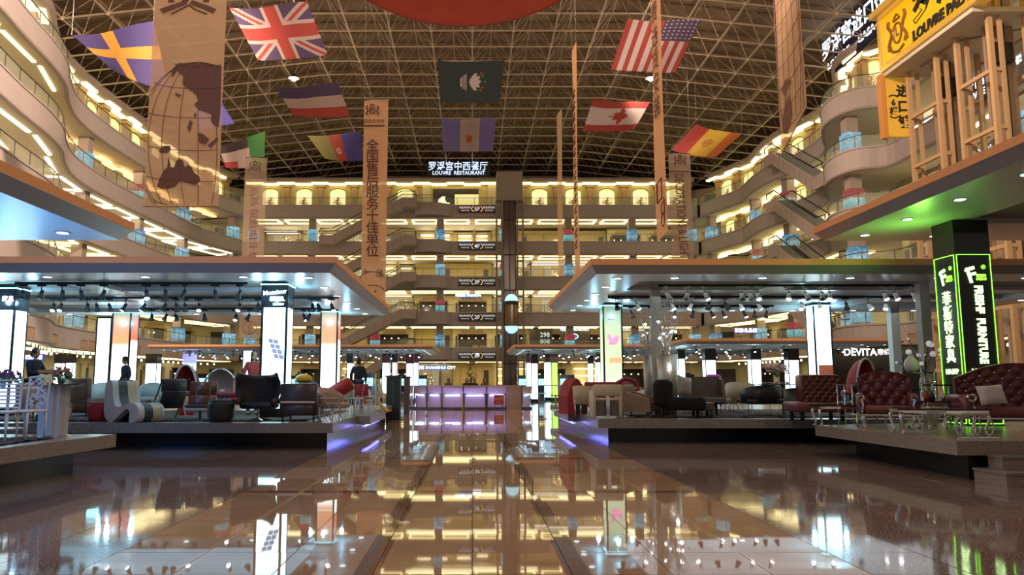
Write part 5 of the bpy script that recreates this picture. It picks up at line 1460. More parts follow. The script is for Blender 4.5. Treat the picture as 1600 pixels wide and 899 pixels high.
# fluted pedestal table
d = 13.2
pt = E('pedestal_table', 'round black-topped table on a fluted white pedestal behind the openwork chair', 'table', at_p(92, d))
MB().lathe([(.44, .855), (.45, .86), (.45, .872), (.44, .877)], 28).build('tabletop', M_dgl, pt)
m = MB()
pr = []
n = 48
for i in range(n):
    t = 2 * PI * i / n; r = .21 + .022 * (1 if (i // 2) % 2 else -.2); pr.append((r * math.cos(t), r * math.sin(t)))
m.raw([(x, y, .03) for x, y in pr] + [(x, y, .855) for x, y in pr], [(i, (i + 1) % n, (i + 1) % n + n, i + n) for i in range(n)] + [tuple(range(n, 2 * n))])
m.build('fluted_pedestal', mat('pearl_white_gloss', (.52, .56, .62), .2), pt)
MB().lathe([(.30, 0), (.30, .02), (.22, .03)], 24).build('base', M_chrome, pt)
for px, s in ((66, .06), (74, .045)):
    g = E('glass_cup', 'small clear %s on the black round tabletop' % ('candle glass' if s > .05 else 'tumbler'), 'glass', (X(px, d - .1), d - .1, ZP + .877)); MB().lathe([(.03, 0), (.035, s), (.03, s + .03)], 10).build('bowl', M_clear, g); MB().lathe([(.02, .004), (.025, .02)], 8).build('candle', M_white, g)
def bouquet(name, label, loc, vase, petal, n, r, h, vh=.2, seed=1, cat='flowers', pot=M_whitef, pr=.06):
    t = E(name, label, cat, loc)
    MB().lathe([(pr * .7, 0), (pr, vh * .5), (pr * .8, vh)], 12).build('vase', pot, t)
    q = random.Random(seed); st = MB(); pe = MB(); lf = MB()
    for i in range(n):
        a = q.uniform(0, 2 * PI); rr = r * math.sqrt(q.random()); zz = vh + h * q.uniform(.35, 1.0) * (1 - .3 * (rr / r) ** 2)
        p = (rr * math.cos(a), rr * math.sin(a), zz)
        if i % 3 == 0: st.bar((0, 0, vh * .7), p, .004)
        pe.ball(p, q.uniform(.016, .03), 5)
        if i % 2 == 0: lf.quad((p[0], p[1], zz - .03), (p[0] + .05, p[1] + .01, zz - .06), (p[0] + .07, p[1], zz - .1), (p[0] + .01, p[1] - .02, zz - .08))
    st.build('stems', M_leaf, t, kind='stuff'); lf.build('leaves', M_leaf, t, kind='stuff'); pe.build('petals', petal, t, kind='stuff')
    return t
bouquet('potted_plant', 'small green and orange potted plant on the black round table', (X(98, 13.3), 13.35, ZP + .877), None, M_orangep, 60, .16, .22, .08, 2, 'plant', M_leaf)
# things behind on the same and next platform
def tub_chair(name, label, loc, rz, m, shell=None, w=.72, h=.74, seat=.42, base='legs', arms=.60, mb_=None):
    t = E(name, label, 'chair', loc, rz)
    n = 16; vs = []; fs = []; th = .07
    for i in range(n + 1):
        a = PI * (-.08) + PI * 1.16 * i / n
        x, y = math.cos(a), math.sin(a)
        top = arms + (h - arms) * max(0, math.sin(a)) ** .8
        for rr, z in ((w / 2, seat - .12), (w / 2 + .03, top), (w / 2 - th + .03, top), (w / 2 - th, seat - .12)): vs.append((x * rr, y * rr * .9, z))
    for i in range(n):
        for j in range(4): q = i * 4; fs.append((q + j, q + (j + 1) % 4, q + 4 + (j + 1) % 4, q + 4 + j))
    fs += [(0, 3, 2, 1), (n * 4, n * 4 + 1, n * 4 + 2, n * 4 + 3)]
    MB().raw(vs, fs).build('backrest', shell or m, t, smooth=True)
    MB().rb((0, -.03, seat - .06), (w - .1, w * .86, .13), .05).build('seat', m, t, smooth=True)
    hz_ = seat - .12
    if base == 'legs': legs(t, [(sx * w * .33, sy * w * .32, 0) for sx in (-1, 1) for sy in (-1, 1)], hz_, mb_ or M_chrome, .012)
    elif base == 'sled':
        for sx in (-1, 1): MB().tube([(sx * w * .36, -.3, hz_), (sx * w * .36, -.3, .012), (sx * w * .36, .3, .012), (sx * w * .36, .3, hz_)], .011, 6).build('leg', M_chrome, t)
    elif base == 'ped': MB().lathe([(.24, 0), (.24, .015), (.03, .03), (.025, hz_)], 16).build('pedestal', M_chrome, t)
    return t
def armchair(name, label, loc, rz, m, w=.8, dp=.8, seat=.42, back=.9, arm=.62, aw=.13, leg=M_blackm, lh=.14, slope=0.0, plain=None, cat='chair'):
    t = E(name, label, cat, loc, rz)
    MB().rb((0, 0, (seat + lh) / 2), (w - aw, dp, seat - lh), .05).build('seat', m, t, smooth=True)
    MB().rb((0, dp / 2 - .09, (back + lh) / 2), (w - .02, .18, back - lh), .06).build('backrest', m, t, smooth=True)
    for sx in (-1, 1):
        if slope: MB().extr([(-dp / 2, lh), (dp / 2, lh), (dp / 2, back - .12), (-dp / 2, arm)], -aw / 2, aw / 2, Matrix.Translation((sx * (w / 2 - aw / 2), 0, 0)) @ Matrix.Rotation(PI / 2, 4, 'Z')).build('armrest', m, t)
        else: MB().rb((sx * (w / 2 - aw / 2), 0, (arm + lh) / 2), (aw, dp - .02, arm - lh), .05).build('armrest', m, t, smooth=True)
    legs(t, [(sx * (w / 2 - .08), sy * (dp / 2 - .08), 0) for sx in (-1, 1) for sy in (-1, 1)], lh + .01, leg, .02)
    return t
def round_table(name, label, loc, r, h, top, base, n=24, foot=None):
    t = E(name, label, 'table', loc)
    MB().lathe([(r - .01, h - .03), (r, h - .025), (r, h - .008), (r - .01, h)], n).build('tabletop', top, t)
    MB().lathe([(.035, .02), (.03, h - .03)], 12).build('column', base, t)
    MB().lathe([(foot or r * .6, 0), (foot or r * .6, .015), (.04, .03)], 20).build('base', base, t)
    return t
def stool(name, label, loc, r, h, m, top=None, cat='stool'):
    t = E(name, label, cat, loc)
    MB().lathe([(r * .82, 0), (r * .98, h * .3), (r, h * .75), (r * .97, h - .03)], 20).build('body', m, t, smooth=True)
    MB().lathe([(r * .97, h - .03), (r * .95, h), (.01, h + .01)], 20).build('cushion', top or m, t, smooth=True)
    return t
stool('round_stool', 'round red stool with pale top beside the white s-shaped lounge chair', at_p(162, 18.3), .25, .43, M_redf, M_redf)
bl = armchair('lounge_chair', 'brown leather lounge chair with slanting high back behind the red stool', at_p(142, 20.5), R(160), M_brl, .9, .85, .40, 1.02, .5, .1)
MB().rb((0, .22, .55), (.7, .16, .75), .07, M=Matrix.Rotation(R(-14), 4, 'X')).build('back_cushion', mat('olive_brown_suede', (.13, .095, .06), .8, noise=.2), bl, smooth=True)
round_table('glass_side_table', 'low chrome side table next to the brown leather lounge chair', at_p(118, 19), .3, .45, M_dgl, M_chrome)
bouquet('flower_arrangement', 'bunch of purple flowers before the lettered backlit pillar', (X(20, 15.5), 15.3, ZP + .80), None, M_purple, 150, .32, .26, .1, 3)
round_table('flower_table', 'white round table under the purple flowers', at_p(20, 15.3), .55, .80, M_white, M_white)
round_table('dining_table', 'cyan-lit glass table near the person in the cap', at_p(220, 24.6), .8, .8, M_clear, M_chrome)
for i, (px, d, rz) in enumerate([(60, 17.2, 170), (88, 18.8, 190), (112, 23, 30), (168, 23.2, 200), (240, 26, 10)]):
    tub_chair('tub_chair', ['cream rounded chair back behind the openwork chair', 'dark brown rounded chair behind the potted plant', 'pale blue chair beyond the brown lounge chair', 'white small chair near the glass table', 'white quilted chair beyond the striped lounge chair'][i], at_p(px, d), R(rz), [M_cream, M_brown, M_whitef, M_whitef, M_whitef][i], h=.9, arms=.7)
# white s-shaped lounge with striped seat
d = 17.75
sl_ = E('s_shaped_lounge', 'white s-shaped fibreglass lounge chair with black and cream stripes', 'chair', at_p(216, d + .25), R(-28))
out_ = [(-.56, .93), (-.60, .80), (-.62, .35), (-.57, .12), (-.42, .0), (-.26, .02), (.08, .26), (.2, .30), (.27, .22), (.27, .01), (.36, 0), (.50, .02), (.58, .14), (.55, .33), (.42, .42), (.22, .43), (.02, .36), (-.14, .34), (-.24, .40), (-.32, .62), (-.38, .93)]
out_ = catmull(out_ + [out_[0]], 3)[:-1]
for y0, y1, mm, nm in ((-.34, -.18, M_whitef, 'side_shell'), (-.18, .06, M_bleather, 'stripe'), (.06, .30, M_cream, 'stripe'), (.30, .36, M_whitef, 'side_shell')):
    k = 1.0 if nm == 'side_shell' else .985
    MB().extr([(x * k, z * k + .004) for x, z in out_], y0, y1).build(nm, mm, sl_)
# black folding lounge with wooden legs
d = 18.4
fl_ = E('folding_lounge_chair', 'black folding lounge chair with light wooden legs', 'chair', at_p(270, 19.2), R(222))
MB().rb((0, .02, .78), (.62, .1, .34), .05, M=Matrix.Translation((0, .12, .05)) @ Matrix.Rotation(R(-8), 4, 'X')).build('head_cushion', M_bleather, fl_, smooth=True)
MB().rb((0, -.05, .52), (.6, .06, .48), .03, M=Matrix.Rotation(R(-28), 4, 'X')).build('backrest', M_bleather, fl_, smooth=True)
MB().rb((0, -.32, .30), (.6, .5, .06), .03).build('seat', M_bleather, fl_, smooth=True)
for sx in (-1, 1):
    MB().tube([(sx * .33, .36, .98), (sx * .33, -.45, .02)], .018, 6).build('leg', M_rail, fl_)
    MB().tube([(sx * .33, .25, .02), (sx * .33, -.1, .55)], .016, 6).build('leg', M_wood, fl_)
# walnut lounge
d = 18.8
wl_ = E('plywood_lounge_chair', 'walnut plywood lounge chair with white seat edge seen from behind', 'chair', at_p(318, d), R(188))
MB().rb((0, -.26, .78), (.66, .05, .32), .03, M=Matrix.Rotation(R(4), 4, 'X')).build('backrest', M_ply, wl_, smooth=True)
MB().rb((0, -.22, .42), (.66, .06, .34), .03).build('lower_back', M_ply, wl_, smooth=True)
for sx in (-1, 1): MB().tube([(sx * .16, -.24, .34), (sx * .16, -.28, .80)], .012, 5).build('support_rod', M_steel, wl_)
MB().rb((0, .05, .26), (.66, .62, .09), .04).build('seat', M_whitef, wl_, smooth=True)
MB().rb((0, .1, .33), (.56, .5, .08), .04).build('seat_cushion', M_bleather, wl_, smooth=True)
MB().lathe([(.28, 0), (.28, .02), (.03, .04), (.03, .22)], 12).build('base', M_blackm, wl_)
stool('drum_ottoman', 'black leather drum ottoman before the walnut lounge chair', at_p(350, 17.9), .30, .50, M_bleather)
stool('small_red_seat', 'low red pouffe half hidden behind the walnut lounge chair', at_p(297, 21), .22, .3, M_redf)
# black wing egg chair
d = 18.3
eg = E('wing_chair', 'black leather wing chair with swept ears on a chrome foot', 'chair', at_p(408, d), R(176))
vs = []; fs = []; NU, NV = 14, 9
for j in range(NV + 1):
    v = j / NV
    for i in range(NU + 1):
        u = i / NU * 2 - 1
        z = .36 + .70 * v + (.06 * abs(u) ** 3 if v > .6 else 0)
        w_ = .36 + .16 * math.sin(v * PI * .9) + .10 * max(v - .65, 0)
        x = u * w_; y = -.28 * v * .5 + .20 - .34 * abs(u) ** 2.2 * (.5 + .5 * (1 - v)) - (.10 * abs(u) ** 3 if v > .7 else 0)
        vs.append((x, y, z))
for j in range(NV):
    for i in range(NU): q = j * (NU + 1) + i; fs.append((q, q + 1, q + NU + 2, q + NU + 1))
o = MB().raw(vs, fs).build('shell', M_bleather, eg, smooth=True); o.scale = (1, -1, 1); md = o.modifiers.new('thick', 'SOLIDIFY'); md.thickness = .05
MB().rb((0, -.05, .37), (.80, .62, .17), .08).build('seat', M_bleather, eg, smooth=True)
for sx in (-1, 1): MB().rb((sx * .44, -.04, .47), (.16, .6, .14), .07).build('armrest', M_brl, eg, smooth=True)
MB().lathe([(.03, .03), (.03, .3)], 8).build('stem', M_chrome, eg)
for k in range(4): MB().tube([(0, 0, .06), (.34 * math.cos(k * PI / 2 + .6), .34 * math.sin(k * PI / 2 + .6), .02)], .018, 6).build('foot', M_chrome, eg)
# plum armchair seen from behind
d = 17.9
pa = armchair('club_chair', 'dark plum leather armchair seen from behind with a metal band', at_p(475, d + .45), R(178), M_brl, .88, .82, .40, .88, .6, .14)
for o in pa.children:
    if o.name.startswith(('backrest', 'seat', 'armrest')): o.data.materials[0] = mat('plum_leather', (.045, .028, .04), .35, noise=.2, nscale=4)
MB().box((-.40, .40, .43), (.40, .418, .47)).build('metal_band', M_chrome, pa)
cu = E('cushion', 'round yellow printed cushion on the plum armchair back', 'cushion', (X(479, 19.4), 19.2, ZP + .98)); MB().ball((0, 0, 0), .22, 14, .62).build('cover', M_yelp, cu, smooth=True); MB().tube([(.2 * math.cos(q), -.08 + .2 * math.sin(q), -.05) for q in [i * PI / 8 for i in range(16)]], .012, 4, closed=True).build('piping', M_blackm, cu)
# dome chairs beyond
def dome_chair(label, loc, w, h, shell, inner, rz=0):
    t = E('dome_chair', label, 'chair', loc, rz); n = 16
    m = MB()
    for k, (y, s) in enumerate(((-.3, 1.0),)):
        m.tube([(w / 2 * math.cos(a) * 1.0, y, h * .45 + h * .55 * math.sin(a)) for a in [PI * i / 14 for i in range(15)]], .03, 6)
    m.build('rim', shell, t)
    vs = []; fs = []
    for j in range(7):
        s = math.cos(j / 6 * PI / 2) ; y = -.3 + .6 * math.sin(j / 6 * PI / 2)
        for i in range(15): a = PI * i / 14; vs.append((w / 2 * s * math.cos(a), y, h * .45 + h * .55 * s * math.sin(a)))
    for j in range(6):
        for i in range(14): q = j * 15 + i; fs.append((q, q + 1, q + 16, q + 15))
    MB().raw(vs, fs).build('dome', inner, t, smooth=True)
    MB().rb((0, -.05, h * .4), (w * .9, .6, .14), .06).build('seat', M_redf, t, smooth=True)
    MB().lathe([(.25, 0), (.25, .02), (.04, .05), (.04, h * .35)], 12).build('base', M_chrome, t)
    return t
dome_chair('red arched chair with a white rim behind the walnut lounge chair', at_p(301, 23), .75, 1.42, M_whitef, M_redf, R(-10))
dome_chair('clear bubble chair with red cushion beyond the drum ottoman', at_p(352, 23.5), 1.05, 1.30, M_chrome, M_clear)
dome_chair('red arched chair with a white rim behind the burgundy armchair', at_p(1335, 21.5), .8, 1.55, M_whitef, M_redf, R(25))
# aisle end of the left platform
tub_chair('tub_chair', 'pink-beige curved chair at the aisle end of the lounge platform', at_p(521, 18.6), R(60), mat('pink_beige_leather', (.34, .24, .22), .5), h=.78)
tub_chair('tub_chair', 'dark curved chair behind the pink-beige one', at_p(505, 22.3), R(120), M_brown, h=.95)
bb = E('barrel_cushion', 'tilted dark red cylinder seat near the aisle', 'cushion', (X(535, 20.2), 20.2, ZP + .74)); o = MB().lathe([(.01, -.32), (.17, -.30), (.19, 0), (.17, .3), (.01, .32)], 16).build('cover', M_redf, bb, smooth=True); o.rotation_euler = (0, R(62), 0)
MB().tube([(0, 0, -.1), (0, 0, -.74)], .02, 6).build('stand', M_chrome, bb)
wb = E('wire_basket_table', 'round openwork wire side table beside the pink-beige chair', 'table', at_p(517, 17.8))
m = MB()
for k in range(12):
    for s in (-1, 1): m.tube([(.24 * math.cos(k * PI / 6 + s * q * .25), .24 * math.sin(k * PI / 6 + s * q * .25), .02 + q * .1) for q in range(6)], .006, 4)
m.build('wire_basket', M_steel, wb); MB().lathe([(.25, .53), (.26, .54), (.25, .55)], 20).build('tabletop', M_tan, wb)
def side_chair(label, loc, rz, m, leg=M_chrome, name='side_chair', bh=.86, cut=False):
    t = E(name, label, 'chair', loc, rz)
    MB().rb((0, 0, .45), (.42, .42, .05), .02).build('seat', m, t, smooth=True)
    MB().rb((0, .2, .45 + (bh - .45) / 2 + .04), (.40, .04, bh - .5), .02, M=Matrix.Rotation(R(-5), 4, 'X')).build('backrest', m, t, smooth=True)
    legs(t, [(sx * .17, sy * .17, 0) for sx in (-1, 1) for sy in (-1, 1)], .43, leg, .014, .010)
    return t
sides = [(535, 21.6, 200, M_whitef, 'white side chair nearest the tilted red cylinder'), (545, 22.3, 170, mat('green_print', (.25, .3, .08), .6), 'green printed side chair among the white ones'),
         (556, 21.8, 150, M_whitef, 'white side chair beside the steps platform with slanted back'), (570, 23.4, 20, M_redf, 'small red chair under the clear table'), (582, 23.6, -30, M_clear, 'clear acrylic chair closest to the yellow chair')]
for i, (px, d, rz, m_, lab) in enumerate(sides): side_chair(lab.replace('nearest', 'next to'), at_p(px, d), R(rz), m_, M_white)
yc = E('cantilever_chair', 'yellow cantilever chair at the end of the lounge platform', 'chair', at_p(600, 24.2), R(0))
MB().extr([(-.2, 1.0), (-.14, 1.0), (.0, .52), (.02, .44), (-.2, .38), (.16, .03), (.1, 0), (-.3, .36), (-.28, .44), (-.06, .5)], -.2, .2).build('shell', M_yelp, yc)
MB().rb((0, 0, .02), (.5, .42, .03), .01).build('base', M_yelp, yc)
for k, (px, d) in enumerate(((577, 22.2), (590, 23.0))):
    t = E('acrylic_stool', 'clear acrylic stool, the %s of two by the yellow chair' % ('larger', 'smaller')[k], 'stool', at_p(px, d))
    MB().box((-.22, -.2, .48), (.22, .2, .5)).build('seat', M_clear, t); MB().box((-.22, -.2, 0), (-.205, .2, .48)).box((.205, -.2, 0), (.22, .2, .48)).build('side_panel', M_clear, t)
    MB().tube([(.2 * math.cos(a), .18, .5 + .42 * math.sin(a)) for a in [PI * i / 10 for i in range(11)]], .014, 5).build('back_hoop', M_clear, t)
for k, (px0, px1, d) in enumerate(((606, 627, 31.5), (633, 641, 36))):
    t = E('bar_cabinet', ['tall black bar cabinet beside the yellow chair', 'narrow brown bar cabinet next to the counter'][k], 'cabinet', (X((px0 + px1) / 2, d), d, 0 if k else 0))
    w = X(px1, d) - X(px0, d)
    MB().box((-w / 2, -.3, 0), (w / 2, .3, 1.72)).build('body', M_blackm if k == 0 else M_brown, t); MB().box((-w / 2 - .05, -.35, 1.72), (w / 2 + .05, .35, 1.78)).build('worktop', M_blackm, t)
    MB().box((-.01, -.31, .1), (.01, -.3, 1.6)).build('door_gap', M_rail, t)
# ------------------------------------------------------------ curved counter
cd = 44.0
ct = E('curved_counter', 'curved bar counter of sloping pale panels with violet glowing recesses', 'counter', (X(725, cd), cd, 0))
M_cpan = mat('counter_panel', (.55, .44, .42), .4)
M_cpan2 = mat('counter_panel_translucent', (.62, .50, .58), .4, emit=.08, ecol=(.30, .22, 1.0))
G_vio = glow('violet_tube_glow', (.42, .50, 1.0), 4.0)
edges = [(640, 1.6), (648, .9), (668, .35), (691, .05), (724, -.1), (760, .0), (791, .25)]
def seg(a, b, last=False):
    (pa_, da), (pb_, db) = a, b
    xa_, xb_ = X(pa_, cd + da) - X(725, cd), X(pb_, cd + db) - X(725, cd)
    hgt = 1.28
    def P_(x, y, o, z): return (x, y - o, z)
    g = .04; xa_ += g; xb_ -= g
    MB().quad(P_(xa_, da, .28, hgt), P_(xb_, db, .28, hgt), P_(xb_, db, .12, hgt - .42), P_(xa_, da, .12, hgt - .42)).quad((xa_, da + .3, hgt), (xb_, db + .3, hgt), P_(xb_, db, .28, hgt), P_(xa_, da, .28, hgt)).build('upper_panel', M_cpan, ct)
    MB().quad(P_(xa_ + .04, da, .10, hgt - .46), P_(xb_ - .04, db, .10, hgt - .46), P_(xb_ - .04, db, -.02, .1), P_(xa_ + .04, da, -.02, .1)).build('lit_panel', M_cpan2, ct)
    MB().tube([P_(xa_ + .15, da, .15, hgt - .50), P_(xb_ - .15, db, .15, hgt - .50)], .05, 6).build('violet_tube', G_vio, ct)
    MB().box((xa_ - g - .02, da - .26, 0), (xa_ - g + .03, da + .3, hgt)).build('divider', M_rail, ct)
    MB().box((xa_, min(da, db), 0), (xb_, max(da, db) + .3, .1)).build('kick', M_rail, ct)
for i in range(len(edges) - 1): seg(edges[i], edges[i + 1])
seg((814, .3), (830, 1.0))
MB().strip([(X(p, cd + d_) - X(725, cd), d_) for p, d_ in edges], [(.36, 1.28), (.36, 1.33), (-.3, 1.33), (-.3, 1.28)]).build('worktop', M_cpan, ct)
MB().box((X(791, cd) - X(725, cd), .1, 0), (X(815, cd) - X(725, cd), .8, 1.34)).build('service_panel', mat('counter_beige_panel', (.36, .24, .15), .5), ct)
lamp('AREA', 'violet_light', (X(720, cd), cd - .5, .95), 12, (.35, .3, 1), (R(70), 0, 0), 5.4, .1)
rs_ = E('notice_board', 'small red notice board standing at the counter', 'sign', (X(779, 43), 43, 0))
MB().box((-.27, 0, .28), (.27, .04, .82)).build('board', mat('red_board', (.45, .03, .04), .5), rs_); txt('报名处', .15, (0, -.01, .6), FRONT, M_gold, rs_, fat=.004); txt('欢迎', .13, (0, -.01, .42), FRONT, M_gold, rs_)
for sx in (-1, 1): MB().tube([(sx * .22, .02, .28), (sx * .22, .02, 0)], .012, 5).build('leg', M_rail, rs_)
# palm-like plant behind the counter
tp = E('potted_tree', 'tall slim potted tree behind the counter centre', 'plant', (X(735, 50), 50, 0))
MB().lathe([(.3, 0), (.38, .5), (.36, .55)], 12).build('pot', M_brown, tp); MB().tube([(0, 0, .5), (.05, 0, 2.1)], .05, 6, .03).build('trunk', M_ply, tp)
m = MB(); q = random.Random(9)
for i in range(60):
    a = q.uniform(0, 2 * PI); zc = q.uniform(1.3, 2.6); r = q.uniform(.25, .6); p = (0.05, 0, zc); e = (r * math.cos(a), r * math.sin(a), zc + q.uniform(-.1, .25)); s = (.05 * math.sin(a), -.05 * math.cos(a), 0)
    m.quad(p, ((p[0] + e[0]) / 2 + s[0], (p[1] + e[1]) / 2 + s[1], zc + .12), e, ((p[0] + e[0]) / 2 - s[0], (p[1] + e[1]) / 2 - s[1], zc + .1))
m.build('leaves', M_leaf, tp, kind='stuff')

# ------------------------------------------------------------ sofa side (platform behind)
# white tub chair at the corner, seen from behind with a steel strut
d = 19.6
wt = E('barrel_chair', 'ivory barrel armchair with a steel strut seen from behind at the platform corner', 'chair', at_p(944, d + .35), R(180))
for sx in (-1, 1): MB().rb((sx * .335, 0, .36), (.10, .62, .70), .05).build('armrest', M_creamw, wt, smooth=True)
MB().rb((0, .26, .70), (.74, .12, .30), .06).build('backrest', M_creamw, wt, smooth=True)
MB().rb((0, 0, .47), (.6, .5, .06), .03).build('seat', M_creamw, wt, smooth=True); MB().box((-.29, .2, .06), (.29, .23, .44)).build('inner_panel', mat('grey_weave', (.12, .12, .11), .7, noise=.3, nscale=40), wt)
MB().box((-.045, .33, .0), (.045, .35, .56)).build('steel_strut', M_chrome, wt)
for k in range(3): MB().ball((-.17 + k * .17, .335, .66), .022, 8).build('stud', M_chrome, wt)
tub_chair('tub_chair', 'cream tub armchair just behind the ivory barrel armchair', at_p(912, 21.2), R(150), M_cream, w=.62, h=.82, arms=.75, seat=.44)
rk = E('draped_chair', 'high-backed red velvet chair near the aisle', 'chair', at_p(893, 22.6), R(200))
MB().extr([(-.3, 0), (.3, 0), (.32, .5), (.18, .86), (.04, 1.02), (-.06, .98), (-.26, .72), (-.3, .66)], -.3, .3).build('body', M_redf, rk)
MB().rb((-.12, .31, .28), (.36, .02, .52), .01).build('dark_back_panel', M_blackm, rk)
MB().rb((0, -.36, .42), (.5, .2, .14), .05).build('seat', M_redf, rk, smooth=True)
rsf = armchair('red_sofa', 'low red sofa behind the ivory barrel armchair', at_p(950, 24.5), R(0), M_redf, 1.5, .8, .42, .92, .62, .14, cat='sofa')
ra = E('loop_chair', 'red chair with looping white-lined back beside the red sofa', 'chair', at_p(975, 24), R(0)); MB().tube([(-.35, 0, .6), (-.3, 0, .85), (0, 0, 1.02), (.3, 0, .95), (.42, 0, .7), (.1, 0, .62), (-.3, 0, .62)], .06, 8, closed=True).build('back_loop', M_redf, ra); MB().rb((0, -.1, .5), (.7, .5, .12), .05).build('seat', M_redf, ra); MB().lathe([(.2, 0), (.2, .02), (.04, .04), (.04, .45)], 12).build('base', M_chrome, ra)
hb = round_table('bistro_table', 'small high white table beside the red velvet chair', (X(873, 25.5), 25.5, ZP), .5, .82, M_white, M_white)
bsn = round_table('bar_stool', 'chrome stool base at the aisle beside the high white table', at_p(867, 24.8), .18, .5, M_blackm, M_chrome); bsn['category'] = 'stool'
ta = armchair('armchair', 'tan leather armchair with sloping arms beside the black fur chaise', at_p(996, 20.7), R(58), M_tan, .82, .86, .40, .84, .46, .12, M_blackm, .14, slope=1)
sv0 = None
for k, (px, py0, w_, d) in enumerate(((1011, 556, .24, 21.9), (1041, 554, .52, 20.9))):
    t = E('branch_vase', ['slim silver sequin floor vase holding crystal branches', 'wide silver sequin floor vase holding bright crystal branches'][k], 'vase', at_p(px, d))
    ht = W(px, py0, d).z - ZP
    MB().lathe([(w_ * .42, 0), (w_ * .5, ht * .6), (w_ * .55, ht), (w_ * .5, ht), (w_ * .5, ht - .1)], 20).build('vase', M_silver, t, smooth=True)
    b = MB(); cyl = MB(); q = random.Random(20 + k)
    for i in range(46 if k else 26):
        a = q.uniform(0, 2 * PI); sp_ = q.uniform(.08, .62); top = q.uniform(.6, 1.45 if k else 1.35)
        pts = [(0.08 * math.cos(a), .08 * math.sin(a), ht)]
        for s in range(1, 6):
            f = s / 5; pts.append((math.cos(a) * sp_ * f ** 1.2 + q.uniform(-.03, .03), math.sin(a) * sp_ * f ** 1.2 + q.uniform(-.03, .03), ht + top * f))
        b.tube(pts, .008, 3, .004)
        for s in range(2, 6):
            for c_ in range(2):
                p = pts[s]; cyl.ball((p[0] + q.uniform(-.06, .06), p[1] + q.uniform(-.06, .06), p[2] + q.uniform(-.1, .1)), q.uniform(.008, .02), 4)
    b.build('branches', MATS.get('crystal_twig') or mat('crystal_twig', (.7, .68, .62), .2, metal=.6), t, kind='stuff')
    cyl.build('crystals', mat('crystal_bead', (.85, .85, .85), .08, metal=.5), t, kind='stuff')
    bb_ = MB(); 
    for i in range(9 if k else 3): bb_.ball((q.uniform(-.22, .25), q.uniform(-.2, .2), ht + q.uniform(.15, .95)), q.uniform(.022, .042), 8)
    bb_.build('glowing_bulbs', glow('branch_bulb_glow', (.95, .97, 1), 6), t)
lamp('POINT', 'branch_light', (X(1043, 20.9), 20.4, ZP + 1.5), 4, (1, .98, .95), size=.04)
fc = E('fur_chaise', 'black fur-draped chaise beside the tan armchair', 'chaise', at_p(1053, 20.1), R(-6))
MB().rb((-.32, .05, .62), (.50, .5, .72), .16, 12).build('fur_back', M_fur, fc, smooth=True); MB().rb((.22, 0, .36), (1.0, .6, .34), .12, 12).build('fur_seat', M_fur, fc, smooth=True); legs(fc, [(-.4, -.2, 0), (.6, -.2, 0), (-.4, .2, 0), (.6, .2, 0)], .22, M_blackm, .02)
bs = E('wing_sofa', 'brown high-backed wing sofa with silver cushion', 'sofa', at_p(1093, 22.4), R(4))
MB().extr([(-.56, .3), (.50, .3), (.58, 1.08), (-.66, 1.05)], .1, .3).build('backrest', M_brown, bs); MB().rb((0, -.1, .38), (1.1, .6, .2), .05).build('seat', M_brown, bs, smooth=True)
for sx in (-1, 1): MB().extr([(-.35, .3), (.2, .3), (.2, 1.05), (-.15, .98)], -.04, .04, Matrix.Translation((sx * .56, 0, 0)) @ Matrix.Rotation(PI / 2, 4, 'Z')).build('wing', M_brown, bs)
legs(bs, [(-.45, -.25, 0), (.45, -.25, 0), (-.45, .2, 0), (.45, .2, 0)], .3, M_chrome, .02)
def cushion(label, loc, rot, w, m, h=None, emb=None):
    t = E('cushion', label, 'cushion', loc); t.rotation_euler = rot; h = h or w
    n = 10; vs = []; fs = []
    for s in (-1, 1):
        for j in range(n + 1):
            for i in range(n + 1):
                u, v = 2 * i / n - 1, 2 * j / n - 1; k = .09 * w / .4 * ((1 - u ** 4) * (1 - v ** 4)) ** .6; pin = 1 - .06 * (1 - abs(u * v)) * max(abs(u), abs(v))
                vs.append((u * w / 2 * pin, s * k, v * h / 2 * pin))
    N1 = (n + 1) ** 2
    for s in (0, 1):
        for j in range(n):
            for i in range(n): q = s * N1 + j * (n + 1) + i; f = (q, q + 1, q + n + 2, q + n + 1); fs.append(f if s == 0 else f[::-1])
    MB().raw(vs, fs).build('cover', m, t, smooth=True)
    if emb:
        e = MB(); e.tube([(w * .3 * math.cos(a), -.085 * w / .4, h * .3 * math.sin(a)) for a in [i * PI / 10 for i in range(20)]], .004, 4, closed=True)
        for a in range(6): e.tube([(w * .25 * (q / 6) * math.cos(a + q * .5), -.09 * w / .4, h * .25 * (q / 6) * math.sin(a + q * .5)) for q in range(1, 7)], .003, 4)
        e.build('emblem_print', emb, t)
    return t
cushion('silver patterned cushion against the brown wing sofa', (X(1068, 21.8), 21.9, ZP + .78), (R(-10), R(12), R(25)), .5, mat('silver_fabric', (.32, .27, .25), .5, metal=.2, noise=.3, nscale=12), .6)
mc = E('velvet_chair', 'magenta velvet chair top behind the brown wing sofa', 'chair', at_p(1112, 25.5)); MB().rb((0, 0, .92), (.5, .3, .5), .12, 12).build('backrest', M_mag, mc, smooth=True); MB().rb((0.3, -.2, .6), (.5, .5, .3), .1, 10).build('seat', M_mag, mc, smooth=True); legs(mc, [(-.2, -.2, 0), (.3, -.2, 0), (-.2, .2, 0), (.3, .2, 0)], .5, M_chrome, .015)
round_table('coffee_table', 'low black oval table before the brown wing sofa', at_p(1115, 20.9), .42, .40, M_dgl, M_blackm)
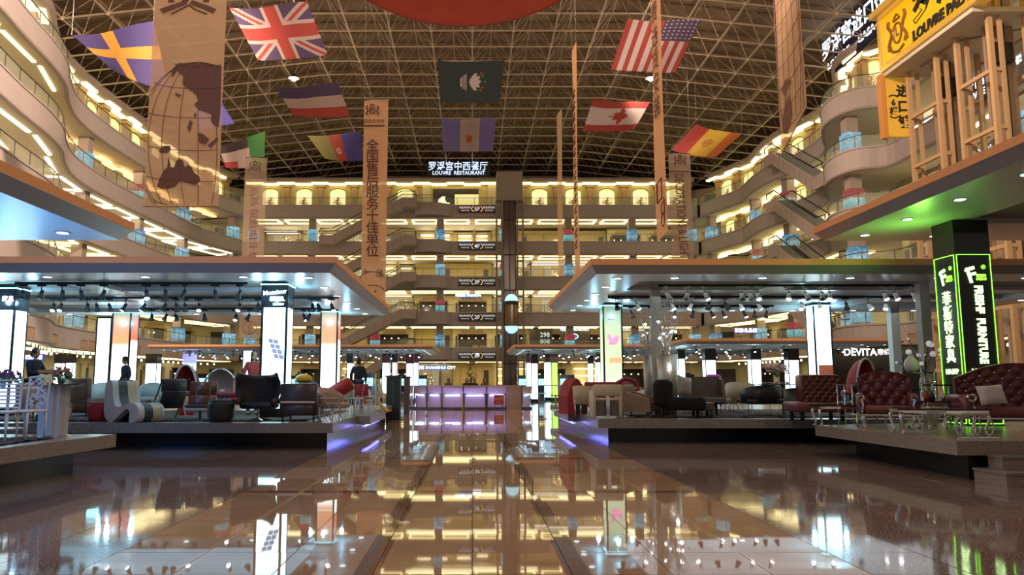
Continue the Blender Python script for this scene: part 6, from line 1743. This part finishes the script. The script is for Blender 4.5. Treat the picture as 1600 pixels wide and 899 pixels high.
ot = E('ottoman', 'square brown ottoman with a pale top edge before the chaise', 'stool', at_p(1093, 20.2)); MB().rb((0, 0, .27), (.5, .5, .2), .04).build('cushion', M_brown, ot, smooth=True); MB().rb((0, 0, .375), (.5, .5, .02), .01).build('top_piping', M_cream, ot); legs(ot, [(-.18, -.18, 0), (.18, -.18, 0), (-.18, .18, 0), (.18, .18, 0)], .18, M_blackm, .04)
tub_chair('tub_chair', 'cream tub chair tucked behind the black tub chair', at_p(1153, 23.2), R(150), M_cream, w=.8, h=.92, arms=.8, seat=.44, mb_=M_steel)
tub_chair('tub_chair', 'cream quilted low chair between the brown wing sofa and the black tub chair', at_p(1131, 24.4), R(200), M_cream, w=.75, h=.82, arms=.7, seat=.44, mb_=M_steel)
tub_chair('tub_chair', 'black leather tub chair on a chrome sled base before the round dark table', at_p(1184, 20.9), R(184), M_bleather, w=1.06, h=.84, arms=.66, seat=.46, base='sled')
tub_chair('tub_chair', 'cream tub chair on the far side of the round dark table', at_p(1242, 22.6), R(190), M_cream, w=.85, h=.76, arms=.7, seat=.44, mb_=M_steel)
dt = round_table('dining_table', 'round dark dining table with flowers among the tub chairs', at_p(1218, 21.9), .80, .86, M_dgl, M_brl)
bouquet('flower_arrangement', 'pink blossoms in a clear glass vase on the round dark table', (X(1211, 21.9), 21.9, ZP + .86), None, M_pinkp, 120, .30, .38, .24, 7, pot=M_clear)
cu_ = E('candle_jar', 'orange candle jar on the round dark table', 'candle', (X(1243, 21.8), 21.7, ZP + .86)); MB().lathe([(.06, 0), (.065, .1)], 12).build('jar', mat('orange_jar', (.6, .25, .1), .4, emit=.4), cu_); MB().lathe([(.04, .1), (.04, .11)], 10).build('wick_top', M_white, cu_)
for k in range(5):
    t = E('dish', ['white cup on the round dark table', 'white saucer on the round dark table', 'folded napkin dish on the round dark table', 'small bowl at the far edge of the round dark table', 'white bowl beside the glass vase'][k], 'tableware', (X(1190 + k * 9, 21.6 + .1 * k), 21.5 + .12 * k, ZP + .86)); MB().lathe([(.03, 0), (.07, .03), (.075, .05), (.06, .045)], 12).build('bowl', M_white, t)
# tufted burgundy bench
bn = E('tufted_bench', 'burgundy bench seat with a tall buttoned back standing side on', 'bench', at_p(1262, 18.9), R(0))
w_, h_ = .95, .62
tuft(MB(), .92, .60, 5, 3, .05).build('tufted_panel', M_burg, bn, smooth=True, loc=(.15, -.24, .46))
buttons(.92, .60, 5, 3).build('buttons', M_chrome, bn, loc=(.15, -.26, .46))
MB().rb((.15, -.03, .76), (.95, .40, .66), .08).build('back_block', M_burg, bn, smooth=True)
MB().rb((.02, -.28, .32), (1.35, .9, .24), .06).build('seat', M_burg2, bn, smooth=True)
legs(bn, [(-.45, -.5, 0), (.5, -.5, 0), (-.45, .1, 0), (.5, .1, 0)], .22, M_blackm, .05)
# ------------------------------------------------------------ near burgundy group
d = 15.6
ac = E('tufted_armchair', 'burgundy buttoned armchair with chrome arm scrolls and cabriole legs', 'chair', at_p(1378, d), R(-24))
tuft(MB(), .92, .66, 4, 2, .07, topcurve=.16).build('tufted_back', M_burg, ac, smooth=True, loc=(0, .32, .46))
buttons(.92, .66, 4, 2, .16, .018).build('buttons', M_chrome, ac, loc=(0, .29, .46))
MB().extr([(x, .45 + z) for x, z in [(-.48, 0), (.48, 0), (.49, .55), (.3, .64), (0, .70), (-.3, .64), (-.49, .55)]], .33, .45).build('back_shell', M_burg2, ac)
for sx in (-1, 1):
    MB().rb((sx * .47, .0, .48), (.16, .74, .42), .07).build('armrest', M_burg2, ac, smooth=True)
    MB().tube([(sx * .47 + .05 * math.cos(q * .7) * sx, -.40, .64 - .05 + .05 * math.sin(q * .7)) for q in range(9)], .02, 6).tube([(sx * .47, -.40, .58), (sx * .44, -.4, .45), (sx * .47, -.4, .3)], .022, 6).build('arm_scroll', M_chrome, ac)
MB().rb((0, -.06, .37), (.84, .76, .16), .07, 12).build('seat', M_burg2, ac, smooth=True)
MB().box((-.48, -.36, .245), (.48, .36, .28)).build('apron', M_chrome, ac)
lg = None
for sx, sy in ((-1, -1), (1, -1), (-1, 1), (1, 1)):
    if lg is None: lg = cab_leg(.26).build('leg', M_chrome, ac, smooth=True); lg.location = (sx * .42, sy * .32, 0); lg.rotation_euler = (0, 0, math.atan2(sy, sx))
    else: inst(lg, ac, (sx * .42, sy * .32, 0), (0, 0, math.atan2(sy, sx)))
def cab_table(name, label, loc, rz, w, dp, h, top=M_dgl):
    t = E(name, label, 'table', loc, rz)
    MB().box((-w/2, -dp/2, h - .03), (w/2, dp/2, h)).build('tabletop', top, t); MB().box((-w/2 + .04, -dp/2 + .04, h - .08), (w/2 - .04, dp/2 - .04, h - .03)).build('apron', M_chrome, t)
    l = None
    for sx in (-1, 1):
        for sy in (-1, 1):
            a = math.atan2(sy, sx); p = (sx * (w/2 - .07), sy * (dp/2 - .07), 0)
            if l is None: l = cab_leg(h - .07).build('leg', M_chrome, t, smooth=True); l.location = p; l.rotation_euler = (0, 0, a)
            else: inst(l, t, p, (0, 0, a))
    return t
cab_table('console_table', 'low chrome-legged black table at the platform corner beside the tufted bench', at_p(1304, 16.15), R(-4), 1.02, .5, .44)
cab_table('coffee_table', 'chrome cabriole-legged coffee table with dark top before the burgundy sofa', at_p(1456, 13.7), R(-14), 1.45, .75, .45)
tt = E('side_table', 'tall narrow chrome table with glass top beside the burgundy armchair', 'table', at_p(1320, 16.6), 0)
legs(tt, [(-.16, -.16, 0), (.16, -.16, 0), (-.16, .16, 0), (.16, .16, 0)], .84, M_chrome, .012); MB().box((-.18, -.18, .84), (.18, .18, .86)).build('tabletop', M_clear, tt); MB().box((-.18, -.18, .2), (.18, .18, .215)).build('shelf', M_clear, tt)
# ring stool
rg = E('ring_stool', 'low stool of interlinked chrome rings with white cushion', 'stool', at_p(1504, 12.75), R(4))
for x in (-.17, .13): 
    for y in (-.13, .15): MB().tube([(x + .175 * math.cos(a), y, .185 + .175 * math.sin(a)) for a in [i * PI / 14 for i in range(28)]], .011, 6, closed=True).build('ring', M_chrome, rg, smooth=True)
MB().tube([(-.36, -.2, .012), (.34, -.2, .012)], .011, 6).build('floor_bar', M_chrome, rg)
MB().rb((-.02, .0, .395), (.5, .38, .06), .03, 12).build('cushion', M_whitef, rg, smooth=True)
# sofa
sf_ = E('tufted_sofa', 'burgundy buttoned sofa with rising curved back and chrome legs', 'sofa', at_p(1590, 14.4), R(-8))
tuft(MB(), 2.1, .82, 8, 3, .07, topcurve=.34).build('tufted_back', M_burg, sf_, smooth=True, loc=(.05, .30, .44))
buttons(2.1, .82, 8, 3, .34, .018).build('buttons', M_chrome, sf_, loc=(.05, .27, .44))
MB().extr([(.05 + 1.07 * u, .43 + .84 * (1 + .34 * math.cos(u * PI / 2) - .34)) for u in [i / 8 - 1 for i in range(17)]][::-1] + [(-1.0, .43), (1.1, .43)], .31, .42).build('back_shell', M_burg2, sf_)
for sx in (-1, 1):
    MB().rb((sx * 1.08, -.02, .48), (.2, .78, .40), .09, 12).build('armrest', M_burg, sf_, smooth=True)
    MB().tube([(sx * 1.08 + .07 * math.cos(q * .7) * sx, -.43, .62 + .06 * math.sin(q * .7)) for q in range(9)], .022, 6).tube([(sx * 1.08, -.43, .56), (sx * 1.04, -.43, .42), (sx * 1.08, -.43, .27)], .024, 6).build('arm_scroll', M_chrome, sf_)
MB().rb((0, -.08, .36), (2.0, .80, .19), .08, 12).build('seat', M_burg2, sf_, smooth=True)
MB().box((-1.1, -.38, .235), (1.1, .36, .27)).build('apron', M_chrome, sf_)
lg = None
for sx, sy in ((-1, -1), (0, -1), (1, -1), (-1, 1), (1, 1)):
    if lg is None: lg = cab_leg(.25).build('leg', M_chrome, sf_, smooth=True); lg.location = (sx * 1.02, sy * .33, 0); lg.rotation_euler = (0, 0, math.atan2(sy, sx))
    else: inst(lg, sf_, (sx * 1.02, sy * .33, 0), (0, 0, math.atan2(sy, sx)))
cushion('white square cushion with faint round emblem on the burgundy sofa', (X(1533, 14.2), 14.05, ZP + .68), (R(-18), R(-4), R(-6)), .46, mat('white_cushion', (.62, .58, .58), .8), .36, mat('mauve_print', (.45, .28, .34), .8))
# chrome etageres with vases
def etagere(label, loc, w, h, n=3, dp=.36):
    t = E('display_shelf', label, 'shelf', loc)
    for sx in (-1, 1):
        for sy in (-1, 1): MB().tube([(sx * w/2, sy * dp/2, 0), (sx * w/2, sy * dp/2, h)], .02, 8).build('post', M_chrome, t, smooth=True)
    for k in range(n): MB().box((-w/2, -dp/2, h - .03 - k * h / n), (w/2, dp/2, h - k * h / n)).build('shelf', M_dgl, t)
    return t
etagere('tall chrome shelf under the larger white globe vase', at_p(1422, 17.4), .75, 1.13)
etagere('lower chrome shelf under the smaller white globe vase', at_p(1386, 17.0), .5, .86, 2)
etagere('black-topped chrome shelf beside the neon column', at_p(1463, 16.2), .55, .86, 2)
def vase(label, loc, r, h, m=M_whl):
    t = E('globe_vase', label, 'vase', loc)
    MB().lathe([(r * .5, 0), (r * .85, h * .15), (r, h * .38), (r * .85, h * .62), (r * .4, h * .85), (r * .28, h * .93), (r * .2, h * .93)], 20).build('body', m, t, smooth=True)
    MB().lathe([(r * .28, h * .93), (r * .34, h), (r * .2, h)], 14).build('lip', m, t)
vase('larger white glass globe vase on the tall chrome shelf', (X(1421, 17.4), 17.4, ZP + 1.13), .165, .40)
vase('smaller white glass globe vase on the lower chrome shelf', (X(1382, 17.0), 17.0, ZP + .86), .15, .28)
for k, (px, c_) in enumerate(((1441, 'red'), (1452, 'dark'), (1467, 'clear'), (1475, 'chrome'))):
    t = E('bottle', '%s glass bottle on the low table between armchair and sofa' % c_, 'bottle', (X(px, 14.9), 14.9 + .06 * k, ZP + .55)); MB().lathe([(.05, 0), (.055, .08), (.02, .15), (.02, .2)], 10).build('body', {'red': M_redf, 'dark': M_blackm, 'clear': M_clear, 'chrome': M_chrome}[c_], t, smooth=True); MB().lathe([(.022, .2), (.022, .22)], 8).build('cap', M_chrome, t)
cab_table('end_table', 'black end table with bottles between the burgundy armchair and sofa', (X(1458, 14.95), 15.0, ZP), R(0), .7, .5, .55)
bk = E('book_stack', 'single pale book lying on the coffee table', 'book', (X(1450, 13.8), 13.75, ZP + .45), R(10)); MB().box((-.2, -.12, 0), (.2, .12, .006)).build('cover', M_tan, bk); MB().box((-.19, -.11, .006), (.19, .11, .02)).build('pages', M_cream, bk)
bk.name = 'book'
# crystal stems on stand
t = E('crystal_branch', 'black twig arrangement with white crystal balls beside the grey column', 'decoration', at_p(1440, 17.8))
MB().lathe([(.1, 0), (.12, .9), (.1, 1.0)], 12).build('vase', M_silver, t)
b = MB(); c_ = MB(); q = random.Random(31)
for i in range(14):
    a = q.uniform(0, 2 * PI); r_ = q.uniform(.2, .55); top = q.uniform(.3, .95); e = (r_ * math.cos(a), r_ * math.sin(a), 1.0 + top); b.tube([(0, 0, 1.0), (e[0] * .3, e[1] * .3, 1 + top * .6), e], .007, 4)
    c_.ball(e, q.choice([.03, .05, .07]), 8)
b.build('twigs', M_blackm, t, kind='stuff'); c_.build('crystal_balls', mat('white_ball', (.9, .88, .9), .2, emit=.25, ecol=(1, .95, 1)), t)
fur = E('fur_throw', 'black fluffy throw heaped behind the burgundy armchair', 'throw', at_p(1352, 18.2)); 
m = MB(); q = random.Random(8)
for k in range(9): m.ball((-.25 + k * .07, 0, .75 + .05 * k + .02 * math.sin(k * 2)), .14 - .004 * k, 8)
m.build('pile', M_fur, fur, smooth=True); MB().rb((0, 0, .4), (.7, .4, .5), .1).build('support', M_blackm, fur)

# ------------------------------------------------------------ people
M_skin = mat('skin', (.42, .25, .17), .6); M_hair = mat('hair_black', (.012, .01, .01), .5)
def skin_mesh(name, pts, edges, radii, m, parent, root=0, lvl=1):
    me = bpy.data.meshes.new(name); me.from_pydata(pts, edges, []); me.materials.append(m)
    o = bpy.data.objects.new(name, me); COL.objects.link(o); o.parent = parent
    md = o.modifiers.new('skin', 'SKIN'); md.use_smooth_shade = True
    sv = me.skin_vertices[0].data if me.skin_vertices else None
    if sv is None:
        pass
    for i, r in enumerate(radii):
        me.skin_vertices[0].data[i].radius = (r, r) if not isinstance(r, tuple) else r
        me.skin_vertices[0].data[i].use_root = (i == root)
    s = o.modifiers.new('sub', 'SUBSURF'); s.levels = lvl; s.render_levels = lvl
    return o
def person(label, loc, rz, shirt, trousers, pose='stand', hair='short', hold=None, cap=None):
    t = E('person', label, 'person', loc, rz)
    s = pose == 'sit'; dz = -.38 if s else 0
    pel = (0, 0, .95 + dz); ch = (0, -.02, 1.28 + dz); nk = (0, -.02, 1.46 + dz); hd0 = (0, -.04, 1.52 + dz)
    pts = [pel, (0, -.01, 1.12 + dz), ch, nk, hd0]; rad = [(.14, .10), (.12, .09), (.14, .085), .055, .05]; ed = [(0, 1), (1, 2), (2, 3), (3, 4)]
    arms = []
    for sx in (-1, 1):
        b = len(pts)
        if hold: el = (sx * .25, -.12, 1.14 + dz); wr = (sx * .10, -.36, 1.14 + dz)
        else: el = (sx * .26, .02, 1.14 + dz); wr = (sx * .25, -.08, .90 + dz)
        if s: el = (sx * .25, -.08, 1.12 + dz); wr = (sx * .14, -.32, 1.02 + dz)
        pts += [(sx * .18, -.01, 1.40 + dz), el, wr]; rad += [.065, .045, .032]; ed += [(2, b), (b, b + 1), (b + 1, b + 2)]; arms.append(wr)
        d_ = (Vector(wr) - Vector(el)).normalized(); side = Vector((-sx, 0, 0)); up = Vector((0, 0, 1))
        # hand: palm then five fingers
        pb = len(pts); palm = Vector(wr) + d_ * .07
        pts.append(tuple(palm)); rad.append((.036, .018)); ed.append((b + 2, pb))
        acr = d_.cross(up).normalized() if abs(d_.z) < .9 else Vector((0, 1, 0))
        for k in range(4):
            f = len(pts); o_ = acr * (.027 - .018 * k); L_ = (.065, .078, .072, .055)[k]
            pts += [tuple(palm + o_ + d_ * .03), tuple(palm + o_ + d_ * (.03 + L_ * .6) - up * .008), tuple(palm + o_ + d_ * (.03 + L_) - up * .03)]; rad += [.009, .0085, .007]; ed += [(pb, f), (f, f + 1), (f + 1, f + 2)]
        f = len(pts); pts += [tuple(palm + acr * .045 - d_ * .02), tuple(palm + acr * .06 + d_ * .025)]; rad += [.011, .009]; ed += [(pb, f), (f, f + 1)]
    for sx in (-1, 1):
        b = len(pts)
        if s: pts += [(sx * .1, -.02, .93 + dz), (sx * .12, -.45, .56), (sx * .12, -.46, .10), (sx * .12, -.60, .05)]
        else: pts += [(sx * .1, 0, .90), (sx * .11, -.02, .50), (sx * .11, .02, .10), (sx * .12, -.14, .045)]
        rad += [.09, .06, .042, .038]; ed += [(0, b), (b, b + 1), (b + 1, b + 2), (b + 2, b + 3)]
    skin_mesh('body', pts, ed, rad, M_skin, t)
    hz = 1.64 + dz
    h = MB().lathe([(.01, -.125), (.055, -.11), (.075, -.05), (.082, .02), (.078, .08), (.05, .115), (.005, .125)], 14, (0, -.05, hz), 1, 1.18)
    h.raw([(0.0, -.165, hz - .03), (-.014, -.145, hz - .035), (.014, -.145, hz - .035), (0, -.145, hz + .015)], [(0, 1, 2), (0, 3, 1), (0, 2, 3)])
    for sx in (-1, 1): h.ball((sx * .082, -.04, hz - .01), .018, 6)
    h.build('head', M_skin, t, smooth=True)
    e = MB()
    for sx in (-1, 1): e.ball((sx * .03, -.135, hz + .005), .011, 6)
    e.build('eyes', M_blackm, t); MB().rb((0, -.135, hz - .065), (.045, .012, .012), .005).build('mouth', mat('lips', (.35, .1, .09), .5), t)
    hr = MB().lathe([(.088, -.02), (.094, .04), (.085, .09), (.05, .13), (.005, .138)], 14, (0, -.035, hz), 1, 1.15)
    if hair == 'long': hr.rb((0, .04, hz - .08), (.17, .08, .24), .04)
    else: hr.rb((0, .035, hz - .03), (.15, .07, .12), .03)
    hr.build('hair', M_hair, t, smooth=True)
    if cap: MB().lathe([(.098, .06), (.10, .10), (.07, .14), (.005, .15)], 14, (0, -.04, hz)).rb((0, -.17, hz + .065), (.15, .12, .015), .006).build('cap', M_blackm, t, smooth=True)
    # clothes
    cp = pts[:4]; cr2 = [(.17, .13), (.155, .12), (.20, .14), .085]; ce = [(0, 1), (1, 2), (2, 3)]
    for sx_i in (0, 1):
        b = 5 + sx_i * (3 + 1 + 12 + 2); c0 = len(cp); cp += [pts[b], pts[b + 1], tuple(Vector(pts[b + 1]).lerp(Vector(pts[b + 2]), .85))]; cr2 += [.078, .058, .045]; ce += [(2, c0), (c0, c0 + 1), (c0 + 1, c0 + 2)]
    skin_mesh('shirt', cp, ce, cr2, shirt, t)
    lp = [pel]; lr = [(.17, .13)]; le = []
    b = len(pts) - 8
    for k in (0, 1):
        c0 = len(lp); q = pts[b + k * 4:b + k * 4 + 3]; lp += q; lr += [.105, .072, .056]; le += [(0, c0), (c0, c0 + 1), (c0 + 1, c0 + 2)]
    skin_mesh('trousers', lp, le, lr, trousers, t)
    sh = MB()
    for k in (0, 1): p = pts[b + k * 4 + 3]; sh.rb((p[0], p[1] + .06, .05), (.09, .26, .09), .04)
    sh.build('shoes', M_blackm, t, smooth=True)
    return t
M_clb = mat('cloth_black', (.014, .016, .022), .8); M_clr = mat('cloth_red', (.28, .03, .03), .8); M_cld = mat('cloth_navy', (.02, .025, .045), .8)
person('woman in black leaning forward holding folded tan cloths by the purple flowers', (X(56, 19.5), 19.5, ZP), R(75), M_clb, M_clb, hair='short', hold=True)
fc_ = E('folded_cloth', 'folded tan cloth held by the woman in black', 'cloth', (X(70, 19.4) + .08, 19.42, ZP + 1.16)); MB().rb((0, 0, 0), (.42, .3, .05), .02).build('folds', M_wood, fc_); MB().rb((0.02, 0, .04), (.36, .26, .03), .014).build('upper_fold', M_tan, fc_)
person('person in black shirt and cap standing before the orange topped pillar', (X(204, 26.6), 26.4, ZP), R(-40), M_cld, M_clb, cap=True)
person('person in red top standing beside the pillar with the sofa picture', (X(398, 21.3), 21.3, ZP), R(30), M_clr, M_clb, hair='long')
person('person in black seen from behind near the white side chairs', (X(561, 27), 27, ZP), R(175), M_clb, M_clb)
for k, (px, d, rz, lab) in enumerate(((701, 46.6, -20, 'seated person at the counter end close to the blue sign'), (729, 46.4, 10, 'seated person with long hair behind the counter centre'), (741, 46.6, -15, 'seated person close to the potted tree behind the counter'), (757, 46.5, 20, 'seated person behind the counter above the red notice'))):
    person(lab.replace('seated', 'dark-haired'), (X(px, d) , d + (k % 2) * .9, .0), R(rz), [M_brown, M_clb, M_clb, M_brown][k], M_clb, hair='long')
# ------------------------------------------------------------ far display furniture on the ground
r3 = random.Random(12)
TAKEN = [(o.location.x, o.location.y) for o in COL.objects if o.parent is None and o.get('category') in ('pillar', 'column', 'person', 'cabinet') and o.location.y > 30]
def spot_free(y0, y1, lim, x0=4.4, gap=1.75):
    for _ in range(300):
        y = r3.uniform(y0, y1); x = r3.choice([-1, 1]) * r3.uniform(x0, lim(y))
        if all(math.hypot(x - a, y - b) > gap for a, b in TAKEN) and not (13 < x < 27 and 47 < y < 56 and False):
            TAKEN.append((x, y)); return x, y
    return x, y
proto = {}
kinds = ['white', 'black', 'red', 'cream', 'blue']
mt_ = {'white': M_whitef, 'black': M_bleather, 'red': M_redf, 'cream': M_cream, 'blue': M_blue}
cnt = 0
def free_spot(x, y): return abs(x) > 4.2
for i in range(86):
    x, y = spot_free(34, 66, lambda q: .5 * q)
    k = r3.choice(kinds); f = r3.choice(['tub', 'arm', 'side'])
    key = (k, f); lab = 'far %s %s among the display furniture beyond the platforms' % (k, {'tub': 'tub chair', 'arm': 'armchair', 'side': 'side chair'}[f]); g = 'far %s %ss' % (k, {'tub': 'tub chair', 'arm': 'armchair', 'side': 'side chair'}[f])
    if key not in proto:
        if f == 'tub': o = tub_chair('tub_chair', lab, (x, y, 0), 0, mt_[k], h=.9, arms=.7)
        elif f == 'arm': o = armchair('armchair', lab, (x, y, 0), 0, mt_[k], 1.1, .9, .45, 1.0, .65)
        else: o = side_chair(lab, (x, y, 0), 0, mt_[k], bh=1.0)
        o['group'] = g; o.rotation_euler.z = r3.uniform(0, 6.28); proto[key] = o
    else: dup(proto[key], (x, y, 0), r3.uniform(0, 6.28))
ft = None
for i in range(30):
    x, y = spot_free(34, 64, lambda q: .5 * q)
    if ft is None: ft = round_table('pedestal_table', 'far round black pedestal table among the display furniture', (x, y, 0), .55, .8, M_dgl, M_chrome); ft['group'] = 'far pedestal tables'
    else: dup(ft, (x, y, 0))
fcb = None
for i in range(16):
    x, y = spot_free(60, 92, lambda q: 26, 5, 2)
    if fcb is None:
        fcb = E('display_cabinet', 'far black display cabinet with lit cyan shelf beneath the distant canopies', 'cabinet', (x, y, 0), 0, 'far display cabinets'); MB().box((-.8, -.3, 0), (.8, .3, 2.3)).build('body', M_black, fcb); MB().box((-.7, -.33, 1.2), (.7, -.3, 1.9)).build('lit_niche', G_cyan, fcb); MB().box((-.7, -.34, 1.5), (.7, -.3, 1.54)).build('shelf', M_chrome, fcb)
    else: dup(fcb, (x, y, 0))

# rugs on the platforms
M_rug = mat('shaggy_rug', (.075, .06, .055), .95, noise=.6, nscale=25, bump=1.0)
for lab, x0, x1, y0, y1 in (('dark shaggy rug under the lounge chairs and ottoman', -15, -3.9, 18.1, 24.5), ('dark patterned rug below the brown wing sofa and tub chairs', 4.2, 15.5, 20.0, 25.5), ('grey pebbly rug beneath the white openwork chair', -8.4, -6.75, 9.5, 12.6)):
    t = E('rug', lab, 'rug', ((x0 + x1) / 2, (y0 + y1) / 2, ZP)); m = MB(); q = random.Random(2); nx_, ny_ = int((x1 - x0) * 9), int((y1 - y0) * 9); W_, D_ = x1 - x0, y1 - y0
    g = [[(-W_/2 + W_ * i / nx_, -D_/2 + D_ * j / ny_, q.uniform(.008, .035)) for i in range(nx_ + 1)] for j in range(ny_ + 1)]
    m.v = [p for r_ in g for p in r_]
    for j in range(ny_):
        for i in range(nx_): a = j * (nx_ + 1) + i; m.f.append((a, a + 1, a + nx_ + 2, a + nx_ + 1)); m.m.append(0)
    m.build('pile', M_rug, t); MB().box((-W_/2, -D_/2, .001), (W_/2, D_/2, .008)).build('backing', M_blackm, t)
# lettering becomes mesh
dgr = bpy.context.evaluated_depsgraph_get()
for o in [o for o in COL.objects if o.type == 'FONT']:
    me = bpy.data.meshes.new_from_object(o.evaluated_get(dgr))
    n = o.name; o.name = 'old'; c = bpy.data.objects.new(n, me); COL.objects.link(c)
    c.parent = o.parent; c.location = o.location; c.rotation_euler = o.rotation_euler; c.scale = o.scale
    bpy.data.objects.remove(o)
